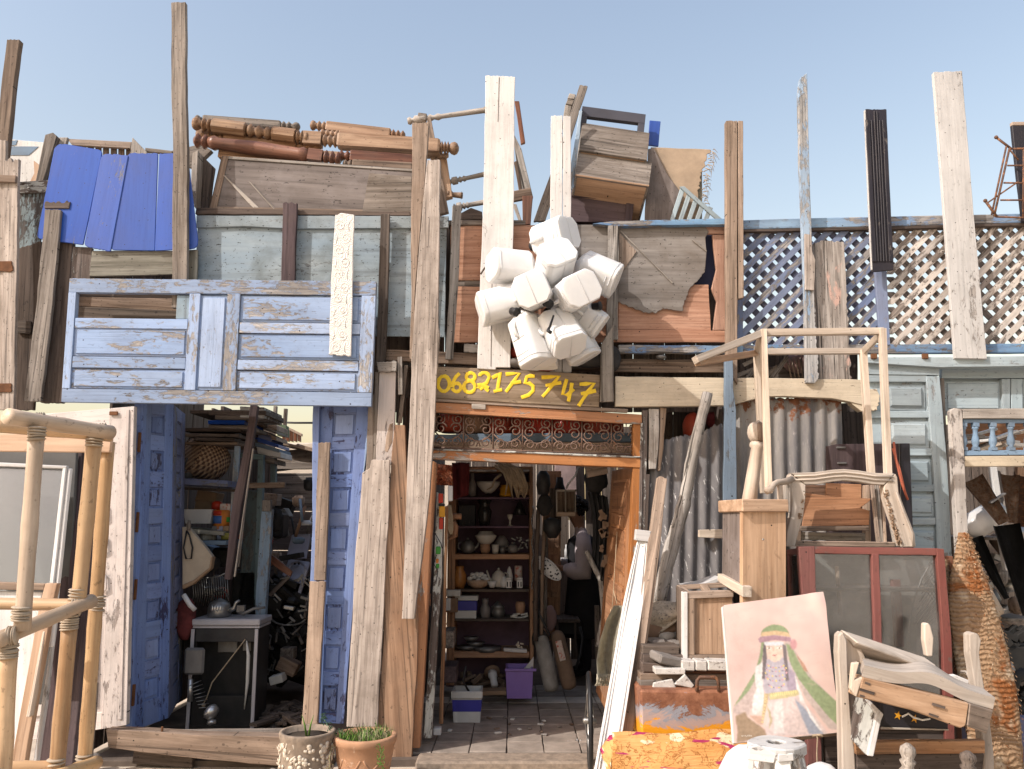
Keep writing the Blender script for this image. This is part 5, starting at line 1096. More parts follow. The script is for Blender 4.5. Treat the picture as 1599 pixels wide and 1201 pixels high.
# ---------------------------------------------------------------- bunch of white jugs
def jug(label, cx, cy, Y, axis, roll, s=1.0, L=.36, Wd=.225, D=.205, cap=True, capcol='black_plastic'):
    """axis points from the neck to the flat bottom"""
    r = T('plastic_jug', label, 'jug', pt(cx, cy, Y), 'white plastic jugs hung in a bunch')
    o = r.location; a = V(axis).normalized(); ref = V((0, 0, 1)) if abs(a.z) < .9 else V((1, 0, 0))
    u = a.cross(ref).normalized(); w = a.cross(u); cr, sr = math.cos(rad(roll)), math.sin(rad(roll)); u, w = u * cr + w * sr, w * cr - u * sr
    L, Wd, D = L * s * R.uniform(.93, 1.05), Wd * s * R.uniform(.92, 1.04), D * s * R.uniform(.92, 1.04)
    bm = bmesh.new(); rings = []
    def ring(t, k, ch):
        x, y = Wd / 2 * k, D / 2 * k; c = ch * min(Wd, D) * k
        pts = [(x - c, y), (x, y - c), (x, -y + c), (x - c, -y), (-x + c, -y), (-x, -y + c), (-x, y - c), (-x + c, y)]
        return [bm.verts.new(o + a * (t - .5) * L + u * p + w * q) for p, q in pts]
    for t, kk, ch in ((-.04, .22, .29), (.02, .30, .29), (.06, .62, .27), (.17, .98, .20), (.19, 1, .20), (.97, 1, .20), (1, .95, .20)): rings.append(ring(t, kk, ch))
    for A, Bq in zip(rings, rings[1:]):
        for i in range(8): bm.faces.new((A[i], A[(i + 1) % 8], Bq[(i + 1) % 8], Bq[i]))
    bm.faces.new(rings[0]); bm.faces.new(list(reversed(rings[-1])))
    es = [e for e in bm.edges if len(e.link_faces) == 2 and e.calc_face_angle(0) > .25]
    bmesh.ops.bevel(bm, geom=es, offset=.017 * s, segments=3, profile=.5, affect='EDGES', clamp_overlap=True)
    mb = MB(); mb.add(bm, a, True)
    ob = put('body', mb, 'jug_plastic', r); ob.modifiers.new('soft_corners', 'WEIGHTED_NORMAL')
    mb = MB(); h0 = o - a * L * .33 + u * Wd * .40; h1 = o - a * L * .02 + u * Wd * .50
    tube(mb, [h0 - u * .02, h0 + u * .018 * s, (h0 + h1) / 2 + u * .035 * s, h1 + u * .012 * s, h1 - u * .02], .013 * s, 7); put('handle', mb, 'jug_plastic', r)
    mb = MB(); n0 = o - a * L * .53; lathe(mb, n0, n0 - a * .03 * s, [(0, .026 * s), (.15, .030 * s), (.9, .029 * s), (1, .022 * s)], 12); put('cap', mb, capcol, r)
    mb = MB(); tube(mb, [o + a * L * .30 + (u * x + w * y) for x, y in ((Wd * .5, D * .28), (Wd * .5, -D * .28))], .004 * s, 5); tube(mb, [o + a * L * .02 + u * Wd * .508 + w * D * .28, o + a * L * .02 + u * Wd * .508 - w * D * .28], .003, 5); put('rib', mb, 'jug_plastic', r)
    mb = MB(); tube(mb, [o + a * (t - .5) * L + w * q * D * .503 for t, q in ((.2, 1), (.95, 1), (1.003, .9), (1.003, -.9), (.95, -1), (.2, -1))], .0028, 5); put('seam', mb, 'jug_plastic', r)
    for t in (.90,):
        mb = MB(); c = .2 * min(Wd, D); x, y = Wd / 2 + .001, D / 2 + .001; tube(mb, [o + a * (t - .5) * L + u * p + w * q for p, q in ((x - c, y), (x, y - c), (x, -y + c), (x - c, -y), (-x + c, -y), (-x, -y + c), (-x, y - c), (-x + c, y))], .0035, 5, True); put('base_ring', mb, 'jug_plastic', r)
    JG.append(r); return r
JG = []
jug('topmost white jug with its flat bottom turned to the sun side', 862, 372, -.24, (.75, -.62, .12), 12, 1.0, .30)
jug('white jug lying level across the wide white post', 800, 417, -.22, (-.80, -.32, -.02), 8, 1.0, .32)
jug('white jug in the middle with a slanting flat face', 866, 414, -.34, (.10, -.95, .42), 28, 1.0, .30)
jug('white jug sticking out over the torn sheet', 930, 426, -.18, (.86, -.12, -.42), 40, .98, .30)
jug('white jug sticking out low toward the wormy plank', 786, 474, -.20, (-.93, -.14, -.28), 6, .98, .34, cap=True)
jug('white jug with a ridged face under the level one', 833, 455, -.40, (-.12, -.90, -.14), 22, 1.02, .32)
jug('white jug with an eight sided flat face toward the street', 898, 457, -.42, (.22, -.97, -.05), 28, 1.0, .30)
jug('long white jug hanging straight down beside the post', 829, 528, -.30, (.26, -.16, -.95), 48, .98, .36)
jug('white jug with a black spout hanging lowest in the middle', 874, 515, -.36, (.40, -.50, -.78), 30, .98, .34)
jug('half hidden white jug behind the one with eight sides', 912, 492, -.16, (.80, -.05, -.60), 12, .95, .30)
jug('half hidden white jug behind the black spout', 898, 530, -.14, (.45, -.05, -.88), 20, .95, .30)
jug('lowest white jug behind the long hanging one', 848, 545, -.14, (-.05, -.1, -1), 10, .9, .26)
for x, y, Y, j, d in ((857, 474, -.50, 5, (.4, -.8, -.4)), (806, 487, -.36, 4, (.5, -.7, -.3)), (936, 477, -.27, 9, (.9, -.3, .1))):
    p = pt(x, y, Y); d = V(d).normalized(); mb = MB(); lathe(mb, p - d * .05, p + d * .012, [(0, .026), (.7, .024), (.72, .030), (1, .027)], 12); put('cap', mb, 'black_plastic', JG[j])
mb = MB(); tube(mb, [pt(864, 492, -.5), pt(858, 510, -.5), pt(855, 516, -.56), pt(860, 519, -.57)], [.006, .008, .011, .012], 8); put('black_spout', mb, 'black_plastic', None, 'black spout on the lowest middle jug', 'spout')
mb = MB(); tube(mb, [pt(750, 428, -.09), pt(755, 420, -.1), pt(762, 412, -.12)], .006, 6); put('twig_hook', mb, 'dark_wood', None, 'small dark twig beside the level white jug', 'twig')
# ---------------------------------------------------------------- furniture heap by the corrugated sheets
r = T('new_wood_table', 'upturned table frame of new pale wood without a top', 'table frame', pt(1290, 760, -.55))
def bar3(nm, a, b, w, t, mat, par, ref=(0, -1, 0)):
    mb = MB(); stick(mb, pt(*a), pt(*b), w * mpp((a[2] + b[2]) / 2), t, ref); return put(nm, mb, mat, par)
bar3('rail', (1192, 519, -.70), (1378, 517, -.70), 10.5, .04, 'new_wood', r); bar3('rail', (1182, 549, -.36), (1348, 548, -.36), 9, .04, 'new_wood', r)
bar3('arm', (1085, 562, -.95), (1187, 521, -.71), 11, .045, 'new_wood', r); bar3('arm', (1088, 566, -.93), (1180, 551, -.4), 9, .04, 'honey_wood', r)
bar3('joint', (1181, 552, -.37), (1188, 524, -.68), 8, .035, 'new_wood', r); bar3('joint', (1347, 549, -.37), (1376, 520, -.69), 8, .035, 'new_wood', r)
for a, b, w_ in (((1191, 514, -.72), (1200, 770, -.72), 9), ((1181, 548, -.38), (1192, 770, -.38), 9), ((1377, 513, -.72), (1386, 745, -.72), 9.5), ((1347, 546, -.38), (1360, 745, -.38), 9.5)): bar3('leg', a, b, w_, .042, 'new_wood', r)
# newel post with a round lobed head
r = T('newel_post', 'pale newel post with a lobed round knob head', 'post', pt(1170, 790, -.62))
mb = MB(); a, b = pt(1167, 800, -.6), pt(1183, 690, -.6); kx = mpp(-.6); lathe(mb, a, b, [(0, 12 * kx), (.5, 10.5 * kx), (.9, 9 * kx), (.93, 12 * kx), (.97, 12 * kx), (1, 10 * kx)], 14); put('shaft', mb, 'sand_wood', r)
c = pt(1184, 675, -.6)
for i in range(8):
    an = i / 8 * 2 * math.pi; mb = MB(); d = V((math.cos(an), math.sin(an), 0)); ball(mb, c + d * 8 * kx, 9.5 * kx, 9.5 * kx, 16 * kx, 2); put('lobe', mb, 'sand_wood' if i % 3 else 'brown_wood', r)
mb = MB(); lathe(mb, c + V((0, 0, 12 * kx)), c + V((0, 0, 19 * kx)), [(0, 8 * kx), (.5, 6 * kx), (1, 1 * kx)], 10); put('finial', mb, 'sand_wood', r)
# black cabinet behind
r = T('black_cabinet', 'dark brown cabinet body behind the arched chair', 'cabinet', pt(1370, 900, -.2))
q = Q.px((1305, 693), (1420, 692), (1428, 900), (1308, 900), -.22); q.part(r, 'body', 'mauve_wood', 0, 0, 1, 1, -.18, 0); q.part(r, 'edge', 'black_paint', .86, 0, .99, 1, .001, .012); q.part(r, 'edge_line', 'dull_metal', .845, .0, .855, 1, .001, .008); q.part(r, 'bracket', 'dull_metal', .0, .02, .12, .035, .001, .012); q.part(r, 'bracket', 'dull_metal', .01, .14, .13, .155, .001, .012)
mb = MB(); tube(mb, [pt(1395, 690, -.25), pt(1399, 720, -.27), pt(1408, 755, -.27), pt(1417, 780, -.26)], .008, 6); tube(mb, [pt(1393, 700, -.25), pt(1404, 730, -.27), pt(1413, 768, -.27)], .006, 6); put('red_cord', mb, 'wire_red', None, 'red cord hanging over the edge of the dark cabinet', 'cord')
# arched chair frame
r = T('arched_chair', 'stripped armchair frame with an arched top standing on the glass cabinet', 'chair', pt(1330, 853, -.7))
def pxstrip(nm, outer, inner, Y, t, mat, ax=None):
    mb = MB(); bm = bmesh.new(); A = [bm.verts.new(pt(x, y, Y)) for x, y in outer]; Bv = [bm.verts.new(pt(x, y, Y)) for x, y in inner]; off = V((0, t, 0)); A2 = [bm.verts.new(v.co + off) for v in A]; B2 = [bm.verts.new(v.co + off) for v in Bv]; n = len(A)
    for i in range(n - 1): bm.faces.new((A[i], A[i + 1], Bv[i + 1], Bv[i])); bm.faces.new((A2[i], B2[i], B2[i + 1], A2[i + 1])); bm.faces.new((A[i], A2[i], A2[i + 1], A[i + 1])); bm.faces.new((Bv[i], Bv[i + 1], B2[i + 1], B2[i]))
    bm.faces.new((A[0], Bv[0], B2[0], A2[0])); bm.faces.new((A[-1], A2[-1], B2[-1], Bv[-1]))
    bevel_bm(bm, .004); mb.add(bm, ax or (pt(*outer[-1], Y) - pt(*outer[0], Y))); return put(nm, mb, mat, r)
sw = 'sand_wood'
pxstrip('side_post', [(1227, 853), (1229, 830), (1235, 805), (1237, 785), (1232, 744), (1234, 739)], [(1241, 853), (1247, 830), (1254, 805), (1257, 780), (1257, 757), (1257, 757)], -.78, .06, sw)
pxstrip('arched_rail', [(1235, 738), (1271, 737), (1300, 733), (1318, 732), (1340, 734), (1365, 738), (1397, 739)], [(1257, 756), (1275, 756), (1300, 752), (1318, 750), (1340, 752), (1362, 756), (1380, 757)], -.782, .06, sw)
pxstrip('side_post', [(1398, 739), (1401, 745), (1403, 768), (1415, 800), (1428, 833), (1430, 854)], [(1381, 757), (1380, 762), (1381, 775), (1391, 806), (1402, 834), (1406, 854)], -.78, .06, sw)
for dx in (0, 6): mb = MB(); tube(mb, [pt(x, y + 5 + dx, -.785) for x, y in ((1240, 738), (1271, 737), (1300, 733), (1318, 732), (1340, 734), (1365, 738), (1394, 739))], .0055, 6); put('moulding', mb, sw, r)
mb = MB(); tube(mb, [pt(x - 5, y, -.785) for x, y in ((1404, 768), (1416, 800), (1429, 833), (1431, 853))], .006, 6); put('moulding', mb, sw, r)
P(r, 'bottom_rail', [(1240, 844), (1398, 846), (1398, 854), (1240, 853)], -.775, .05, 'tan_wood'); P(r, 'lower_shelf', [(1250, 830), (1352, 832), (1352, 844), (1250, 843)], -.5, .03, 'pale_wood')
P(r, 'seat_board', [(1258, 769), (1300, 775), (1361, 778), (1357, 783), (1343, 793), (1358, 797), (1357, 820), (1252, 822)], (-.55, -.62), .012, 'orange_wood'); P(r, 'dark_rail', [(1250, 821), (1357, 821), (1357, 828), (1250, 829)], -.64, .03, 'brown_wood'); P(r, 'back_board', [(1290, 754), (1345, 756), (1345, 785), (1290, 782)], -.40, .015, 'orange_wood'); P(r, 'back_board', [(1254, 757), (1290, 757), (1290, 785), (1254, 783)], -.38, .02, 'shelf_wood')
for i, (x0, x1) in enumerate(((1361, 1371), (1368, 1376), (1376, 1381), (1379, 1397))): bar3('slat', (x0, 757, -.60 + .03 * i), (x1, 848, -.66), 5, .02, 'pale_wood' if i % 2 else 'tan_wood', r)
P(r, 'leg', [(1350, 757), (1358, 757), (1360, 848), (1350, 848)], -.50, .04, 'tan_wood'); P(r, 'leg', [(1243, 800), (1251, 800), (1251, 848), (1243, 848)], -.52, .04, 'brown_wood')
mb = MB()
for i in range(240):
    t = R.random(); x = 1381 + 24 * t ** 1.1 + R.uniform(-3, 4); y = 764 + 88 * t; box3(mb, pt(x, y, -.77 + R.uniform(-.02, .03)), .008, .008, .007, Matrix.Rotation(R.uniform(0, 3), 3, V((1, 1, 1)).normalized()), 0)
put('crumbling_foam', mb, 'cork', r, kind='stuff')
mb = MB()
for i in range(80):
    t = R.random(); x = 1256 - 8 * t + R.uniform(-3, 2); y = 772 + 40 * t; box3(mb, pt(x, y, -.77 + R.uniform(-.02, .02)), .008, .008, .007, None, 0)
put('crumbling_foam', mb, 'cork', r, kind='stuff')
mb = MB(); tube(mb, [pt(1196, 766, -.95), pt(1203, 764, -.94), pt(1208, 756, -.92), pt(1214, 753, -.89), pt(1224, 752, -.85), pt(1236, 748, -.79)], [.020, .018, .017, .017, .018, .018], 8); put('arm', mb, sw, r)
bar3('arm_support', (1217, 757, -.88), (1219, 795, -.86), 7, .03, sw, r); P(r, 'arm_panel', [(1222, 758), (1234, 750), (1234, 800), (1222, 800)], -.80, .02, 'pale_wood')
# wooden bench with thick top
r = T('stool_cabinet', 'orange brown bench end with a thick wooden top slab', 'bench', pt(1180, 937, -.9))
A, Bc, Cc, Dd = pt(1121, 800, -.66), pt(1159, 799, -1.06), pt(1232, 799, -.98), pt(1180, 797, -.55)
Bc.z = Cc.z = Dd.z = A.z
mb = MB(); prism(mb, [A, Bc, Cc, Dd], V((0, 0, .068)), .006, Cc - Bc); put('top_slab', mb, 'honey_wood', r)
q = Q(pt(1159, 796, -1.03), pt(1227, 796, -.96), pt(1227, 940, -.96), pt(1159, 942, -1.03)); q.part(r, 'front_board', 'honey_wood', 0, 0, 1, 1, -.03, 0)
q = Q(pt(1128, 799, -.68), pt(1158, 798, -1.0), pt(1158, 915, -1.0), pt(1127, 900, -.68)); q.part(r, 'side_board', 'brown_sheet', 0, 0, 1, 1, -.02, 0)
q = Q(pt(1120, 895, -.70), pt(1159, 915, -1.06), pt(1159, 932, -1.06), pt(1120, 907, -.70)); q.part(r, 'foot_rail', 'new_wood', 0, 0, 1, 1, -.05, 0)
for x, y in ((1191, 842), (1145, 862)): mb = MB(); ball(mb, pt(x, y, -1.035 if x > 1159 else -.86), .006); put('screw', mb, 'steel', r)
# wooden cabinet under it
r = T('small_cabinet', 'small honey wood cabinet with a framed door and pale edge', 'cabinet', pt(1100, 1034, -.7))
q = Q.px((1073, 925), (1145, 922), (1145, 1034), (1073, 1033), -.80)
hw = 'ginger_wood'
q.part(r, 'frame', 'tan_wood', 0, 0, 1, .09, -.03, 0); q.part(r, 'frame', 'tan_wood', 0, .091, .16, .9, -.03, -.001); q.part(r, 'frame', 'tan_wood', 0, .901, 1, 1, -.03, 0); q.part(r, 'door_panel', 'honey_wood', .16, .09, 1, .9, -.045, -.022)
q2 = Q(pt(1055, 914, -.42), pt(1066, 922, -.78), pt(1066, 1031, -.78), pt(1055, 1016, -.42)); q2.part(r, 'side', 'brown_wood', 0, 0, 1, 1, -.02, 0); q.part(r, 'pale_edge', 'white_paint', -.10, -.01, -.002, 1, -.05, .008)
q3 = Q(pt(1056, 913, -.42), pt(1140, 908, -.42), pt(1145, 922, -.78), pt(1068, 924, -.78))
for a in ((0, 0, 1, .12), (0, .88, 1, 1), (.0, .12, .12, .88), (.42, .12, .56, .88)): q3.part(r, 'top_rail', 'tan_wood', *a, -.025, 0)
q3.part(r, 'inside', 'dark_wood', .1, .1, 1, .9, -.12, -.09)
B('white_basin_edge', 'pale curved tray edge behind the honey wood cabinet', 'tray', [(1068, 915), (1100, 910), (1124, 900), (1126, 906), (1100, 917)], -.3, .2, 'white_plastic')
# heap of boards and stones under the cabinet
for i, (x0, x1) in enumerate(((1064, 1085), (1086, 1104), (1105, 1140))):
    q = Q.px((x0, 1031), (x1, 1032), (x1, 1048), (x0, 1047), -.90); mb = MB(); q.box(mb, 0, 0, 1, 1, -.10, 0, .006); put('white_stone', mb, 'stone_white', None, ['white speckled stone block under the pale cabinet edge', 'narrow white speckled stone block in the middle of three', 'longest white speckled stone block beside the painting'][i], 'stone')
q = Q.px((1022, 1043), (1070, 1044), (1070, 1053), (1023, 1053), -.92); mb = MB(); q.box(mb, 0, 0, 1, 1, -.2, 0, .004); put('white_slab', mb, 'stone_white', None, 'thin white stone slab on the board heap', 'slab', kind='thing')
for i, (y0, y1, x0, x1, m, dz) in enumerate(((1008, 1022, 1003, 1060, 'umber_wood', .1), (1022, 1034, 1004, 1070, 'dark_wood', .06), (1036, 1052, 1003, 1040, 'dark_wood', .02), (1047, 1058, 1004, 1145, 'varnish_red', .02), (1052, 1064, 1000, 1145, 'brown_wood', .0), (1062, 1072, 999, 1145, 'grey_wood', -.02), (1070, 1080, 1000, 1145, 'dark_wood', -.02))):
    B('stacked_board', ['brown board end under the grey stones', 'dark board end below the flat grey stone', 'dark stub board beside the white slab', 'varnished board under the white stones', 'worn board third from the bottom of the stack', 'grey board over the lowest one of the stack', 'lowest dark board of the stack behind the rusty box'][i], 'board', [(x0, y0), (x1, y0 + 1), (x1, y1), (x0, y1)], -.86 + dz, .3, m)
for i, (x, y, sx, sz) in enumerate(((1022, 1003, .09, .045), (1050, 1005, .08, .04))):
    mb = MB(); c = pt(x, y, -.55); box3(mb, c, sx, .12, sz, Matrix.Rotation(.3, 3, 'Z'), .012); put('rough_stone', mb, 'stone_grey', None, ['rough grey stone beside the leaning plank', 'rough speckled stone under the rolled mat'][i], 'stone')
mb = MB(); c = pt(1047, 1030, -.82); box3(mb, c, .20, .14, .045, Matrix.Rotation(.25, 3, 'Y') @ Matrix.Rotation(.3, 3, 'Z'), .008); put('flat_stone', mb, 'stone_grey', None, 'flat grey stone slab tilted on the board heap', 'stone')
B('white_chip', 'white triangular chip lying on the board stack', 'chip', [(1052, 1068), (1070, 1052), (1084, 1070), (1080, 1075)], -.93, .02, 'stone_white'); B('white_chip', 'flat white splinter beside the triangular chip', 'chip', [(1020, 1066), (1050, 1060), (1056, 1074), (1018, 1075)], -.925, .02, 'stone_white')
# rolled mat behind leaning planks
mb = MB(); pts = [(1003, 945), (1030, 938), (1056, 942)]
tl, tr, br, bl = pt(996, 950, -.35), pt(1058, 938, -.35), pt(1060, 975, -.5), pt(996, 1000, -.5)
put('folded_mat', sheet(MB(), (tl, tr, br, bl), 10, 12, .012, lambda u, v: V((0, -.05 * math.sin(v * 5), .02 * math.sin(u * 4 + v * 3)))), plain('mat_print', (.44, .38, .30), .95, sc=30, var=.3, spots=(.12, .10, .09), spotp=.58), None, 'folded patterned mat behind the leaning planks', 'mat')
mb = MB(); lathe(mb, pt(1035, 996, -.5), pt(1060, 990, -.3), [(0, .03), (1, .03)], 12); put('rolled_tube', mb, 'canvas_bag', None, 'small rolled cloth tube under the folded mat', 'roll')
mb = MB(); tl, tr, br, bl = pt(1003, 960, -.4), pt(1058, 955, -.3), pt(1056, 985, -.4), pt(996, 1006, -.5); put('leather_fold', sheet(MB(), (tl, tr, br, bl), 6, 8, .01, lambda u, v: V((0, -.03 * math.sin(v * 3), 0))), 'brown_bag', None, 'brown leather fold under the patterned mat', 'cloth')
# rusty box
k = NT('rusty_box'); g = k.g(); z = k.new('ShaderNodeSeparateXYZ', {0: g}).outputs
obz = k.new('ShaderNodeSeparateXYZ', {0: k.new('ShaderNodeTexCoord').outputs['Generated']}).outputs[2]
n1 = k.noise(k.scl(g, (.55, 1, 1)), 11, 10, .78, .8); n2 = k.noise(k.scl(g, (1, 1, 1), (3, 3, 3)), 14, 8, .7)
lv = k.math('ADD', obz, k.math('MULTIPLY', k.math('SUBTRACT', n1, .5), 1.15))
rust = k.mix(k.ramp(n2, [(.35, 0), (.65, 1)]), (.13, .045, .022), (.33, .15, .085))
col = k.ramp(lv, [(.0, (.72, .30, .012)), (.36, (.70, .29, .012)), (.39, (.40, .29, .26)), (.50, (.38, .28, .25)), (.53, (.25, .25, .28)), (.60, (.26, .26, .29)), (.64, (0, 0, 0))], 'LINEAR')
col = k.mix(k.ramp(lv, [(.60, 0), (.64, 1)]), col, rust); col = k.mix(k.ramp(n2, [(.66, 0), (.70, 1)]), col, (.23, .22, .25))
M['rusty_box'] = k.out(col, .6, n1, .6, .01, .1)
r = T('rusty_box', 'rusty metal box with flaking yellow paint and a wire handle', 'box', pt(1070, 1180, -.95))
q = Q.px((999, 1077), (1150, 1078), (1150, 1215), (1002, 1215), -1.0)
mb = MB(); q.box(mb, 0, 0, 1, .62, -.30, 0, .012); put('body', mb, 'rusty_box', r); q.part(r, 'lower_body', 'rusty_iron', .01, .621, 1, 1, -.28, -.01)
mb = MB(); tube(mb, [pt(1088, 1079, -1.0), pt(1088, 1062, -1.0), pt(1092, 1057, -1.0), pt(1116, 1057, -1.0), pt(1121, 1062, -1.0), pt(1122, 1079, -1.0)], .009, 7); put('handle', mb, 'rusty_iron', r)
# orange rug
k = NT('orange_rug'); g = k.g(); w1 = k.noise(k.scl(g, (6, 90, 20)), 1, 3, .5); bl_ = k.noise(k.scl(g, (6.5, 34, 12)), 1, 3, .5, .6); b2 = k.noise(k.scl(g, (9, 16, 9), (4, 4, 4)), 1, 2, .5); ln = k.noise(k.scl(g, (14, 14, 14)), 1, 6, .7, 1.2)
col = k.mix(k.ramp(k.noise(g, 5, 4, .6), [(.3, 0), (.7, 1)]), (.50, .23, .07), (.63, .35, .14)); col = k.mix(k.ramp(b2, [(.60, 0), (.62, 1)]), col, (.66, .56, .38)); col = k.mix(k.ramp(ln, [(.53, 0), (.55, 1), (.56, 1), (.58, 0)]), col, (.22, .08, .02)); col = k.mix(k.ramp(bl_, [(.625, 0), (.645, 1)]), col, (.33, .035, .10))
M['orange_rug'] = k.out(col, .95, k.math('ADD', w1, k.math('MULTIPLY', ln, .5)), .9, .012, 0, .1)
def rugf(u, v): return V((.01 * math.sin(v * 9), -.012 * math.sin(min(1, v * 1.3) * 3.1) + .008 * math.sin(u * 9 + v * 4) - .012 * math.sin(u * 17 + 2) * v, .008 * math.sin(u * 11 + 1) * (1 - v)))
put('orange_rug', sheet(MB(), (pt(955, 1146, -1.08), pt(1205, 1138, -1.08), pt(1225, 1275, -1.25), pt(945, 1275, -1.25)), 22, 40, .012, rugf), 'orange_rug', None, 'orange patterned rug draped in front of the rusty box', 'rug')
put('rug_corner', sheet(MB(), (pt(953, 1150, -1.05), pt(962, 1148, -1.09), pt(952, 1215, -1.2), pt(938, 1172, -1.1)), 6, 4, .01, None), 'orange_rug', None, 'turned corner of the orange rug beside the white cornice', 'rug')
# leaning planks beside the doorway
r = T('white_cornice', 'long white moulded cornice plank leaning beside the doorway', 'plank', pt(960, 1230, -1.0))
Yc = (-.42, -1.05)
P(r, 'board', [(996, 842), (1013, 844), (1004, 940), (957, 1240), (922, 1240), (974, 940)], Yc, .035, 'white_clean', jit=.0006)
P(r, 'cap_block', [(993, 826), (1016, 829), (1013, 846), (991, 843)], (-.44, -.45), .06, 'white_paint')
for d0, d1, lift in ((0, 3, .012), (5, 7, .010), (24, 27, .012), (29, 32, .016)):
    f = .5
    P(r, 'moulding', [(995 + d0 * f, 845), (995 + d1 * f, 845), (974 + d1 * .95, 940), (922 + d1 * 1.08, 1240), (922 + d0 * 1.08, 1240), (974 + d0 * .95, 940)], (Yc[0] - lift - .003, Yc[1] - lift), .012, 'white_clean', jit=.0004)
B('tan_plank', 'tan plank with a bright edge leaning behind the white cornice', 'plank', [(1027, 747), (1031, 743), (1043, 747), (1037, 800), (1012, 985), (986, 1145), (960, 1145), (990, 985), (1013, 840)], (-.32, -.85), .035, 'tan_wood', rag=(1,), ragamp=.003)
def feltf(u, v): return V((.06 * math.sin(v * 2.6) * (u - .2) - .03 * v, -.05 * math.sin(u * 3), 0))
r = T('felt_saddle_cloth', 'cream felt strip with a fringe hanging beside the white cornice', 'cloth', pt(940, 1060, -.6))
mb = MB(); path = [(972, 945, -.45), (958, 968, -.5), (945, 1000, -.55), (938, 1030, -.57), (940, 1055, -.57)]; wd_ = [(14, 8), (12, 12), (9, 18), (7, 22), (8, 20)]
bm = bmesh.new(); rows = []
for (x, y, Y), (a, b) in zip(path, wd_): rows.append([bm.verts.new(pt(x - a + (a + b) * i / 8, y, Y + .12 * math.sin(i / 8 * math.pi) * (1 if y > 960 else .4))) for i in range(9)])
for A, Bq in zip(rows, rows[1:]):
    for i in range(8): bm.faces.new((A[i], A[i + 1], Bq[i + 1], Bq[i]))
g2 = bmesh.ops.solidify(bm, geom=bm.faces[:], thickness=.014); mb.add(bm, (0, 0, 1), True); put('felt', mb, 'felt_cream', r)
mb = MB()
for i in range(46):
    x = 932 + i * .62; p = pt(x, 1052, -.58 + .1 * math.sin(i / 46 * 3.1)); tube(mb, [p, p + V((R.uniform(-.01, .008), 0, -.03)), p + V((R.uniform(-.02, .01), R.uniform(-.01, .01), -.065))], [.004, .003, .002], 4)
put('fringe', mb, 'felt_cream', r, kind='stuff')
# bicycle wheel seen edge on
r = T('bicycle_wheel', 'old bicycle wheel standing edge on beside the doorway', 'wheel', pt(918, 1190, -.35))
c = pt(920, 1125, -.35); e1 = V((.06, 1, 0)).normalized(); ax = V((1, -.06, 0)).normalized(); e2 = V((0, 0, 1)); Rw = 66 * mpp(-.35)
for nm, rr_, t_, m_ in (('tyre', Rw, .014, 'black_plastic'), ('rim', Rw * .93, .009, 'steel')):
    mb = MB(); tube(mb, [c + (e1 * math.cos(a) + e2 * math.sin(a)) * rr_ for a in [i * 2 * math.pi / 40 for i in range(40)]], t_, 7, True); put(nm, mb, m_, r)
mb = MB(); lathe(mb, c - ax * .04, c + ax * .04, [(0, .012), (.2, .02), (.8, .02), (1, .012)], 10); put('hub', mb, 'steel', r)
for i in range(18):
    a = i * 2 * math.pi / 18; mb = MB(); tube(mb, [c + ax * (.03 if i % 2 else -.03), c + (e1 * math.cos(a) + e2 * math.sin(a)) * Rw * .92], .0016, 4); put('spoke', mb, 'steel', r)
# ---------------------------------------------------------------- glass cabinet
r = T('glass_cabinet', 'maroon framed glass cabinet with dusty panes behind the painting', 'cabinet', pt(1370, 1258, -.9))
mp_ = 'maroon_paint'; Yg = -.92
P(r, 'top_rail', [(1260, 853), (1462, 856), (1462, 867), (1260, 864)], Yg, .04, mp_); P(r, 'stile', [(1247, 853), (1272, 853), (1276, 1000), (1286, 1258), (1262, 1258), (1258, 1000)], Yg - .004, .05, mp_); P(r, 'stile', [(1462, 856), (1474, 857), (1486, 1000), (1494, 1258), (1478, 1258), (1472, 1000)], Yg - .004, .05, mp_)
P(r, 'muntin', [(1361, 864), (1372, 865), (1376, 960), (1380, 1120), (1369, 1120), (1364, 960)], Yg - .002, .03, mp_); P(r, 'bottom_rail', [(1262, 1120), (1482, 1122), (1483, 1140), (1263, 1138)], Yg - .003, .05, mp_); P(r, 'bottom_panel', [(1286, 1138), (1480, 1140), (1484, 1258), (1290, 1258)], Yg + .015, .02, 'dark_wood')
P(r, 'glass', [(1271, 864), (1362, 865), (1371, 1122), (1278, 1120)], Yg + .02, .005, 'dusty_pane', jit=0); P(r, 'glass', [(1372, 866), (1464, 867), (1478, 1122), (1380, 1122)], Yg + .02, .005, 'dusty_pane', jit=0)
q = Q(pt(1228, 858, -.55), pt(1248, 855, -.90), pt(1262, 1250, -.90), pt(1240, 1200, -.55)); q.part(r, 'side_rail', mp_, 0, 0, 1, .025, -.03, 0); q.part(r, 'side_stile', mp_, 0, .025, .12, 1, -.03, 0); q.part(r, 'side_glass', 'dusty_pane', .12, .03, 1, .9, -.014, -.009, 0)
P(r, 'back_board', [(1240, 862), (1480, 862), (1486, 1240), (1252, 1240)], -.48, .02, plain('cabinet_back', (.30, .29, .27), .8, sc=4, var=.3, dirt=.4)); P(r, 'back_stile', [(1481, 868), (1488, 868), (1502, 1150), (1494, 1250), (1488, 1150)], -.60, .05, 'varnish_red'); q = Q(pt(1472, 858, -.88), pt(1486, 866, -.58), pt(1500, 1200, -.58), pt(1490, 1250, -.88)); q.part(r, 'side_glass', 'dusty_pane', .1, .03, .98, .9, -.014, -.009, 0)
P(r, 'shelf', [(1272, 918), (1470, 919), (1468, 924), (1272, 923)], -.8, .28, 'grey_wood')
mb = MB(); lathe(mb, pt(1312, 960, -.75), pt(1306, 884, -.75), [(0, .012), (1, .012)], 8); put('rail_rod', mb, 'tan_wood', r)
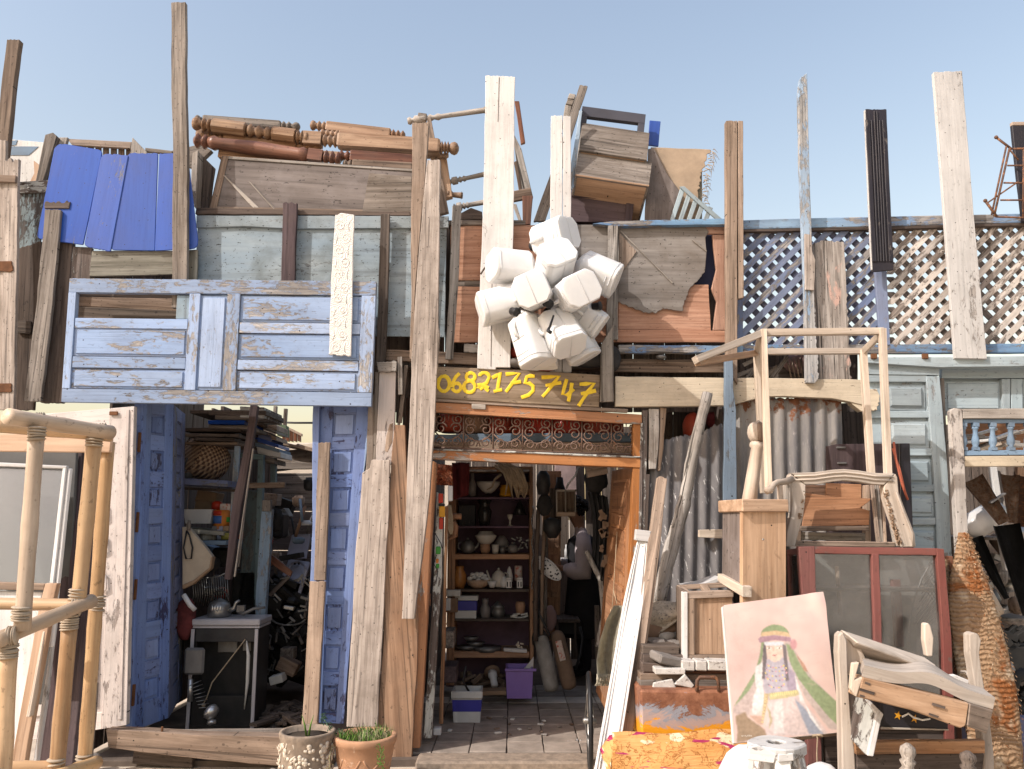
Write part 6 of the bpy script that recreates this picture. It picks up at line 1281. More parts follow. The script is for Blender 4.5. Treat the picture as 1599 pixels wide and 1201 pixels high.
P(r, 'inner_stile', [(1393, 905), (1406, 905), (1412, 1010), (1400, 1010)], -.66, .04, mp_)
gr2 = T('arched_screen', 'arched wire mesh screen standing inside the glass cabinet', 'screen', pt(1440, 1020, -.7))
mb = MB(); tube(mb, [pt(x, y, -.7) for x, y in ((1418, 1010), (1420, 975), (1428, 935), (1438, 905), (1452, 880), (1466, 868))], .006, 6); put('arched_rim', mb, 'dull_metal', gr2)
for i in range(17):
    mb = MB(); x = 1420 + i * 6
    a0, b0 = (x, 1000), (x + 50, 930)
    for fam in (0, 1):
        x0 = 1424 + i * 5.5 - (45 if fam else 0)
        p0, p1 = ((x0 - 8, 880), (x0 + 60, 975)) if fam == 0 else ((x0 + 60, 880), (x0 - 8, 975))
        def clip(pp): return (max(1423 + max(0, (980 - pp[1])) * .28, min(1468, pp[0])), pp[1])
        n = 8; seg = [(p0[0] + (p1[0] - p0[0]) * t / n, p0[1] + (p1[1] - p0[1]) * t / n) for t in range(n + 1)]
        seg = [s for s in seg if 1420 + max(0, (985 - s[1])) * .3 < s[0] < 1468]
        if len(seg) > 1: tube(mb, [pt(x_, y_, -.698 + .004 * fam) for x_, y_ in seg], .0026, 4)
    if mb.v: put('wire', mb, 'dark_metal', gr2)
# ---------------------------------------------------------------- chair frame of raw wood
r = T('raw_wood_chair', 'upturned raw wooden chair frame with curved legs beside the painting', 'chair', pt(1430, 1250, -1.35))
def slab(nm, pts, Y, t, mat='sand_wood', **kw): return P(r, nm, pts, Y, t, mat, jit=.0008, bev=.005, **kw)
slab('leg', [(1309, 992), (1316, 986), (1322, 1000), (1324, 1060), (1328, 1120), (1334, 1170), (1338, 1250), (1316, 1250), (1314, 1170), (1312, 1080), (1308, 1020)], (-1.55, -1.6), .06)
slab('curved_brace', [(1316, 992), (1339, 1000), (1347, 1018), (1358, 1042), (1366, 1050), (1350, 1040), (1338, 1032), (1328, 1056), (1323, 1050), (1320, 1010)], -1.50, .05)
mb = MB(); A = [pt(1311, 983, -1.55), pt(1460, 1037, -1.30), pt(1461, 1043, -1.33), pt(1316, 991, -1.58)]
prism(mb, [pt(1312, 982, -1.5), pt(1442, 1025, -1.36), pt(1462, 1038, -1.40), pt(1458, 1048, -1.44), pt(1340, 1004, -1.56)], V((0, .10, -.05)), .006, pt(1460, 1030, -1.4) - pt(1312, 984, -1.4)); put('back_rail', mb, 'sand_wood', r)
mb = MB(); prism(mb, [pt(1340, 1004, -1.47), pt(1459, 1049, -1.36), pt(1456, 1056, -1.34), pt(1352, 1024, -1.42)], V((0, .03, 0)), .004); put('under_rail', mb, 'honey_wood', r)
# front rail: box with a top face and a front face
a, b = pt(1334, 1062, -1.72), pt(1551, 1108, -1.66); dn_ = V((0, 0, -.085))
mb = MB(); prism(mb, [pt(1347, 1057, -1.74), pt(1436, 1079, -1.735), pt(1513, 1098, -1.73), pt(1508, 1133, -1.73), pt(1500, 1137, -1.73), pt(1420, 1108, -1.735), pt(1337, 1088, -1.74)], V((0, .10, .0)), .005, b - a); put('seat_rail', mb, 'honey_wood', r)
mb = MB(); prism(mb, [pt(1514, 1098, -1.73), pt(1551, 1109, -1.66), pt(1549, 1117, -1.66), pt(1541, 1146, -1.66), pt(1510, 1134, -1.73)], V((0, .08, 0)), .005); put('rail_end', mb, 'tan_wood', r)
for pts_ in ([(1351, 1064), (1359, 1067), (1358, 1070), (1350, 1067)], [(1343, 1074), (1366, 1081), (1364, 1085), (1342, 1078)], [(1343, 1084), (1350, 1086), (1349, 1089), (1342, 1087)], [(1456, 1097), (1476, 1103), (1475, 1107), (1455, 1101)], [(1451, 1113), (1466, 1118), (1464, 1121), (1450, 1116)]): P(r, 'mortise', pts_, -1.7425, .004, 'dark_wood', jit=0, bev=0)
mb = MB(); bmx = []
def seatf(u, v): return V((0, 0, .055 * math.exp(-((u - .52) / .2) ** 2) * (1 - v * .3)))
put('shaped_rail', sheet(MB(), (pt(1342, 1040, -1.42), pt(1530, 1090, -1.36), pt(1550, 1107, -1.66), pt(1345, 1056, -1.73)), 6, 30, .05, seatf, False), 'sand_wood', r)
P(r, 'corner_joint', [(1334, 1062), (1347, 1057), (1337, 1088), (1328, 1076), (1332, 1036), (1342, 1034)], (-1.72, -1.75), .03, 'new_wood')
slab('leg', [(1513, 990), (1520, 987), (1528, 990), (1532, 1000), (1529, 1020), (1533, 1050), (1541, 1095), (1546, 1130), (1552, 1180), (1553, 1260), (1537, 1260), (1537, 1180), (1530, 1130), (1526, 1098), (1519, 1050), (1514, 1020)], (-1.30, -1.45), .06)
slab('spindle', [(1443, 974), (1449, 972), (1453, 977), (1458, 996), (1456, 1025), (1447, 1025), (1443, 1000)], -1.2, .04)
P(r, 'lower_rail', [(1336, 1158), (1538, 1156), (1538, 1176), (1336, 1178)], -1.45, .04, 'ginger_wood'); P(r, 'lower_panel', [(1338, 1178), (1538, 1176), (1538, 1260), (1338, 1260)], -1.40, .02, 'dark_wood')
for lab, x, y0, m in (('pale turned finial with a round knob below the chair frame', 1417, 1160, 'pale_wood'), ('dark turned finial below the chair frame beside the rug', 1511, 1172, 'umber_wood')):
    mb = MB(); kx = mpp(-1.75); lathe(mb, pt(x, 1262, -1.75), pt(x, y0, -1.75), [(0, 14 * kx), (.5, 14 * kx), (.56, 13 * kx), (.64, 8 * kx), (.72, 12 * kx), (.76, 8 * kx), (.86, 12 * kx), (.93, 11 * kx), (1, 3 * kx)], 8); put('finial', mb, m, None, lab, 'finial')
# painted plank and black flowered box under the frame
B('chipped_board', 'white chipped painted board standing under the raw chair frame', 'board', [(1325, 1068), (1352, 1090), (1368, 1110), (1375, 1118), (1362, 1181), (1352, 1178), (1330, 1155), (1326, 1110)], (-1.52, -1.62), .02, 'flaky_white'); B('chipped_edge', 'narrow chipped edge board beside the white chipped one', 'board', [(1352, 1092), (1358, 1094), (1379, 1115), (1376, 1125), (1364, 1182), (1354, 1180), (1368, 1116)], (-1.56, -1.64), .02, 'white_paint')
r2 = T('flowered_box', 'black lacquered box painted with orange flowers under the chair frame', 'box', pt(1450, 1140, -1.35)); q = Q.px((1374, 1092), (1480, 1112), (1480, 1140), (1374, 1138), -1.42); q.part(r2, 'body', 'black_paint', 0, 0, 1, 1, -.2, 0); q.part(r2, 'edge', 'pale_wood', 0, .92, 1, 1, .001, .008)
for cx, cy in ((1402, 1117), (1428, 1122)):
    mb = MB(); c = pt(cx, cy, -1.423); bm = bmesh.new(); vs_ = []
    for i in range(10):
        a = i * math.pi / 5; q_ = .020 if i % 2 == 0 else .008; vs_.append(c + V((math.cos(a) * q_, 0, math.sin(a) * q_)))
    prism(mb, vs_, V((0, .002, 0)), 0); put('painted_flower', mb, 'yellow_plastic', r2)
mb = MB(); tube(mb, [pt(1408, 1119, -1.424), pt(1418, 1114, -1.424), pt(1426, 1120, -1.424), pt(1440, 1124, -1.424), pt(1452, 1122, -1.424)], .005, 5, False, .3); put('painted_scroll', mb, 'white_clean', r2)
B('white_stick', 'white stick lying behind the raw chair seat', 'stick', [(1466, 1056), (1492, 1053), (1513, 1062), (1512, 1068), (1468, 1062)], -1.15, .03, 'white_paint'); mb = MB(); tube(mb, [pt(1500, 1048, -1.1), pt(1508, 1048, -1.12), pt(1514, 1060, -1.14), pt(1517, 1080, -1.16)], .006, 6); put('bent_cane', mb, 'pale_wood', None, 'thin bent cane behind the raw chair leg', 'cane')
# ---------------------------------------------------------------- painting
import numpy as np
nu, nv = 150, 190
uu, vv = np.meshgrid(np.linspace(0, 1, nu + 1), np.linspace(0, 1, nv + 1))
rs = np.random.RandomState(3)
def blur(a, n):
    for _ in range(n): a = (a + np.roll(a, 1, 0) + np.roll(a, -1, 0) + np.roll(a, 1, 1) + np.roll(a, -1, 1)) / 5
    return a
nz = blur(rs.rand(nv + 1, nu + 1), 60); nz = (nz - nz.min()) / (nz.max() - nz.min()); nf = blur(rs.rand(nv + 1, nu + 1), 3); nf = (nf - nf.mean()) / nf.std()
img = np.empty((nv + 1, nu + 1, 3)); img[:] = (.70, .50, .45)
img = img * .9; img = img * (1 - .5 * nz[..., None]) + np.array((.74, .62, .54)) * .5 * nz[..., None]
def inside(poly):
    m = np.zeros(uu.shape, bool); n = len(poly)
    for i in range(n):
        (x0, y0), (x1, y1) = poly[i], poly[(i + 1) % n]
        if y0 == y1: continue
        c = ((y0 > vv) != (y1 > vv)) & (uu < (x1 - x0) * (vv - y0) / (y1 - y0) + x0); m ^= c
    return m.astype(float)
def paint(poly, c, soft=1, amp=.05, alpha=1.0):
    global img
    m = blur(inside([((x - 0) / 867.0, y / 1201.0) for x, y in poly]), soft)[..., None] * alpha; col = np.array(c) * (1 + amp * nf[..., None]); img = img * (1 - m) + col * m
# polygons are traced on a 867 x 1201 view whose picture corners are tl (35,135) tr (683,60) br (800,970) bl (110,1040)
cor = [(35, 135), (683, 60), (800, 970), (110, 1040)]
def unbil(x, y):
    u = v = .5
    for _ in range(12):
        px_ = (1 - v) * ((1 - u) * cor[0][0] + u * cor[1][0]) + v * ((1 - u) * cor[3][0] + u * cor[2][0]); py_ = (1 - v) * ((1 - u) * cor[0][1] + u * cor[1][1]) + v * ((1 - u) * cor[3][1] + u * cor[2][1])
        w_ = (1 - v) * (cor[1][0] - cor[0][0]) + v * (cor[2][0] - cor[3][0]); h_ = (1 - u) * (cor[3][1] - cor[0][1]) + u * (cor[2][1] - cor[1][1])
        u += (x - px_) / w_; v += (y - py_) / h_
    return (u * 867.0, v * 1201.0)
def PT(poly, c, soft=1, amp=.05, alpha=1.0): paint([unbil(x, y) for x, y in poly], c, soft, amp, alpha)
def EL(cx, cy, rx, ry, c, soft=1, a0=0, a1=360, alpha=1.0): PT([(cx + rx * math.cos(rad(a0 + (a1 - a0) * i / 24)), cy + ry * math.sin(rad(a0 + (a1 - a0) * i / 24))) for i in range(25)], c, soft, .05, alpha)
green = (.29, .34, .20); white = (.66, .63, .60)
PT([(290, 320), (280, 420), (262, 520), (240, 600), (170, 720), (98, 825), (98, 860), (200, 870), (320, 560), (320, 400)], (.52, .42, .38), 2); PT([(285, 330), (272, 480), (245, 585), (180, 690), (100, 815), (118, 800), (200, 715), (262, 610), (292, 480), (300, 400)], green, 1)
PT([(430, 400), (470, 395), (560, 560), (620, 640), (800, 820), (800, 960), (720, 950), (560, 760), (490, 600), (440, 470)], (.50, .42, .38), 2); PT([(440, 410), (475, 420), (520, 520), (590, 630), (700, 720), (796, 800), (800, 945), (730, 890), (610, 760), (520, 640), (470, 540)], green, 1)
PT([(500, 470), (560, 545), (585, 600), (560, 590), (520, 510)], (.45, .28, .2), 1)
PT([(320, 800), (340, 770), (510, 745), (560, 800), (650, 900), (720, 985), (300, 1000), (310, 900)], (.60, .50, .47), 2); PT([(490, 765), (560, 830), (650, 940), (690, 985), (590, 985), (540, 890)], (.33, .35, .40), 2); PT([(560, 800), (600, 860), (680, 970), (700, 985), (650, 950), (590, 880)], (.72, .70, .68), 1); PT([(360, 790), (410, 780), (420, 980), (350, 985)], white, 3, .05, .7)
PT([(300, 520), (330, 505), (440, 500), (470, 540), (500, 640), (520, 740), (330, 780), (290, 700)], (.45, .41, .44), 2); PT([(440, 560), (500, 600), (515, 720), (450, 730)], (.38, .32, .37), 3)
PT([(245, 560), (290, 525), (305, 560), (290, 680), (300, 780), (270, 840), (240, 865), (218, 855), (225, 760), (250, 700), (240, 620)], white, 1); PT([(500, 620), (540, 740), (560, 800), (530, 790), (505, 700)], white, 1)
PT([(330, 730), (515, 712), (522, 745), (420, 765), (330, 775)], (.50, .44, .25), 1); PT([(300, 730), (330, 735), (310, 820), (290, 900), (265, 935), (285, 850)], (.47, .37, .22), 1); PT([(310, 800), (335, 850), (345, 910), (320, 965), (330, 900)], (.45, .38, .25), 1)
PT([(110, 875), (175, 845), (190, 880), (260, 930), (300, 965), (310, 1000), (120, 1040), (125, 960)], (.34, .25, .17), 2); PT([(200, 870), (290, 875), (285, 930), (255, 925)], (.52, .36, .28), 2)
EL(366, 350, 92, 70, green, 1, 180, 360); PT([(275, 350), (282, 330), (366, 320), (450, 335), (470, 365), (370, 350), (280, 362)], (.60, .44, .28), 1); PT([(258, 375), (275, 360), (370, 352), (470, 368), (478, 400), (370, 384), (268, 402)], (.40, .26, .29), 1); EL(488, 415, 22, 36, (.52, .30, .30), 2)
PT([(300, 400), (330, 392), (420, 394), (432, 408), (425, 480), (400, 520), (365, 530), (330, 505), (310, 450)], (.66, .52, .43), 1); PT([(300, 396), (425, 396), (425, 420), (300, 420)], (.62, .62, .64), 1)
PT([(292, 405), (312, 425), (318, 500), (306, 640), (286, 640), (292, 540)], (.19, .16, .16), 1); PT([(418, 410), (440, 420), (452, 520), (460, 650), (440, 655), (428, 520)], (.20, .17, .17), 1)
for ex in (332, 398): EL(ex, 437, 18, 7, (.72, .68, .62), 0); EL(ex, 437, 6, 6, (.34, .28, .22), 0); PT([(ex - 22, 428), (ex, 422), (ex + 22, 428), (ex, 426)], (.42, .34, .29), 0)
PT([(362, 430), (368, 432), (362, 458), (352, 460)], (.50, .36, .29), 1); PT([(345, 482), (366, 478), (388, 482), (366, 490)], (.50, .27, .25), 0)
for j, (yy_, rx_) in enumerate(((560, 55), (585, 65), (615, 68), (645, 62), (690, 50))):
    for i in range(9):
        a = math.pi * (i + .5) / 9; EL(378 + rx_ * math.cos(a), yy_ - 20 + 26 * math.sin(a), 6, 6, [(.30, .26, .30), (.62, .50, .22), (.55, .33, .35)][(i + j) % 3], 0)
for i in range(12): EL(345 + i * 14, 742 - i * 1.6, 5, 13, (.62, .55, .28), 0)
for i in range(9): EL(306 - i * 3, 745 + i * 21, 9, 7, (.58, .47, .28), 0)
for i in range(6): PT([(150 + i * 11, 1000 - i * 1), (156 + i * 11, 990), (160 + i * 11, 1000)], (.60, .55, .48), 0)
for i in range(40):
    x, y = rs.uniform(110, 720), rs.uniform(140, 700)
    if 250 < x < 560 and y > 280: continue
    w_ = rs.uniform(20, 60); PT([(x, y), (x + w_, y - w_ * .15), (x + w_, y - w_ * .15 + 5), (x, y + 6)], (.60, .43, .38), 1, .05, .35)
r = T('painting', 'unframed painting of a veiled woman in a green shawl on pink canvas', 'painting', pt(1225, 1160, -1.3))
c4 = [pt(1129, 945, -1.28), pt(1284, 924, -1.20), pt(1312, 1143, -1.42), pt(1147, 1160, -1.50)]
me = bpy.data.meshes.new('canvas'); vs_ = []; fs_ = []
nrm = (c4[1] - c4[0]).cross(c4[3] - c4[0]).normalized(); nrm = nrm if nrm.y < 0 else -nrm
for j in range(nv + 1):
    for i in range(nu + 1):
        u, v = i / nu, j / nv; p = c4[0].lerp(c4[1], u).lerp(c4[3].lerp(c4[2], u), v)
        w_ = .010 * math.exp(-((u - .93) ** 2 + (v - .06) ** 2) / .02) * math.sin((u - v) * 16) + .004 * math.sin(u * 7 + v * 5) + .006 * math.exp(-((u - .55) / .5) ** 2) * math.sin(v * 9)
        vs_.append(p + nrm * (.006 + w_) - r.location)
for j in range(nv):
    for i in range(nu): k0 = j * (nu + 1) + i; fs_.append((k0, k0 + 1, k0 + nu + 2, k0 + nu + 1))
me.from_pydata(vs_, [], fs_); ca = me.color_attributes.new('paint', 'FLOAT_COLOR', 'POINT'); rgba = np.ones(((nv + 1) * (nu + 1), 4), dtype=np.float32); rgba[:, :3] = np.clip(img.reshape(-1, 3), 0, 1) ** 1.12 * .92; ca.data.foreach_set('color', rgba.ravel())
at = me.attributes.new('gpos', 'FLOAT_VECTOR', 'POINT'); at.data.foreach_set('vector', [c for v in vs_ for c in v]); me.polygons.foreach_set('use_smooth', [True] * len(fs_))
k = NT('canvas_paint'); g = k.g(); col = k.new('ShaderNodeAttribute', attribute_name='paint').outputs['Color']; wv = k.noise(k.scl(g, (260, 260, 260)), 1, 2, .5); d_ = k.noise(g, 7, 8, .7)
col = k.mix(k.math('MULTIPLY', k.ramp(d_, [(.56, 0), (.75, 1)]), .25), col, (.30, .22, .17)); me.materials.append(k.out(col, .75, k.math('ADD', k.math('MULTIPLY', wv, .4), k.noise(g, 60, 4, .6)), .25, .003))
o = bpy.data.objects.new('canvas', me); COL.objects.link(o); o.parent = r
mb = MB(); prism(mb, [p - nrm * .022 for p in c4], -nrm * .018, .003); put('stretcher', mb, 'paper', r)
B('painting_prop', 'brown lath under the lower edge of the painting', 'lath', [(1240, 1151), (1314, 1142), (1315, 1148), (1240, 1157)], -1.40, .03, 'brown_wood')
mb = MB(); tube(mb, [pt(1274, 1146, -1.5), pt(1276, 1152, -1.5), pt(1275, 1175, -1.48), pt(1276, 1215, -1.48)], .003, 5); tube(mb, [pt(1268, 1148, -1.5), pt(1280, 1147, -1.5), pt(1284, 1149, -1.5)], .005, 5); put('tie_string', mb, 'rope', None, 'pale string tied under the painting', 'string')
# white carved stand and white bundle
r = T('white_stand', 'white painted wooden stand with a hole in its round top', 'stand', pt(1212, 1262, -1.75))
kx = mpp(-1.75); c = pt(1212, 1158, -1.75)
mb = MB(); bm = bmesh.new(); n = 20; top_o = []; top_i = []; bo = []; bi = []
for i in range(n):
    a = i * 2 * math.pi / n; rx = 41 * kx * (1 + .05 * math.cos(4 * a)); ry = rx * .95; hx = 12.5 * kx
    top_o.append(bm.verts.new(c + V((rx * math.cos(a), ry * math.sin(a), 0)))); top_i.append(bm.verts.new(c + V((hx * math.cos(a) + .0, hx * math.sin(a), 0)))); bo.append(bm.verts.new(c + V((rx * math.cos(a), ry * math.sin(a), -.045)))); bi.append(bm.verts.new(c + V((hx * math.cos(a), hx * math.sin(a), -.045))))
for i in range(n):
    j = (i + 1) % n; bm.faces.new((top_o[i], top_o[j], top_i[j], top_i[i])); bm.faces.new((bo[i], bi[i], bi[j], bo[j])); bm.faces.new((top_o[i], bo[i], bo[j], top_o[j])); bm.faces.new((top_i[i], top_i[j], bi[j], bi[i]))
bevel_bm(bm, .006); mb.add(bm, (1, 0, 0)); wp2 = wood('white_stand', (.38, .33, .29), (.54, .48, .43), (.70, .69, .67), .72, dirt=.22, nails=.2, cracks=.3, flake=1.6); put('top', mb, wp2, r)
for a in (-150, -95, -40, 30, 90, 150):
    d = V((math.cos(rad(a)), math.sin(rad(a)), 0)); p = c + d * 30 * kx + V((0, 0, -.045)); mb = MB(); stick(mb, p, p + d * .07 + V((0, 0, -.36)), .062, .035, (d.x, d.y, 0)); put('leg', mb, wp2, r)
P(r, 'apron', [(1170, 1166), (1182, 1163), (1212, 1177), (1208, 1192), (1166, 1186)], -1.86, .02, wp2); P(r, 'apron', [(1215, 1178), (1238, 1176), (1240, 1188), (1214, 1190)], -1.87, .02, wp2)
mb = MB(); ball(mb, pt(1156, 1215, -1.62), .10, .09, .15, 3, .04, Matrix.Rotation(.35, 3, 'Y')); put('white_bundle', mb, 'white_wrap', None, 'white cloth bundle beside the white stand', 'bundle'); mb = MB(); ball(mb, pt(1283, 1212, -1.5), .08, .06, .06, 3, .05); put('white_bundle', mb, 'white_wrap', None, 'small white bundle under the hanging string', 'bundle')
# ---------------------------------------------------------------- shop shelves
def lt(name, label, cat, x, yb, yt_, Y, prof, mat, n=16, group=None, parent=None):
    """turned thing standing at pixel x, foot yb, top yt_; prof = [(t, half width px)]"""
    k = mpp(Y); a, b = pt(x, yb, Y), pt(x, yt_, Y); b.x = a.x; mb = lathe(MB(), a, b, [(t, w * k) for t, w in prof], n)
    return put(name, mb, mat, parent, None if parent else label, None if parent else cat, group)
def bx(name, label, cat, x0, y0, x1, y1, Y, d, mat, parent=None, rot=0, bev=.004, group=None):
    a, b = pt(x0, y0, Y), pt(x1, y1, Y); c = (a + b) / 2; mb = MB(); box3(mb, (c.x, Y + d / 2, c.z), abs(b.x - a.x), d, abs(a.z - b.z), Matrix.Rotation(rad(rot), 3, 'Y'), bev)
    return put(name, mb, mat, parent, None if parent else label, None if parent else cat, group)
YS = 1.5
r = T('wooden_shelf', 'tall orange brown shelf unit full of crockery inside the shop', 'shelf', pt(767, 1042, YS))
bx('upright', '', '', 700, 728, 708, 1070, YS, .36, 'shelf_wood', r); bx('upright', '', '', 826, 728, 833, 1048, YS, .36, 'shelf_wood', r); bx('top', '', '', 706, 728, 828, 736, YS, .36, 'shelf_wood', r); bx('back', '', '', 700, 730, 832, 1072, YS + .37, .02, 'purple_board', r)
for y0, y1, m in ((776, 779, 'purple_board'), (821, 824, 'purple_board'), (865, 873, 'shelf_wood'), (920, 924, 'umber_wood'), (966, 970, 'umber_wood'), (1017, 1027, 'shelf_wood')): bx('shelf', '', '', 708, y0, 826, y1, YS + .01, .35, m, r)  # the top shelf's purple is the shadow there, put into its colour
for x in (732, 802): bx('white_lath', '', '', 729 if x < 760 else 804, 733, 775 if x < 760 else 826, 736, YS - .01, .01, 'white_paint', r)
# third shelf and fourth shelf, from the top
Yi = YS + .10
lt('tin_can', 'bright yellow round tin on the top shelf', 'tin', 789, 775, 757, Yi, [(0, 10), (.3, 10), (.32, 9), (.75, 9), (.8, 7), (1, 7)], 'yellow_plastic')
lt('ribbed_bowl', 'dark bowl with pale ribs on the top shelf', 'bowl', 762, 770, 752, Yi, [(0, 5), (.2, 10), (.7, 17), (1, 19)], 'porcelain'); lt('wooden_jar', 'small lidded wooden jar on the top shelf', 'jar', 817, 772, 745, Yi, [(0, 8), (.5, 9), (.6, 8), (.62, 9.5), (.75, 7), (.8, 3), (1, 3)], 'honey_wood'); lt('glass_bottle', 'grey glass bottle on the top shelf by the copper foil', 'bottle', 737, 775, 738, Yi, [(0, 6), (.5, 6), (.7, 3), (1, 2.6)], 'grey_ceramic')
r2 = T('driftwood_bundle', 'bundle of bent driftwood branches hanging in the doorway top', 'driftwood', pt(790, 780, 1.3))
for i in range(11):
    mb = MB(); x0 = 772 + i * 2.2; tube(mb, [pt(x0, 722 + R.uniform(-2, 6), 1.3), pt(x0 + 14 + i * .6, 735 + R.uniform(-4, 4), 1.26), pt(x0 + 20 + i * .9, 752 + i, 1.25), pt(x0 + 22 + i * 1.0 + R.uniform(-10, 4), 772 + R.uniform(-6, 6), 1.28)], [.014, .013, .010, .006], 6); put('branch', mb, 'driftwood', r2)
mb = MB(); tube(mb, [pt(782, 740, 1.3), pt(772, 748, 1.3), pt(768, 760, 1.3), pt(760, 764, 1.32)], [.012, .010, .008, .004], 6); put('branch', mb, 'driftwood', r2)
lt('black_vase', 'shiny black vase on the second shelf', 'vase', 756, 820, 780, Yi, [(0, 7), (.25, 10), (.55, 11), (.7, 8), (.8, 8), (1, 11)], 'black_glaze'); lt('goblet', 'small pale goblet on the second shelf', 'goblet', 796, 821, 803, Yi, [(0, 5), (.1, 1.6), (.5, 1.4), (.65, 3), (1, 4.5)], 'porcelain'); lt('dark_cone', 'dark cone shaped lid on the second shelf', 'lid', 811, 804, 781, Yi + .1, [(0, 12), (.6, 5), (1, 1)], 'black_glaze'); bx('dark_box', 'dark box behind the black vase', 'box', 716, 788, 742, 821, Yi + .12, .1, 'black_paint')
lt('painted_bowl', 'cream lidded bowl with brown flowers on the third shelf', 'bowl', 758, 849, 829, Yi, [(0, 7), (.2, 12), (.65, 17), (.7, 16), (.75, 13), (1, 10)], 'porcelain'); lt('clay_stand', 'brown cup under the flowered bowl', 'cup', 757, 864, 849, Yi, [(0, 6), (.5, 8), (1, 7)], 'old_clay')
def teapot(label, x, yb, h, w, Y, mat, spout=1):
    r = T('teapot', label, 'teapot', pt(x, yb, Y)); k = mpp(Y); lt('body', '', '', x, yb, yb - h, Y, [(0, w * .5), (.1, w * .8), (.4, w), (.75, w * .85), (.85, w * .6), (.9, w * .5), (1, w * .1)], mat, 16, None, r)
    mb = MB(); a = pt(x + spout * w * .8, yb - h * .3, Y); tube(mb, [a, a + V((spout * .5 * w * k, 0, .2 * h * k)), a + V((spout * .85 * w * k, 0, .62 * h * k))], [.3 * w * k, .17 * w * k, .12 * w * k], 8); put('spout', mb, mat, r)
    mb = MB(); a = pt(x - spout * w * .85, yb - h * .25, Y); tube(mb, [a, a + V((-spout * .5 * w * k, 0, .12 * h * k)), a + V((-spout * .5 * w * k, 0, .45 * h * k)), a + V((0, 0, .55 * h * k))], .1 * w * k, 6); put('handle', mb, mat, r); lt('knob', '', '', x, yb - h, yb - h - 3, Y, [(0, 1.5), (.6, 2), (1, .8)], mat, 8, None, r)
    return r
teapot('dark pewter teapot with a long curved spout on the third shelf', 730, 864, 22, 11, Yi, 'dull_metal'); teapot('white teapot with flowers on the fourth shelf', 778, 917, 28, 11, Yi, 'porcelain', -1); teapot('small grey teapot lying by the chain on the third shelf', 800, 863, 14, 8, Yi, 'grey_ceramic')
lt('glass_cup', 'pale ribbed glass cup on the third shelf', 'cup', 773, 864, 850, Yi - .03, [(0, 4.5), (1, 5.6)], 'porcelain'); lt('metal_cup', 'small dark metal cup on the third shelf', 'cup', 784, 864, 853, Yi - .03, [(0, 4), (1, 4.4)], 'dull_metal'); lt('round_pot', 'grey rounded pot behind the cups', 'pot', 783, 856, 836, Yi + .1, [(0, 8), (.4, 11), (.8, 7), (1, 3)], 'grey_ceramic')
mb = MB()
for i in range(14): c = pt(R.uniform(797, 824), R.uniform(838, 856), Yi + .05); box3(mb, c, R.uniform(.02, .05), .02, R.uniform(.008, .02), Matrix.Rotation(R.uniform(-1, 1), 3, 'Y'))
put('metal_scraps', mb, 'dull_metal', None, 'heap of shiny metal scraps at the end of the third shelf', 'scraps', kind='stuff')
lt('amber_vase', 'amber glazed vase on the fourth shelf', 'vase', 717, 918, 883, Yi - .02, [(0, 7), (.3, 10.5), (.6, 10.5), (.85, 6), (.93, 6.5), (1, 6)], 'amber_glaze')
r2 = T('egg_bowl', 'wooden bowl heaped with white stone eggs on the fourth shelf', 'bowl', pt(746, 918, Yi)); lt('bowl', '', '', 746, 918, 905, Yi, [(0, 8), (.3, 14), (1, 19)], 'honey_wood', 18, None, r2)
for dx, dy in ((-13, -2), (-6, -4), (1, -6), (8, -3), (13, -1), (-9, -8), (-2, -9), (5, -9), (0, 0), (10, -6)): mb = MB(); ball(mb, pt(746 + dx, 905 + dy, Yi - .03 * (dy > -3)), .024, .02, .018, 2); put('egg', mb, 'white_ceramic', r2)
lt('white_jar', 'pale grey round jar on the fourth shelf', 'jar', 786, 917, 900, Yi - .03, [(0, 5), (.4, 7), (.8, 5), (1, 3)], 'white_ceramic'); lt('tall_jar', 'tall white jar with a pointed lid on the fourth shelf', 'jar', 795, 908, 884, Yi + .04, [(0, 5), (.3, 5.5), (.6, 4), (.8, 3), (1, .8)], 'white_ceramic'); lt('red_print_tin', 'tin with a red and white print on the fourth shelf', 'tin', 809, 906, 883, Yi + .05, [(0, 6), (1, 6)], 'faded_print')
for x, lab in ((794, 'square white jar with dark stripes beside the round jar'), (811, 'square white jar with dark stripes at the shelf end')):
    r2 = T('striped_jar', lab, 'jar', pt(x, 918, Yi - .06)); bx('body', '', '', x - 4.5, 905, x + 4.5, 918, Yi - .08, .05, 'white_ceramic', r2); bx('stripe', '', '', x - 3, 908, x - 1.2, 916, Yi - .083, .003, 'black_paint', r2); bx('stripe', '', '', x + 1.2, 908, x + 3, 916, Yi - .083, .003, 'black_paint', r2); bx('lid', '', '', x - 4.8, 902, x + 4.8, 904.5, Yi - .082, .055, 'white_ceramic', r2)
lt('saucer_cup', 'white cup lying in front of the teapot', 'cup', 768, 917, 907, Yi - .05, [(0, 4), (1, 8)], 'white_ceramic')
r2 = T('paint_tub', 'white tub with a broad blue band on the fifth shelf', 'tub', pt(727, 966, Yi - .05)); bx('lower', '', '', 710, 953, 743, 966, Yi - .06, .2, 'bucket_white', r2); bx('blue_band', '', '', 709, 938, 744, 953, Yi - .062, .205, 'bucket_blue', r2); bx('lid', '', '', 707, 930, 746, 937.5, Yi - .065, .21, 'bucket_white', r2)
bx('paper_stack', 'pale stack of papers on the blue banded tub', 'paper', 694, 921, 718, 931, Yi - .15, .2, 'paper'); bx('brown_case', 'brown case hanging on the front of the shelf end', 'case', 694, 934, 714, 956, Yi - .22, .05, 'brown_bag'); bx('printed_box', 'small printed box beside the brown case', 'box', 693, 934, 703, 953, Yi - .26, .04, 'white_plastic')
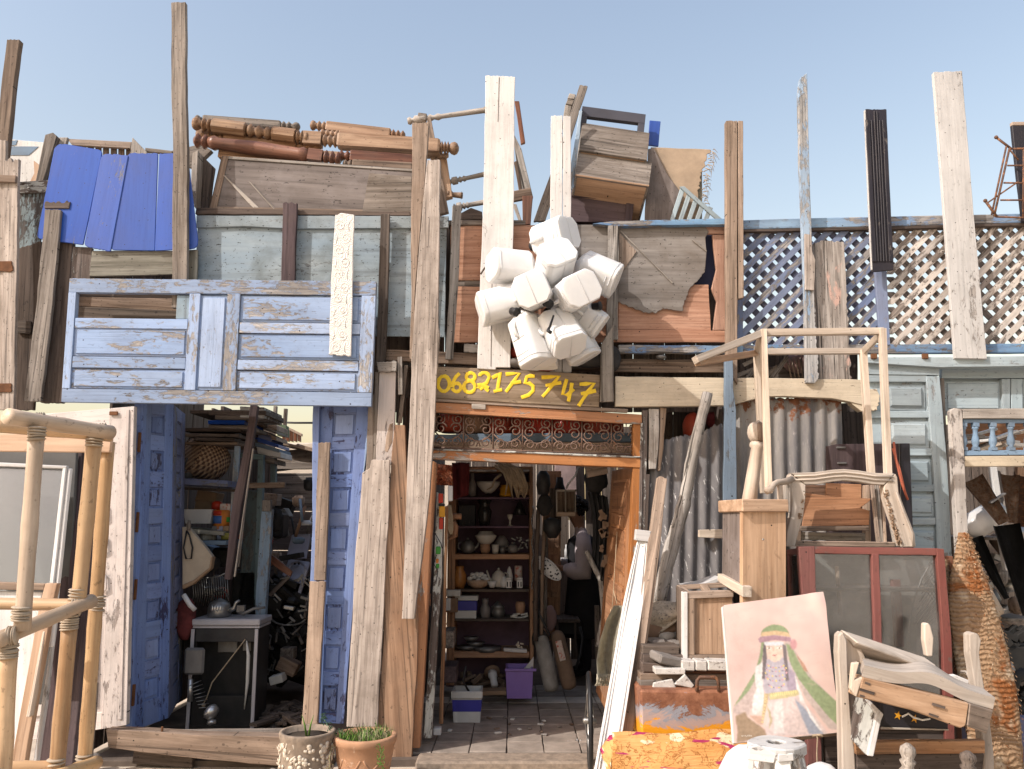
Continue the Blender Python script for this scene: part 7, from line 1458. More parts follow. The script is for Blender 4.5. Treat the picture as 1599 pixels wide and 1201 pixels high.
lt('glass_jug', 'grey glass jug on the fifth shelf', 'jug', 757, 966, 934, Yi, [(0, 7), (.5, 8), (.75, 4), (.82, 5), (1, 5)], 'grey_ceramic'); lt('metal_urn', 'dark metal urn with a lid on the fifth shelf', 'urn', 777, 964, 938, Yi + .04, [(0, 9), (.4, 11), (.6, 9), (.65, 11), (.8, 6), (1, 1.5)], 'dull_metal'); lt('clay_cup', 'brick coloured cup on the fifth shelf', 'cup', 812, 958, 939, Yi, [(0, 6), (.7, 7.5), (1, 6)], 'old_clay')
mb = MB()
for i in range(7): box3(mb, pt(R.uniform(792, 820), R.uniform(958, 965), Yi - .02), .06, .05, .012, Matrix.Rotation(R.uniform(-.4, .4), 3, 'Y'))
put('cloth_scraps', mb, 'paper', None, 'folded pale cloths on the fifth shelf', 'cloth', kind='stuff')
for i, (x, y, w_) in enumerate(((728, 1014, 18), (742, 1008, 15), (735, 1000, 12))): lt('stacked_plate', ['lowest dark plate of the pile on the sixth shelf', 'middle dark plate of the pile on the sixth shelf', 'topmost small plate of the pile on the sixth shelf'][i], 'plate', x, y, y - 6, Yi, [(0, w_ * .6), (1, w_)], 'dull_metal')
lt('round_tray', 'flat round grey tray on the sixth shelf', 'tray', 760, 1016, 1009, Yi, [(0, 20), (1, 22)], 'dull_metal')
mb = MB()
for i in range(9): a = R.uniform(0, 6.28); c = pt(810 + R.uniform(-5, 5), 1008 + R.uniform(-4, 4), Yi - .05); box3(mb, c, .03, .012, .012, Matrix.Rotation(a, 3, 'Y'))
put('shell_heap', mb, 'shell', None, 'heap of pale shells at the end of the sixth shelf', 'shells', kind='stuff'); B('white_lath', 'white lath on the edge of the lowest orange shelf', 'lath', [(786, 1012), (822, 1014), (822, 1019), (786, 1017)], YS - .02, .05, 'white_paint')
# things round the shelf
r2 = T('lamp_base', 'white lamp base with a brass plate under the lowest shelf', 'lamp', pt(768, 1070, 1.5)); mb = MB(); a, b = pt(768, 1050, 1.55), pt(772, 1070, 1.42); k = mpp(1.5); lathe(mb, a - (b - a) * .1, a, [(0, 12 * k), (1, 12 * k)], 18); put('plate', mb, 'brown_bag', r2); mb = MB(); lathe(mb, a, b, [(0, 7 * k), (.3, 7 * k), (.35, 5 * k), (1, 5 * k)], 12); put('socket', mb, 'white_ceramic', r2)
mb = MB()
for i in range(26): c = pt(R.uniform(712, 800), R.uniform(1052, 1075), 1.5 + R.uniform(0, .3)); box3(mb, c, R.uniform(.03, .14), R.uniform(.02, .05), R.uniform(.02, .05), Matrix.Rotation(R.uniform(-1, 1), 3, V((R.random(), 1, R.random())).normalized()))
put('wood_oddments', mb, 'brown_wood', None, 'jumble of brown wooden oddments under the shelf', 'oddments', kind='stuff')
B('cardboard_flap', 'pale cardboard sheet lying on the floor behind the purple box', 'cardboard', [(748, 1080), (790, 1078), (790, 1085), (750, 1086)], 1.3, .15, 'cardboard')
def tub(label, name, tl, tr, br, bl, Y, d, m, band=None):
    r = T(name, label, 'box', pt((bl[0] + br[0]) / 2, bl[1], Y)); q = Q.px(tl, tr, br, bl, Y)
    return r, q
r2 = T('purple_box', 'purple plastic box with pale print on the shop floor', 'box', pt(817, 1090, 1.25)); a = pt(789, 1044, 1.25); b = pt(836, 1044, 1.25); z0 = pt(800, 1091, 1.25).z; w_ = b.x - a.x
def open_box(r, x0, x1, y0, y1, z0, z1, th, m, tap=.9):
    cx, cy = (x0 + x1) / 2, (y0 + y1) / 2
    def ring(z, k): return [V((cx + (x0 - cx) * k, cy + (y0 - cy) * k, z)), V((cx + (x1 - cx) * k, cy + (y0 - cy) * k, z)), V((cx + (x1 - cx) * k, cy + (y1 - cy) * k, z)), V((cx + (x0 - cx) * k, cy + (y1 - cy) * k, z))]
    A, Bq, Ci, Di = ring(z0, tap), ring(z1, 1), ring(z1, 1 - 2 * th / (x1 - x0)), ring(z0 + th, tap - 2 * th / (x1 - x0)); mb = MB(); f = [(3, 2, 1, 0), (12, 13, 14, 15)]
    for i in range(4): j = (i + 1) % 4; f += [(i, j, 4 + j, 4 + i), (4 + i, 4 + j, 8 + j, 8 + i), (8 + i, 8 + j, 12 + j, 12 + i)]
    mb.raw(A + Bq + Ci + Di, f); return put('body', mb, m, r)
open_box(r2, a.x, b.x - .02, 1.25, 1.50, z0, a.z, .012, 'purple_plastic'); 
mb = MB(); q = Q(V((a.x + .015, 1.262, a.z - .02)), V((b.x - .04, 1.262, a.z - .02)), V((b.x - .05, 1.268, z0 + .02)), V((a.x + .03, 1.268, z0 + .02)))
for u0, v0, u1, v1 in ((.15, .32, .35, .55), (.42, .30, .58, .57), (.65, .32, .85, .55), (.12, .76, .86, .84), (.3, .05, .6, .12)): q.part(r2, 'pale_print', plain('purple_print', (.42, .34, .58), .5) if 'purple_print' not in M else 'purple_print', u0, v0, u1, v1, .0, .004, 0)
mb = MB(); box3(mb, ((a.x + b.x) / 2, 1.248, a.z - .008), w_ + .01, .016, .02); put('rim', mb, 'purple_plastic', r2)
mb = MB(); c = pt(826, 1042, 1.35); mb.raw([c + V((-.05, 0, -.02)), c + V((.03, 0, -.02)), c + V((.035, 0, .08)), c + V((-.05, .02, -.02)), c + V((.03, .02, -.02)), c + V((.035, .02, .08))], [(0, 1, 2), (5, 4, 3), (0, 3, 4, 1), (1, 4, 5, 2), (2, 5, 3, 0)]); put('grey_wedge', mb, 'white_plastic', None, 'pale grey wedge sticking out of the purple box', 'offcut')
r2 = T('blue_white_bucket', 'square white bucket with a blue band beside the doorway', 'bucket', pt(728, 1130, .75)); x0, x1 = pt(705, 1085, .75).x, pt(752, 1085, .75).x; zt = pt(720, 1080, .75).z; zb = pt(720, 1129, .75).z; h_ = zt - zb
open_box(r2, x0, x1, .75, .98, zb, zt, .012, 'bucket_white', .88)
mb = MB(); cx = (x0 + x1) / 2; cy = .865; ks = [(.88 + .12 * t) for t in (.36, .74)]
for s_ in (0,): mb.raw([V((cx + (x0 - cx) * ks[i // 4] * 1.012 if (i % 4) in (0, 3) else cx + (x1 - cx) * ks[i // 4] * 1.012, cy + ((.75 if (i % 4) < 2 else .98) - cy) * ks[i // 4] * 1.02, zb + h_ * (.36 if i < 4 else .74))) for i in range(8)], [(0, 1, 5, 4), (1, 2, 6, 5), (2, 3, 7, 6), (3, 0, 4, 7)])
put('blue_band', mb, 'bucket_blue', r2); mb = MB(); box3(mb, (cx, .745, zt - .02), (x1 - x0) * 1.05, .02, .05, None, .006); put('rim', mb, 'bucket_white', r2); mb = MB(); tube(mb, [pt(727, 1040, .85), pt(722, 1062, .86), pt(732, 1080, .86)], .008, 6); put('handle', mb, 'dark_metal', r2)
def bolster(label, a, b, rpx, Y0, Y1, m, m2=None):
    p, q_ = pt(*a, Y0), pt(*b, Y1); k = mpp(Y0) * rpx; mb = MB(); lathe(mb, p, q_, [(0, k * .3), (.03, k * .7), (.1, k * .92), (.5, k), (.9, k * .96), (.97, k * .8), (1, k * .3)], 16); return put('bolster_bag', mb, m, None, label, 'bag')
bolster('stuffed grey canvas bolster leaning by the shelf', (843, 990), (862, 1080), 11.5, 1.5, 1.35, 'canvas_bag'); bolster('brown stuffed bolster leaning against the grey one', (868, 985), (890, 1076), 11.5, 1.6, 1.4, 'brown_bag'); mb = MB(); lathe(mb, pt(839, 987, 1.55), pt(844, 1000, 1.49), [(0, .055), (1, .075)], 14); put('bag_collar', mb, 'dark_matte', None, 'dark collar on top of the grey canvas bolster', 'bag'); bx('printed_label', 'pale printed strip on the brown bolster', 'label', 870, 1000, 880, 1032, 1.42, .02, 'faded_print', None, -14)
mb = MB(); tube(mb, [pt(832, 938, 1.45), pt(845, 965, 1.42), pt(858, 992, 1.38)], .011, 7); put('dark_rod', mb, 'dark_metal', None, 'dark rod leaning on the bolsters', 'rod')
pole('leaning_stick', 'tall crooked stick beside the shelf upright', 'stick', [(840, 795, 3, 1.3), (838, 850, 3.5, 1.32), (836, 930, 3.5, 1.35), (836, 1000, 3.5, 1.4)], 'dark_wood', 6); pole('leaning_stick', 'second brown stick nearer the hanging pots', 'stick', [(851, 800, 3, 1.35), (846, 900, 3, 1.4), (845, 990, 3, 1.45)], 'brown_wood', 6); pole('leaning_stick', 'pale grey stick with flaking bark beside the brown cupboard', 'stick', [(853, 812, 2.5, 1.7), (852, 900, 2.5, 1.7), (850, 980, 3, 1.7)], 'grey_wood', 6)
mb = MB()
for i in range(24): t = i / 24; tube(mb, [pt(831 + 1.5 * math.sin(i), 790 + t * 130, 1.44), pt(831 + 1.5 * math.cos(i), 795 + t * 130, 1.43)], .006, 5)
put('hanging_chain', mb, 'steel', None, 'shiny chain hanging along the shelf upright', 'chain')
# brown cupboard behind, hanging things
q = Q.px((848, 735), (876, 735), (874, 1000), (850, 1000), 2.5); r2 = T('brown_cupboard', 'narrow reddish brown cupboard at the back of the shop', 'cupboard', q.p(.5, 1)); q.part(r2, 'body', 'shelf_wood', 0, 0, 1, 1, -.3, 0)
for a_, b_ in ((.02, .28), (.3, .46), (.5, .72), (.75, .97)): q.part(r2, 'door_panel', 'shelf_wood', .1, a_, .9, b_, .001, .012)
lt('hanging_pot', 'dark pot hanging high in the doorway', 'pot', 848, 772, 735, 1.2, [(0, 8), (.4, 11), (.8, 10), (1, 5)], 'dark_metal'); lt('hanging_pot', 'round dark pan hanging lower beside the small cubby box', 'pan', 862, 840, 808, 1.3, [(0, 6), (.4, 14), (.9, 13), (1, 4)], 'dark_metal'); lt('hanging_pot', 'dark bag shape hanging over the round pan', 'bag', 850, 805, 770, 1.25, [(0, 5), (.4, 13), (.8, 9), (1, 4)], 'charcoal_cloth'); bx('dark_box', 'brown jar hanging behind the dark pot', 'jar', 858, 762, 876, 820, 1.45, .1, 'umber_wood'); lt('grey_jug', 'dull grey jug half hidden by the hanging bag', 'jug', 874, 800, 745, 1.6, [(0, 9), (.6, 10), (.8, 6), (1, 5)], 'dark_metal')
r2 = T('cubby_box', 'small two part cubby box of pale edged wood hanging in the shop', 'box', pt(883, 806, 1.3))
for x0, y0, x1, y1, m in ((868, 764, 900, 767, 'pale_wood'), (868, 799, 898, 806, 'tan_wood'), (868, 764, 870, 800, 'pale_wood'), (882, 764, 884, 800, 'pale_wood'), (897, 764, 899, 800, 'pale_wood')): bx('side', '', '', x0, y0, x1, y1, 1.3, .1, m, r2, 0, .001)
bx('back', '', '', 869, 765, 898, 800, 1.41, .01, 'brown_wood', r2)
# oval patterned dish
c = pt(856, 887, 1.5); mb = MB(); rot = Matrix.Rotation(rad(42), 3, 'Y'); r2 = T('oval_dish', 'oval white dish with black decoration held in the doorway', 'dish', c); bm = bmesh.new(); bmesh.ops.create_uvsphere(bm, u_segments=24, v_segments=10, radius=1)
for v in bm.verts: v.co = rot @ V((v.co.x * .125, v.co.y * .02, v.co.z * .052)) + c
mb.add(bm, (1, 0, 0), True); k2 = NT('dish_print'); g = k2.g(); vo = k2.new('ShaderNodeTexVoronoi', {'Vector': g, 'Scale': 42.0}); M['dish_print'] = k2.out(k2.mix(k2.ramp(vo.outputs['Distance'], [(.30, 0), (.36, 1)]), (.03, .03, .035), (.62, .61, .60)), .35); put('plate', mb, 'dish_print', r2)
mb = MB(); tube(mb, [c + rot @ V((.128 * math.cos(a), -.006, .055 * math.sin(a))) for a in [i * math.pi / 14 for i in range(28)]], .006, 6, True); put('rim', mb, 'white_ceramic', r2)
# back of the shop
bx('back_table', 'dark grey crate at the back beside the person', 'crate', 868, 970, 908, 990, 2.3, .3, 'soot'); r2 = T('dark_bench', 'dark low table with a cable near the back', 'table', pt(890, 1010, 2.2)); bx('top', '', '', 866, 966, 905, 972, 2.18, .4, 'dark_wood', r2); bx('leg', '', '', 868, 972, 872, 1015, 2.2, .04, 'dark_wood', r2); bx('leg', '', '', 896, 972, 900, 1015, 2.2, .04, 'dark_wood', r2)
mb = MB(); tube(mb, [pt(905, 978, 1.9), pt(909, 995, 1.88), pt(906, 1020, 1.85), pt(898, 1045, 1.8)], .012, 7); put('black_hose', mb, 'black_plastic', None, 'black hose looping beside the bolsters', 'hose'); mb = MB(); ball(mb, pt(858, 965, 1.9), .06, .05, .11, 3, .05); put('pink_cloth_bag', mb, 'pink_cloth', None, 'pink cloth hanging behind the bolsters', 'cloth')
for i, (x, y) in enumerate(((884, 858), (890, 862), (896, 858))): lt('white_bottle', ['pale bottle behind the person, beside the cupboard', 'short pale bottle in the middle behind the person', 'pale bottle closest to the hair of the person'][i], 'bottle', x, y + 14, y - 8, 3.0, [(0, 3), (.6, 3), (.8, 1.5), (1, 1.5)], 'white_ceramic')
bx('pale_shelf', 'pale shelf with bottles at the back of the shop', 'shelf', 876, 872, 910, 876, 2.95, .25, 'white_paint'); bx('blue_paper', 'pale blue papers pinned high at the back', 'paper', 897, 782, 912, 806, 2.9, .02, plain('blue_paper', (.42, .46, .56), .8)); bx('plaster_patch', 'bare pinkish plaster high on the back wall', 'plaster', 866, 700, 900, 775, 3.4, .1, plain('pink_plaster', (.30, .22, .21), .95, sc=5, var=.3)); mb = MB(); tube(mb, [pt(903, 728, 1.2), pt(898, 742, 1.2), pt(887, 755, 1.25), pt(884, 762, 1.3)], .008, 6); put('white_tube', mb, 'white_plastic', None, 'thin white tube hanging under the door frame', 'tube')
bx('floor_paper', 'pale rags on the sunlit floor behind the person', 'rag', 885, 945, 902, 968, 3.2, .2, 'paper', None, 20)
# hanging dark clothes
r2 = T('hanging_coat', 'long dark coat hanging inside the doorway beside the orange leaf', 'coat', pt(925, 900, .9)); tl, tr, br, bl = pt(920, 768, 1.0), pt(948, 775, .85), pt(948, 915, .85), pt(930, 880, 1.0)
put('cloth', sheet(MB(), (tl, tr, br, bl), 14, 22, .02, lambda u, v: V((.02 * math.sin(v * 4), .045 * math.sin(u * 22 + v * 1.5), 0))), 'charcoal_cloth', r2); mb = MB(); ball(mb, pt(930, 748, .95), .09, .08, .11, 3, .1); put('hood', mb, 'charcoal_cloth', r2)
bx('tan_case', 'pale brown case hanging under the frame at the orange leaf', 'case', 915, 722, 948, 742, .6, .1, 'tan_wood', None, -12); pole('bone_stick', 'thick branch hanging below the dark coat', 'branch', [(915, 860, 4, .9), (925, 880, 4, .9), (938, 905, 5, .88), (944, 960, 6, .85), (935, 1010, 6, .85)], 'wormy_wood', 7)
bx('narrow_board', 'narrow grey board standing behind the person', 'board', 928, 945, 937, 1030, 1.8, .03, 'umber_wood')
mb = MB()
for i in range(14): box3(mb, pt(R.uniform(938, 948), R.uniform(760, 880), .7), .03, .02, R.uniform(.02, .07), Matrix.Rotation(R.uniform(-.6, .6), 3, 'Y'))
put('hung_oddments', mb, 'brown_bag', None, 'pale and brown oddments hung along the orange leaf', 'oddments', kind='stuff')
# copper foil, tools and gadgets hung inside the jamb
mb = MB(); tl, tr, br, bl = pt(681, 724, .35), pt(705, 726, .35), pt(706, 758, .35), pt(681, 757, .35); put('copper_foil', sheet(MB(), (tl, tr, br, bl), 10, 10, .004, lambda u, v: V((0, R.uniform(-.012, .012), 0)), False), plain('copper', (.50, .20, .12), .35, .7, sc=14, var=.3), None, 'crumpled copper foil bag at the top of the doorway', 'bag')
mb = MB(); put('maroon_drape', sheet(MB(), (pt(705, 722, 1.1), pt(733, 722, 1.1), pt(731, 772, 1.1), pt(708, 780, 1.1)), 8, 10, .006, lambda u, v: V((0, .03 * math.sin(u * 9), 0))), 'maroon_cloth', None, 'maroon drape hanging behind the copper foil', 'cloth')
for nm, lab, x0, y0, x1, y1, m in (('red_lamp', 'small red lamp clipped inside the doorway', 684, 770, 691, 785, 'red_plastic'), ('yellow_tape', 'yellow tape measure hanging inside the doorway', 685, 790, 694, 807, 'yellow_plastic'), ('black_clip', 'black clip above the yellow tape measure', 684, 786, 694, 790, 'black_plastic'), ('red_tag', 'bright red tag under the yellow tape measure', 685, 808, 691, 826, 'red_plastic'), ('green_plug', 'green plug on a wire inside the doorway', 680, 853, 687, 865, 'green_plastic'), ('green_plug', 'lower green plug hanging near the jamb', 680, 880, 685, 887, 'green_plastic'), ('white_switch', 'white card hanging beside the copper foil', 699, 758, 706, 782, 'white_plastic'), ('orange_tag', 'orange tag between the two green plugs', 680, 872, 684, 879, 'orange_plastic')): bx(nm, lab, nm.split('_')[1], x0, y0, x1, y1, .10, .03, m)
mb = MB()
for i in range(5): tube(mb, [pt(699 + i, 788, .5), pt(698 + i * 2, 810, .5), pt(700 + i * 1.6, 826, .5), pt(703 + i * .5, 834, .5)], .005, 5)
put('rope_coil', mb, 'rope', None, 'coil of tan rope hanging inside the doorway', 'rope'); mb = MB(); tube(mb, [pt(707, 815, .7), pt(711, 822, .7), pt(710, 836, .7), pt(700, 842, .7)], [.02, .022, .02, .008], 8); lathe(mb, pt(704, 806, .7), pt(720, 806, .7), [(0, .022), (1, .022)], 10); put('orange_bracket', mb, 'orange_wood', None, 'curved orange wooden bracket beside the rope', 'bracket')
mb = MB(); tube(mb, [pt(677, 828, .1), pt(682, 838, .1), pt(688, 848, .1), pt(690, 856, .1)], .003, 4); tube(mb, [pt(681, 866, .1), pt(677, 880, .1), pt(683, 892, .1), pt(680, 912, .1)], .003, 4); put('thin_wire', mb, 'black_plastic', None, 'thin dark wires running to the green plugs', 'wire')
bx('brown_shelf', 'short brown board sticking out low beside the jamb', 'board', 690, 1040, 712, 1066, .55, .25, 'mauve_wood'); bx('grey_crate', 'grey crate low on the shelf side', 'crate', 692, 985, 708, 1012, .9, .25, 'grey_wood'); bx('small_white_block', 'white block on the floor at the foot of the pale door edge', 'block', 676, 1137, 688, 1148, .25, .06, 'white_plastic')
mb = MB(); tube(mb, [pt(668, 1190, .05), pt(672, 1180, .08), pt(690, 1176, .1), pt(715, 1177, .1)], .006, 6); put('bent_rod', mb, 'steel', None, 'bent pale rod lying on the shop floor', 'rod')
put('striped_cloth', sheet(MB(), (pt(860, 1170, .25), pt(905, 1160, .3), pt(915, 1180, .15), pt(875, 1180, .15)), 14, 14, .004, lambda u, v: V((0, 0, R.uniform(0, .035)))), None or (lambda kk: (kk.l.new(kk.mix(kk.math('GREATER_THAN', kk.math('SINE', kk.math('MULTIPLY', kk.new('ShaderNodeSeparateXYZ', {0: kk.g()}).outputs[0], 240.0)), 0.0), (.03, .03, .03), (.6, .6, .6)), kk.b.inputs[0]), kk.m)[1])(NT('striped_cloth')), None, 'crumpled black and white striped cloth on the shop floor', 'cloth')
for i in range(16):
    c = pt(R.uniform(690, 910), R.uniform(1125, 1180), R.uniform(.3, .9)); mb = MB(); box3(mb, (c.x, c.y, .052), R.uniform(.02, .05), R.uniform(.015, .03), .012, Matrix.Rotation(R.uniform(0, 3), 3, 'Z')); put('floor_scrap', mb, R.choice(['stone_grey', 'paper', 'brown_wood']), None, 'small scrap lying on the shop floor', 'scrap', 'scraps on the shop floor')
# ---------------------------------------------------------------- person
pr = T('person', 'person with dark curly hair, white sleeves and black apron standing sideways in the shop', 'person', V((pt(912, 1000, 2.6).x, 2.6, .03)))
ox, oy = pr.location.x, pr.location.y
S = 1.60 / 7.5
J = {'pelvis': (0, 0, .88), 'waist': (0, 0, 1.03), 'chest': (-.01, 0, 1.22), 'neck': (-.02, 0, 1.36), 'headb': (-.045, 0, 1.42), 'headm': (-.07, 0, 1.50), 'headt': (-.075, 0, 1.585),
     'shl': (-.01, -.16, 1.26), 'ell': (-.02, -.23, .96), 'wrl': (-.20, -.17, 1.0), 'shr': (-.01, .16, 1.26), 'elr': (-.04, .22, .96), 'wrr': (-.22, .14, 1.02),
     'hipl': (.0, -.09, .86), 'knl': (-.01, -.10, .48), 'anl': (.02, -.10, .08), 'tol': (-.13, -.10, .03), 'hipr': (.0, .09, .86), 'knr': (-.03, .10, .48), 'anr': (.0, .10, .08), 'tor': (-.15, .10, .03)}
Rj = {'pelvis': .135, 'waist': .12, 'chest': .135, 'neck': .05, 'headb': .06, 'headm': .085, 'headt': .06, 'shl': .062, 'ell': .046, 'wrl': .028, 'shr': .062, 'elr': .046, 'wrr': .028, 'hipl': .095, 'knl': .062, 'anl': .042, 'tol': .03, 'hipr': .095, 'knr': .062, 'anr': .042, 'tor': .03}
Ed = [('pelvis', 'waist'), ('waist', 'chest'), ('chest', 'neck'), ('neck', 'headb'), ('headb', 'headm'), ('headm', 'headt'), ('chest', 'shl'), ('shl', 'ell'), ('ell', 'wrl'), ('chest', 'shr'), ('shr', 'elr'), ('elr', 'wrr'), ('pelvis', 'hipl'), ('hipl', 'knl'), ('knl', 'anl'), ('anl', 'tol'), ('pelvis', 'hipr'), ('hipr', 'knr'), ('knr', 'anr'), ('anr', 'tor')]
for s, wr in (('l', 'wrl'), ('r', 'wrr')):
    w = V(J[wr]); J['pa' + s] = tuple(w + V((-.06, .01, .0))); Rj['pa' + s] = .030; Ed.append((wr, 'pa' + s))
    for i, (dy, L) in enumerate(((-.028, .062), (-.010, .072), (.009, .068), (.027, .054))):
        a, b = 'f%s%da' % (s, i), 'f%s%db' % (s, i); J[a] = tuple(w + V((-.10, .01 + dy, .002))); J[b] = tuple(w + V((-.10 - L * .8, .01 + dy, -.02))); Rj[a] = .0095; Rj[b] = .0075; Ed += [('pa' + s, a), (a, b)]
    a, b = 't%sa' % s, 't%sb' % s; J[a] = tuple(w + V((-.055, -.035 if s == 'l' else .05, .025))); J[b] = tuple(w + V((-.09, -.05 if s == 'l' else .06, .03))); Rj[a] = .011; Rj[b] = .008; Ed += [(wr, a), (a, b)]
def skin_obj(nm, names, Ed, root, mat):
    idx = {n: i for i, n in enumerate(names)}; me = bpy.data.meshes.new(nm); me.from_pydata([V(J[n]) for n in names], [(idx[a], idx[b]) for a, b in Ed if a in idx and b in idx], [])
    o = bpy.data.objects.new(nm, me); COL.objects.link(o); sm = o.modifiers.new('skin', 'SKIN'); sb = o.modifiers.new('sub', 'SUBSURF'); sb.levels = sb.render_levels = 2; lay = me.skin_vertices[0].data if me.skin_vertices else me.skin_vertices.new().data
    for n in names: lay[idx[n]].radius = (Rj[n], Rj[n]); lay[idx[n]].use_root = (n == root)
    dg = bpy.context.evaluated_depsgraph_get(); ev = bpy.data.meshes.new_from_object(o.evaluated_get(dg)); bpy.data.objects.remove(o); mb = MB(); bm = bmesh.new(); bm.from_mesh(ev); return bm
bm = skin_obj('body', list(J), Ed, 'pelvis', None)
mb = MB(); 
def place(bm): 
    for v in bm.verts: v.co = v.co + V((ox, oy, .03))
place(bm)
# nose and ear are drawn out of the head itself
for v in bm.verts:
    l = v.co - V((ox, oy, .03))
    if abs(l.y) < .022 and l.x < -.135 and 1.465 < l.z < 1.51: v.co.x -= .022
mb.add(bm, (0, 0, 1), True); body = put('body', mb, 'skin', pr)
me = body.data; me.materials.append(M['apron']); me.materials.append(M['shirt'])
for p in me.polygons:
    c = p.center + body.location + pr.location - V((ox, oy, .03)); z = c.z
    p.material_index = 1 if z < .88 and abs(c.x) < .25 else (2 if z < 1.37 and (c.x > -.205 or z > 1.12) else 0)
mb = MB(); hd = V((ox - .055, oy, 1.585))
for i in range(150):
    a = R.uniform(0, 6.28); e = R.uniform(-.5, 1.4); d = V((math.cos(a) * math.cos(e), math.sin(a) * math.cos(e), math.sin(e)))
    if d.x < -.55 and d.z < .35: continue
    ball(mb, hd + V((d.x * .095, d.y * .095, d.z * .105)), R.uniform(.016, .03), sub=1, rough=.2)
put('hair', mb, 'hair', pr, kind='stuff')
for y_ in (-.035, .035):
    mb = MB(); ball(mb, V((ox - .150, oy + y_, 1.535)), .010); put('eye', mb, 'white_ceramic', pr)
mb = MB(); lathe(mb, V((ox, oy, .40)), V((ox - .005, oy, 1.02)), [(0, .20), (.3, .185), (.75, .155), (1, .135)], 20, True, 0, 1.15); put('apron_skirt', mb, 'apron', pr); mb = MB(); lathe(mb, V((ox, oy, 1.0)), V((ox - .012, oy, 1.33)), [(0, .142), (.4, .148), (.7, .15), (.9, .13), (1, .075)], 20, True, 0, 1.08); put('vest', mb, 'apron', pr)
for s in ('l', 'r'):
    mb = MB(); a, b, c = [V(J[k] ) + V((ox, oy, .03)) for k in ('sh' + s, 'el' + s, 'wr' + s)]; tube(mb, [a + V((.0, 0, .045)), a.lerp(b, .3), a.lerp(b, .65), b + V((.0, 0, -.005)), b.lerp(c, .35), b.lerp(c, .7), b.lerp(c, .95)], [.062, .08, .078, .085, .082, .068, .042], 14); put('sleeve', mb, 'shirt', pr)
# ---------------------------------------------------------------- yard opening
Yy = .9
# stove
r = T('old_stove', 'rusty old stove with its door missing and a white top', 'stove', pt(352, 1125, .55))
a, b = pt(300, 968, .60), pt(404, 968, .60); zt = a.z; zb = .03
x0, x1 = a.x, b.x; y0, y1 = .60, .88
mb = MB(); box3(mb, ((x0 + x1) / 2, (y0 + y1) / 2, zt - .015), x1 - x0 + .02, y1 - y0 + .03, .045, None, .008); put('top', mb, 'enamel_white', r)
mb = MB(); box3(mb, ((x0 + x1) / 2, (y0 + y1) / 2, zt - .048), x1 - x0 + .015, y1 - y0, .016); put('top_rim', mb, 'enamel_white', r)
for x in (x0 + .01, x1 - .012): mb = MB(); box3(mb, (x, (y0 + y1) / 2, (zt - .06 + zb) / 2), .022, y1 - y0, zt - .06 - zb, None, .002); put('side', mb, 'dark_metal', r); mb = MB(); box3(mb, (x, y0 - .004, (zt - .06 + zb) / 2), .024, .012, zt - .06 - zb, None, .002); put('front_edge', mb, 'enamel_white', r)
mb = MB(); box3(mb, ((x0 + x1) / 2, y0 + .02, zt - .105), x1 - x0 - .05, .03, .09); put('control_panel', mb, 'dark_metal', r); mb = MB(); box3(mb, ((x0 + x1) / 2, y0 + .15, (zt + zb) / 2 - .05), x1 - x0 - .05, .02, zt - zb - .12); [box3(mb, (xx, y0 + .09, (zt + zb) / 2 - .05), .012, .14, zt - zb - .12) for xx in (x0 + .028, x1 - .03)]; put('back', mb, 'soot', r); mb = MB(); box3(mb, ((x0 + x1) / 2, (y0 + y1) / 2, zb + .02), x1 - x0 - .05, y1 - y0, .03); put('base', mb, 'soot', r); mb = MB(); box3(mb, ((x0 + x1) / 2, y0 + .015, zb + .13), x1 - x0 - .05, .02, .2); put('drawer_front', mb, 'soot', r)
mb = MB(); box3(mb, ((x0 + x1) / 2 - .02, y0 + .135, zt - .2), .14, .01, .08); box3(mb, ((x0 + x1) / 2 + .12, y0 + .135, zt - .2), .06, .01, .06); put('burner_box', mb, 'dull_metal', r)
mb = MB(); tube(mb, [V((x1 - .09, y0 + .0, zt - .13)), V((x1 - .17, y0 - .01, zt - .24)), V((x0 + .17, y0 - .02, zt - .42)), V((x0 + .14, y0 - .02, zt - .52)), V((x0 + .12, y0 - .02, zt - .56))], .0045, 5); ball(mb, V((x0 + .12, y0 - .02, zt - .57)), .014); put('cord', mb, 'rope', r); mb = MB(); tube(mb, [V((x1 - .08, y0 - .005, zt - .14)), V((x1 - .06, y0 - .012, zt - .24)), V((x1 - .058, y0 - .012, zt - .42)), V((x1 - .07, y0 - .012, zt - .60))], [.004, .013, .012, .003], 6); put('hanging_strap', mb, 'paper', r)
# kettle
kc = pt(342, 950, .74); r = T('kettle', 'dented metal kettle standing on the white stove top', 'kettle', (kc.x, kc.y, zt + .01)); o = V((kc.x, kc.y, zt + .01))
mb = MB(); lathe(mb, o, o + V((0, 0, .13)), [(0, .075), (.05, .082), (.5, .082), (.75, .068), (.85, .045), (.88, .04), (.95, .018), (1, .012)], 20); put('body', mb, 'steel', r); mb = MB(); tube(mb, [o + V((.07, -.01, .04)), o + V((.115, -.02, .06)), o + V((.125, -.02, .10)), o + V((.15, -.02, .115))], [.022, .016, .013, .010], 8); put('spout', mb, 'steel', r); mb = MB(); tube(mb, [o + V((.065 * math.cos(t), 0, .10 + .085 * math.sin(t))) for t in [i * math.pi / 10 for i in range(11)]], .007, 6); put('handle', mb, 'dark_metal', r)
for i in range(4): mb = MB(); aa = -1.9 + i * .25; ball(mb, o + V((.082 * math.cos(aa), .082 * math.sin(aa), .065)), .012, .004, .024, 1, 0, Matrix.Rotation(aa + math.pi / 2, 3, 'Z')); put('embossing', mb, 'chrome_trim', r)
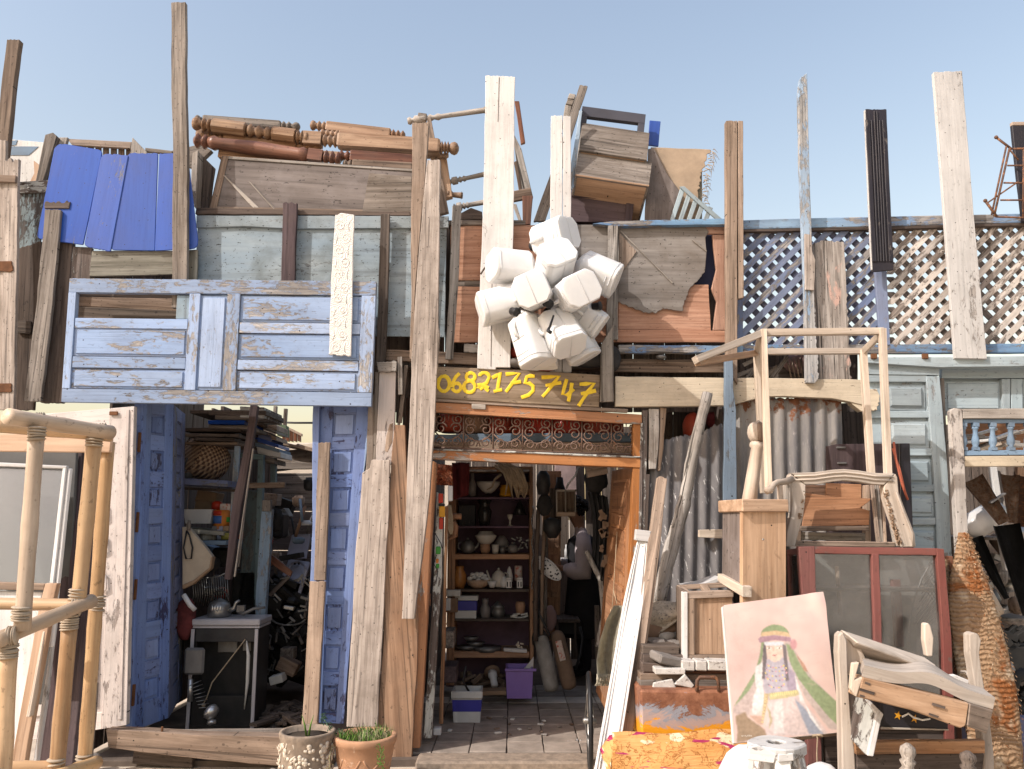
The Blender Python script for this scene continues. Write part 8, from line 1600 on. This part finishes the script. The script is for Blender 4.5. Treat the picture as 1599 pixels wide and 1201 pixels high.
mb = MB(); tube(mb, [pt(372, 955, .72), pt(380, 958, .7), pt(396, 950, .7), pt(414, 948, .72)], [.012, .014, .012, .009], 7); box3(mb, pt(376, 950, .72), .06, .03, .05); put('meat_grinder', mb, 'dull_metal', None, 'old iron hand tool lying on the stove top', 'tool')
# things leaning on the stove
r = T('oven_rack', 'wire rack and bent metal scraps lying before the stove', 'rack', pt(318, 1120, .45)); 
for i in range(8): mb = MB(); tube(mb, [pt(296 + i * 2, 1070 + i * 5, .48), pt(314 + i * 2, 1062 + i * 6, .52)], .003, 4); put('wire', mb, 'steel', r)
mb = MB(); box3(mb, pt(303, 1032, .5), .14, .03, .18, None, .02); put('metal_can', mb, 'dull_metal', None, 'flat metal canister beside the folding leaf', 'can'); mb = MB(); tube(mb, [pt(297, 1060, .5), pt(296, 1095, .5)], .018, 8); put('chrome_tube', mb, 'chrome_trim', None, 'bright tube end below the flat canister', 'tube'); mb = MB(); lathe(mb, pt(325, 1108, .42), pt(335, 1116, .40), [(0, .04), (.3, .055), (.8, .05), (1, .02)], 10); ball(mb, pt(330, 1127, .4), .03, .03, .02, 2, .2); put('crushed_can', mb, 'chrome_trim', None, 'crushed shiny can on the yard floor by the stove', 'can')
# shelves with basket
r = T('yard_shelf', 'blue and dark wooden rack holding the basket and tins', 'shelf', pt(345, 960, 1.2))
bar3('post', (372, 672, 1.0), (360, 862, 1.0), 8, .03, 'strip_blue', r); bar3('cross_bar', (278, 752, 1.0), (372, 757, 1.0), 9, .5, 'dusty_blue', r); bar3('cross_bar', (280, 762, .98), (370, 766, .98), 4, .03, 'umber_wood', r); bar3('round_bar', (372, 758, 1.02), (445, 757, 1.05), 8, .05, 'brown_wood', r); bar3('lower_shelf', (312, 846, 1.0), (366, 846, 1.0), 6, .4, 'slate_blue', r); bar3('lower_shelf', (285, 826, 1.05), (362, 832, 1.05), 6, .4, 'olive_board', r); bar3('post', (408, 718, 1.25), (402, 935, 1.25), 8, .06, 'teal_wood', r); bar3('post', (427, 715, 1.45), (427, 760, 1.45), 8, .05, 'teal_wood', r); bar3('head_rail', (365, 710, 1.24), (412, 714, 1.24), 8, .05, 'teal_wood', r)
bar3('thin_lath', (388, 740, 1.1), (372, 885, 1.1), 2.5, .01, 'pale_wood', r)
k = NT('wicker'); g = k.g(); sx_ = k.new('ShaderNodeSeparateXYZ', {0: g}).outputs; wv1 = k.math('MULTIPLY', k.math('SINE', k.math('MULTIPLY', sx_[0], 170.0)), k.math('SINE', k.math('MULTIPLY', k.math('ADD', sx_[1], sx_[2]), 120.0))); an_ = k.noise(k.scl(g, (30, 60, 60)), 1, 3, .6); col = k.mix(k.ramp(k.math('ADD', wv1, an_), [(-.2, 0), (1.0, 1)]), (.13, .075, .05), (.52, .36, .24)); M['wicker'] = k.out(col, .85, wv1, .8, .008)
a, b = pt(338, 752, 1.15), pt(322, 690, 1.0); kx = mpp(1.1); r = T('wicker_basket', 'big round wicker basket lying tipped on the yard rack', 'basket', a)
a, b = pt(345, 748, 1.2), pt(312, 697, .98)
mb = MB(); lathe(mb, pt(350, 728, 1.22), pt(296, 706, 1.0), [(0, 16 * kx), (.06, 22 * kx), (.35, 32 * kx), (.7, 33 * kx), (.95, 30 * kx), (1, 26 * kx)], 26); put('bowl', mb, 'wicker', r)
for i in (8,): mb = MB(); t = i / 9 + .09; p = pt(350, 728, 1.22).lerp(pt(296, 706, 1.0), t); rr = (22 + 11 * math.sin(min(1, t * 1.1) * 1.8)) * kx; d = (pt(296, 706, 1.0) - pt(350, 728, 1.22)).normalized(); u = d.cross(V((0, 0, 1))).normalized(); w_ = d.cross(u); tube(mb, [p + (u * math.cos(x) + w_ * math.sin(x)) * rr for x in [j * 2 * math.pi / 26 for j in range(26)]], .006, 5, True); put('woven_band', mb, 'wicker', r)
lt('grey_bottle', 'grey rounded bottle lying beside the basket', 'bottle', 292, 750, 715, 1.0, [(0, 8), (.5, 9), (.8, 5), (1, 3)], 'dull_metal')
# shelf contents
r = T('biscuit_tin', 'red tin with blue and green picture on the yard rack', 'tin', pt(345, 826, .98)); lt('body', '', '', 345, 826, 796, .98, [(0, 12), (1, 12)], 'orange_plastic', 20, None, r); lt('blue_band', '', '', 345, 817, 805, .98, [(0, 12.2), (1, 12.2)], 'blue_plastic', 20, None, r); lt('green_band', '', '', 350, 815, 807, .975, [(0, 8), (1, 8)], 'green_plastic', 14, None, r); lt('red_band', '', '', 345, 804, 797, .98, [(0, 12.3), (1, 12.3)], 'red_plastic', 20, None, r)
lt('red_tin_lid', 'red lidded jar behind the biscuit tin', 'jar', 338, 796, 782, 1.05, [(0, 8), (.8, 8), (1, 4)], 'red_plastic'); bx('printed_box', 'small white printed box on top of the biscuit tin', 'box', 343, 786, 358, 797, .96, .08, 'faded_print')
r = T('white_tray', 'grey white plastic tray on the yard rack', 'tray', pt(308, 818, .95)); aa, bb = pt(288, 795, .95), pt(333, 795, .95); open_box(r, aa.x, bb.x, .92, 1.2, pt(300, 817, .95).z, aa.z, .012, 'white_plastic', .86)
for lab, x0, y0, x1, y1, Y, rot in (('tilted brown carton on the yard rack', 306, 766, 336, 786, 1.15, 12), ('flat brown carton under the tilted one', 304, 782, 330, 797, 1.12, 8)): bx('brown_carton', lab, 'carton', x0, y0, x1, y1, Y, .18, 'cardboard', None, rot)
for i, x in enumerate((334, 343, 352)): bx('spice_box', ['dull grey small box on the lower rack board', 'small blue grey box on the lower rack board', 'small orange grey box under the biscuit tin'][i], 'box', x - 4, 821, x + 4, 829, .92, .05, ['grey_ceramic', 'lilac_plastic', 'cardboard'][i])
lt('yellow_tin_row', 'row end tin with a green yellow label on the lower rack board', 'tin', 352, 842, 832, .92, [(0, 7), (1, 7)], plain('label_olive', (.30, .27, .06), .5)); lt('dull_tin', 'long low tin on the lower rack board', 'tin', 325, 843, 833, .93, [(0, 12), (1, 12)], 'olive_board')
# stack of planks on top of the rack
pc = [('dark_wood', 296, 640, 380, 646), ('umber_wood', 325, 640, 415, 648), ('flaky_white', 374, 634, 412, 652), ('grey_wood', 335, 648, 388, 655), ('brown_wood', 345, 654, 392, 659), ('blue_sheet', 324, 656, 381, 663), ('grey_wood', 325, 663, 388, 669), ('dark_wood', 285, 668, 375, 674), ('umber_wood', 287, 676, 372, 682), ('dark_wood', 304, 683, 366, 688), ('brown_wood', 286, 690, 370, 694)]
for i, (m, xa, ya, xb, yb_) in enumerate(pc): B('stacked_plank', ['dark plank at the top of the rack stack', 'brown plank end at the top of the rack stack', 'flaky white board end in the rack stack', 'pale grey plank with rounded end in the rack stack', 'thin brown plank over the blue one', 'bright blue plank in the rack stack', 'grey plank right under the blue one', 'long dark plank in the rack stack', 'brown plank over the basket', 'dark plank touching the basket', 'lowest brown plank behind the basket'][i], 'plank', [(xa, ya), (xb, ya + R.uniform(-1, 2)), (xb, yb_), (xa, yb_ - 1)], .75 + R.uniform(0, .15), .5, m)
for i, (m, p4) in enumerate((('tan_wood', [(402, 650), (432, 664), (432, 672), (402, 662)]), ('pale_wood', [(402, 661), (432, 673), (432, 677), (402, 667)]), ('tan_wood', [(400, 667), (431, 682), (431, 688), (400, 676)]), ('dusty_blue', [(398, 668), (424, 680), (424, 690), (398, 682)]), ('blue_sheet', [(398, 680), (434, 694), (434, 699), (398, 688)]), ('slate_blue', [(398, 689), (436, 701), (436, 708), (398, 696)]), ('white_clean', [(400, 697), (438, 706), (438, 714), (402, 708)]), ('grey_wood', [(402, 712), (428, 716), (428, 724), (402, 720)]))): B('plank_end', ['topmost tan plank end of the far stack', 'pale plank end second in the far stack', 'tan plank end third in the far stack', 'dusty blue plank end in the far stack', 'bright blue plank end in the far stack', 'slate blue plank end in the far stack', 'white plank end in the far stack', 'grey block lowest in the far stack'][i], 'plank', p4, 1.3, .35, m)
B('leaning_timber', 'brown timber leaning across the yard opening', 'timber', [(391, 632), (403, 633), (393, 700), (376, 790), (358, 905), (349, 905), (362, 790), (383, 690)], (.30, .45), .05, 'mauve_wood'); bar3('x', (395, 700, .33), (366, 900, .46), 2, .02, 'pale_wood', T('pale_lath', 'pale lath along the edge of the leaning timber', 'lath', pt(366, 900, .46)))
B('green_box', 'green board end above the far planks', 'board', [(432, 660), (446, 664), (446, 682), (432, 680)], 1.9, .1, plain('green_board', (.16, .22, .13), .8, dirt=.3)); 
r = T('red_brown_crate', 'sunlit reddish slatted crate on the yard roof', 'crate', pt(456, 690, 2.2))
for i in range(5): P(r, 'slat', [(440 + i * 6, 664 + i * 3), (445 + i * 6, 666 + i * 3), (445 + i * 6, 690), (440 + i * 6, 688)], 2.2, .03, 'varnish_red')
P(r, 'top_bar', [(440, 662), (471, 677), (471, 681), (440, 666)], 2.19, .03, 'tan_wood')
B('sunlit_plank', 'sunlit splintered planks lying on the yard roof', 'plank', [(430, 688), (470, 694), (492, 700), (492, 706), (430, 692)], 2.0, .5, 'tan_wood', rag=(0,)); B('yard_lintel', 'grey plank lintel over the back of the yard', 'beam', [(425, 705), (494, 698), (494, 728), (425, 736)], 2.1, .05, 'grey_wood'); B('yard_lintel', 'second grey plank under the yard lintel', 'beam', [(425, 722), (494, 722), (494, 732), (425, 732)], 2.05, .05, 'grey_wood')
for i, (x, y) in enumerate(((430, 634), (446, 638))): bar3('p', (x, y, 2.6), (x - 2, 668, 2.6), 5, .04, 'wormy_wood', T('yard_post', ['thin post standing on the yard roof against the sky', 'knobbly stump post on the yard roof against the sky'][i], 'post', pt(x, 668, 2.6)))
mb = MB(); tube(mb, [pt(432, 659, 3.5), pt(460, 660, 3.5), pt(500, 660, 3.5)], .012, 5); put('roof_cable', mb, 'dark_metal', None, 'dark cable stretched over the yard', 'cable')
B('brown_partition', 'tall dark slate board standing in the middle of the yard', 'board', [(384, 765), (410, 765), (402, 945), (372, 945)], 1.3, .03, 'teal_wood'); B('peeling_post', 'white and blue peeling post in the middle of the yard', 'post', [(408, 795), (424, 795), (420, 870), (414, 965), (398, 965), (402, 880)], 1.0, .06, 'strip_blue'); bx('meter_box', 'small old electric box on the peeling post', 'box', 409, 780, 421, 798, .98, .06, 'grey_wood')
mb = MB(); ball(mb, pt(431, 812, 1.2), .05, .05, .09, 3, .15); put('black_bundle', mb, 'charcoal_cloth', None, 'black cable bundle hanging on the peeling post', 'cable')
bar3('b', (424, 788, 2.9), (492, 788, 2.9), 5, .04, 'grey_wood', T('wall_batten', 'grey batten across the brown yard wall', 'batten', pt(458, 790, 2.9)))
# plastic chair
r = T('plastic_chair', 'pale lilac plastic chair tipped over in the yard', 'chair', pt(465, 905, 1.6)); q = Q(pt(455, 834, 1.9), pt(484, 833, 1.9), pt(478, 872, 1.75), pt(446, 870, 1.75)); q.part(r, 'back', 'lilac_plastic', 0, 0, 1, 1, -.012, 0, .02)
q = Q(pt(450, 872, 1.7), pt(484, 876, 1.7), pt(474, 912, 1.4), pt(440, 896, 1.4)); q.part(r, 'seat', 'lilac_plastic', 0, 0, 1, 1, -.02, 0, .02); mb = MB(); tube(mb, [pt(451, 888, 1.5), pt(455, 880, 1.55), pt(466, 877, 1.6), pt(475, 882, 1.55), pt(477, 890, 1.5)], .012, 7); put('arm', mb, 'lilac_plastic', r); bar3('leg', (478, 890, 1.45), (466, 930, 1.4), 5, .03, 'lilac_plastic', r)
for x in (460, 466): mb = MB(); ball(mb, pt(x, 880, 1.52), .010); put('hole', mb, 'black_plastic', r)
lt('white_bowl', 'upturned white bowl on a ledge above the plastic chair', 'bowl', 476, 820, 812, 1.9, [(0, 12), (.3, 12), (1, 7)], 'white_ceramic')
B('slant_board', 'reddish moulded board slanting under the plastic chair', 'board', [(421, 866), (427, 868), (456, 892), (453, 900), (448, 898), (420, 878)], 1.2, .03, 'varnish_red'); bar3('b', (450, 900, 1.25), (420, 930, 1.2), 6, .03, 'umber_wood', T('slant_leg', 'dark bar under the slanting moulded board', 'bar', pt(420, 930, 1.2)))
# dark heap of scrap behind the stove
mb = MB()
for i in range(260): c = pt(R.uniform(405, 486), R.uniform(905, 1060), R.uniform(1.25, 2.1)); box3(mb, c, R.uniform(.04, .2), R.uniform(.03, .1), R.uniform(.02, .10), Matrix.Rotation(R.uniform(-1.2, 1.2), 3, V((R.random(), 1, R.random())).normalized(), ), .003)
hb = MB()
for i in range(70): c = pt(R.uniform(406, 488), R.uniform(900, 1060), R.uniform(1.1, 1.5)); box3(hb, c, R.uniform(.02, .09), .012, R.uniform(.008, .02), Matrix.Rotation(R.uniform(-1.4, 1.4), 3, 'Y'), .001)
put('bright_scrap', hb, 'dull_metal', None, 'glinting bits of metal on the black scrap heap', 'scrap', kind='stuff')
for i in range(14):
    x = R.uniform(408, 486); y = R.uniform(930, 1040); hb = MB(); tube(hb, [pt(x, y, 1.2), pt(x + R.uniform(-25, 25), y + R.uniform(-35, 20), 1.35)], R.uniform(.006, .014), 6); put('scrap_rod', hb, R.choice(['dull_metal', 'umber_wood', 'grey_wood', 'soot']), None, 'thin rod sticking out of the black scrap heap', 'rod', 'rods in the scrap heap')
put('scrap_heap', mb, 'soot', None, 'black heap of scrap metal at the back of the yard', 'scrap heap', kind='stuff')
mb = MB()
for i in range(110): c = pt(R.uniform(405, 488), R.uniform(1040, 1110), R.uniform(.55, 1.2)); box3(mb, (c.x, c.y, R.uniform(.03, .10)), R.uniform(.04, .22), R.uniform(.02, .07), R.uniform(.01, .03), Matrix.Rotation(R.uniform(0, 3), 3, 'Z') @ Matrix.Rotation(R.uniform(-.4, .4), 3, 'Y'), .002)
put('floor_rubble', mb, 'umber_wood', None, 'litter of wood scraps on the yard floor beside the stove', 'rubble', kind='stuff')
for i, (x0, y0, x1, y1, m, lab) in enumerate(((437, 1012, 457, 1030, 'grey_wood', 'small grey slatted box in the yard litter'), (432, 1030, 462, 1052, 'brown_wood', 'brown flat board lying tilted in the yard litter'), (420, 1055, 440, 1068, 'paper', 'torn printed carton in the yard litter'))): bx('litter_' + ('box', 'board', 'carton')[i], lab, ('box', 'board', 'carton')[i], x0, y0, x1, y1, 1.1 - i * .1, .12, m, None, (0, 24, -15)[i])
mb = MB(); tube(mb, [pt(450 + 28 * math.cos(t), 962 + 14 * math.sin(t), 1.25) for t in [i * math.pi / 12 for i in range(14)]], .008, 6); put('wire_hoop', mb, 'dull_metal', None, 'thin metal hoop on the black scrap heap', 'hoop'); bx('tin_pieces', 'bright bit of tin on the black scrap heap', 'tin', 442, 946, 458, 952, 1.2, .05, 'chrome_trim', None, 10)
# left heap behind the folding leaf
r = T('beige_sheet', 'beige panel with a cord leaning behind the folding leaf', 'panel', pt(300, 900, .6)); P(r, 'panel', [(284, 822), (293, 822), (331, 868), (328, 886), (300, 908), (284, 914)], .55, .05, 'box_beige'); P(r, 'edge', [(329, 870), (332, 869), (328, 888), (300, 912), (284, 920), (284, 913), (301, 906), (326, 886)], .54, .06, 'cardboard')
mb = MB(); tube(mb, [pt(291, 828, .53), pt(286, 855, .53), pt(290, 872, .53), pt(298, 872, .53), pt(300, 855, .53), pt(295, 835, .53), pt(291, 828, .53)], .006, 6); put('cord_loop', mb, 'black_plastic', None, 'looped black cord hanging on the beige panel', 'cord'); lt('hand_brush', 'wooden knob hanging over the beige panel', 'knob', 294, 828, 812, .5, [(0, 2.5), (.5, 3.5), (1, 2)], 'grey_wood')
r = T('wire_basket', 'dusty wire dish rack behind the stove', 'rack', pt(325, 940, .9))
for i in range(16): mb = MB(); x = 300 + i * 3.6; tube(mb, [pt(x, 905 - i * .6, .9), pt(x + 2, 930, .88), pt(x - 1, 945, .92)], .004, 4); put('wire', mb, 'steel', r)
mb = MB(); tube(mb, [pt(296, 906, .9), pt(340, 900, .9), pt(362, 890, .9)], .006, 5); put('rim', mb, 'steel', r)
mb = MB(); ball(mb, pt(289, 965, .62), .07, .07, .15, 3, .10); put('red_bag', mb, plain('red_net', (.13, .03, .03), .9, sc=20, var=.4), None, 'dark red net bag between the folding leaf and the stove', 'bag'); mb = MB(); tube(mb, [pt(286, 928, .5), pt(296, 944, .5), pt(304, 952, .52)], .018, 8); put('white_pipe', mb, 'white_plastic', None, 'pale pipe across the red net bag', 'pipe')
for lab, x0, y0, x1, y1, Y, m in (('dark machine part under the rack', 330, 855, 360, 885, 1.1, 'soot'), ('black drum behind the stove', 362, 890, 400, 960, 1.3, 'soot'), ('black box under the red net bag', 284, 985, 300, 1020, .7, 'soot'), ('grey hanging pot behind the leaning timber', 425, 800, 440, 840, 1.6, 'dark_metal')): bx('dark_machine', lab, 'machine part', x0, y0, x1, y1, Y, .2, m, None, 0, .02)
mb = MB(); ball(mb, pt(322, 880, 1.0), .10, .08, .07, 3, .1); put('dusty_bag', mb, 'dark_matte', None, 'dusty dark bag under the rack', 'bag')
for i in range(34):
    x = R.uniform(296, 484); y = R.uniform(846, 935) if x < 400 else R.uniform(738, 935); Y = R.uniform(1.35, 2.5); m = R.choice(['dull_metal', 'steel', 'soot', 'tan_wood', 'white_plastic', 'old_clay', 'box_beige', 'dark_metal', 'red_plastic', 'slate_blue'])
    if i % 3 == 0: lt('junk_pot', 'pot or pan crammed into the crowded yard', 'pot', x, y, y - R.uniform(10, 22), Y, [(0, 6), (.2, 9), (.8, 10), (.85, 7), (1, 6)], m, 14, 'junk crammed into the yard')
    elif i % 3 == 1: bx('junk_board', 'board or box crammed into the crowded yard', 'junk', x, y - R.uniform(8, 22), x + R.uniform(10, 34), y, Y, .15, m, None, R.uniform(-35, 35), .004, 'junk crammed into the yard')
    else: mb = MB(); tube(mb, [pt(x, y, Y), pt(x + R.uniform(-16, 16), y - R.uniform(20, 50), Y + .1)], R.uniform(.008, .02), 7); put('junk_pipe', mb, m, None, 'pipe or stick crammed into the crowded yard', 'pipe', 'junk crammed into the yard')
# ---------------------------------------------------------------- store with gutters
def trough(label, a, b, wpx, Y0, Y1, mat, open_up=True):
    """half round gutter along a - b"""
    p, q_ = pt(*a, Y0), pt(*b, Y1); d = (q_ - p).normalized(); u = d.cross(V((0, -1, 0))).normalized(); w_ = d.cross(u).normalized(); bm = bmesh.new(); rows = []
    for s, k in ((0, wpx[0] * mpp(Y0)), (1, wpx[1] * mpp(Y1))):
        c = p if s == 0 else q_; rows.append([bm.verts.new(c + (u * math.cos(t) + w_ * math.sin(t) * .8) * k) for t in [math.pi * i / 10 for i in range(11)]])
    for i in range(10): bm.faces.new((rows[0][i], rows[0][i + 1], rows[1][i + 1], rows[1][i]))
    bmesh.ops.solidify(bm, geom=bm.faces[:], thickness=.005); mb = MB(); mb.add(bm, d, True); return put('metal_gutter', mb, mat, None, label, 'gutter')
trough('rusty half round gutter leaning in the store', (1518, 745), (1568, 815), (17, 10), .0, -.12, 'gutter_rust'); trough('speckled half round gutter standing upright in the store', (1577, 738), (1582, 815), (15, 7), .02, -.05, 'gutter_rust'); trough('black half round gutter slanting down toward the rug', (1522, 840), (1572, 935), (13, 4), .05, .0, 'gutter_black'); trough('long black gutter at the edge of the store', (1572, 818), (1612, 960), (20, 14), -.02, -.1, 'gutter_black'); trough('brown metal gutter at the very edge of the store', (1600, 740), (1592, 820), (16, 8), .05, .0, 'rusty_iron')
for lab, a, b, w_, m in (('bright white post behind the rusty gutter', (1549, 728, .3), (1556, 775, .3), 9, 'white_clean'), ('brown post beside the bright white one', (1562, 728, .32), (1572, 800, .32), 10, 'grey_wood'), ('white pole standing behind the black gutter', (1560, 820, .2), (1572, 890, .2), 9, 'white_paint'), ('thin rod between the gutters', (1545, 785, -.05), (1568, 770, -.05), 2.5, 'dull_metal'), ('orange upright board at the back of the store', (1597, 730, .5), (1596, 900, .5), 22, 'ginger_wood'), ('thin grey bar behind the long black gutter', (1575, 880, .1), (1600, 940, .1), 4, 'dull_metal')):
    mb = MB(); stick(mb, pt(*a), pt(*b), w_ * mpp(a[2]), .04); put('store_upright', mb, m, None, lab, 'post')
for i in range(16):
    x = R.uniform(1500, 1600); y = R.uniform(672, 702); mb = MB(); c = pt(x, y, .25 + R.uniform(0, .4)); box3(mb, c, R.uniform(.08, .22), .1, R.uniform(.015, .03), Matrix.Rotation(R.uniform(-.35, .15), 3, 'Y')); put('stored_offcut', mb, R.choice(['new_wood', 'pale_wood', 'white_clean', 'tan_wood']), None, 'pale timber offcut lying behind the blue balusters', 'offcut', 'offcuts behind the balusters')
B('ginger_backing', 'ginger board behind the blue balusters', 'board', [(1500, 655), (1600, 655), (1600, 712), (1500, 712)], .8, .02, 'orange_wood')
bx('red_sign', 'small red sign with pale lettering at the edge of the store', 'sign', 1592, 812, 1612, 830, .3, .02, 'red_plastic')
mb = MB(); lathe(mb, pt(1512, 826, .1), pt(1554, 800, .25), [(0, .03), (.2, .09), (1, .09)], 14); put('white_basin', mb, 'white_ceramic', None, 'white basin behind the rusty gutter', 'basin')
for i in range(34):
    x = R.uniform(1508, 1600); y = R.uniform(825, 1000); mb = MB(); Y = R.uniform(.2, .9); c = pt(x, y, Y)
    if i % 3 == 0: lathe(mb, c, c + V((R.uniform(-.1, .1), .05, R.uniform(.06, .14))), [(0, .03), (.2, .05), (.8, .045), (1, .02)], 10)
    else: box3(mb, c, R.uniform(.08, .2), R.uniform(.04, .1), R.uniform(.02, .05), Matrix.Rotation(R.uniform(-.5, .5), 3, 'Y'))
    put('stored_piece', mb, R.choice(['tan_wood', 'dull_metal', 'white_paint', 'brown_wood', 'grey_wood', 'steel']), None, 'odd piece stored among the gutters behind the rug', 'oddment', 'oddments among the gutters')
for y, Yq in ((838, .3), (900, .35), (965, .4)): bx('store_shelf', ['upper shelf plank behind the gutters', 'middle shelf plank behind the gutters', 'lower shelf plank behind the gutters'][(838, 900, 965).index(y)], 'shelf', 1500, y, 1620, y + 5, Yq, .6, 'grey_wood')
bx('dark_bench', 'dark bench with machine parts behind the rolled rug', 'bench', 1560, 1010, 1640, 1060, .1, .5, 'soot'); bx('blue_chest', 'dusty blue chest behind the rolled rug', 'chest', 1558, 1120, 1640, 1190, -.3, .5, plain('chest_blue', (.15, .16, .27), .7, dirt=.3)); mb = MB(); tube(mb, [pt(1600, 1050, -.2), pt(1585, 1058, -.2), pt(1578, 1085, -.2), pt(1590, 1110, -.2), pt(1604, 1115, -.2)], .035, 9); put('dark_tyre', mb, 'soot', None, 'grey dusty tyre behind the rolled rug', 'tyre'); mb = MB(); ball(mb, pt(1568, 1050, 0), .07, .05, .09, 3, .03); put('grey_shell', mb, 'grey_ceramic', None, 'grey rounded shell behind the rolled rug', 'shell')
mb = MB()
for i in range(90): c = pt(R.uniform(1540, 1600), R.uniform(985, 1120), R.uniform(.1, .6)); box3(mb, c, R.uniform(.04, .14), .05, R.uniform(.02, .06), Matrix.Rotation(R.uniform(-1, 1), 3, 'Y'), .003)
put('store_scrap', mb, 'soot', None, 'dark scrap piled in the store behind the rolled rug', 'scrap heap', kind='stuff')
# rolled rug
k = NT('rug_pile'); g = k.g(); n1 = k.noise(k.scl(g, (26, 46, 46)), 1, 4, .6, .6); n2 = k.noise(g, 5.5, 4, .6, .5); row = k.math('SINE', k.math('ADD', k.math('MULTIPLY', k.new('ShaderNodeSeparateXYZ', {0: g}).outputs[0], 300.0), k.math('MULTIPLY', n2, 30.0)))
col = k.mix(k.ramp(n2, [(.52, 0), (.60, 1)]), (.34, .215, .125), (.27, .10, .035)); col = k.mix(k.ramp(k.noise(k.scl(g, (1, 1, 1), (5, 5, 5)), 7, 3, .6), [(.56, 0), (.66, 1)]), col, (.50, .38, .26)); hh = k.math('ADD', k.math('MULTIPLY', row, .5), k.math('MULTIPLY', n1, 1.4)); col = k.mix(k.math('MULTIPLY', k.ramp(hh, [(.1, 1), (.55, 0)]), .55), col, (.13, .07, .035)); M['rug_pile'] = k.out(col, .95, hh, .8, .012, 0, .1)
path = [(1504, 832, 8, -.55), (1508, 862, 16, -.58), (1512, 900, 27, -.62), (1518, 950, 36, -.68), (1530, 1010, 40, -.74), (1543, 1080, 42, -.8), (1552, 1150, 40, -.86), (1560, 1260, 38, -.92)]
pts = []; rr = []
for (xa, ya, ra, Ya), (xb, yb_, rb, Yb) in zip(path, path[1:]):
    for j in range(10): t = j / 10; Y = Ya + (Yb - Ya) * t; pts.append(pt(xa + (xb - xa) * t, ya + (yb_ - ya) * t, Y)); rr.append((ra + (rb - ra) * t) * mpp(Y))
fr = frames(pts); bm = bmesh.new(); rings = []
for p, q_, (u, w_) in zip(pts, rr, fr): rings.append([bm.verts.new(p + (u * math.cos(2 * math.pi * j / 40) + w_ * .34 * math.sin(2 * math.pi * j / 40)) * q_ * R.uniform(.975, 1.02)) for j in range(40)])
for A, Bq in zip(rings, rings[1:]):
    for j in range(40): bm.faces.new((A[j], A[(j + 1) % 40], Bq[(j + 1) % 40], Bq[j]))
bm.faces.new(rings[0]); bm.faces.new(list(reversed(rings[-1]))); mb = MB(); mb.add(bm, (0, 0, 1), True); r = T('rolled_rug', 'shaggy tan and rust rug rolled to a point beside the glass cabinet', 'rug', pt(1555, 1250, -.9)); put('roll', mb, 'rug_pile', r)
mb = MB()
for i in range(900):
    j = R.randrange(len(pts)); a = R.uniform(0, 6.28); u, w_ = fr[j]; d = u * math.cos(a) + w_ * .55 * math.sin(a); p = pts[j] + d * rr[j]; s = V((R.uniform(-.6, .6), R.uniform(-.5, .2), -1)).normalized() * R.uniform(.010, .022); e = d.normalized() * .010; sd = d.cross(s).normalized() * .0035
    mb.raw([p - sd, p + sd, p + e + s * .6 + sd * .5, p + e * .8 + s], [(0, 1, 2, 3)])
put('shaggy_tufts', mb, 'rug_pile', r, kind='stuff')
put('rug_flap', sheet(MB(), (pt(1538, 905, -.55), pt(1546, 920, -.5), pt(1566, 955, -.45), pt(1552, 968, -.6)), 6, 6, .008, None), 'hide_tan', None, 'tan flap of backing sticking out of the rolled rug', 'rug')
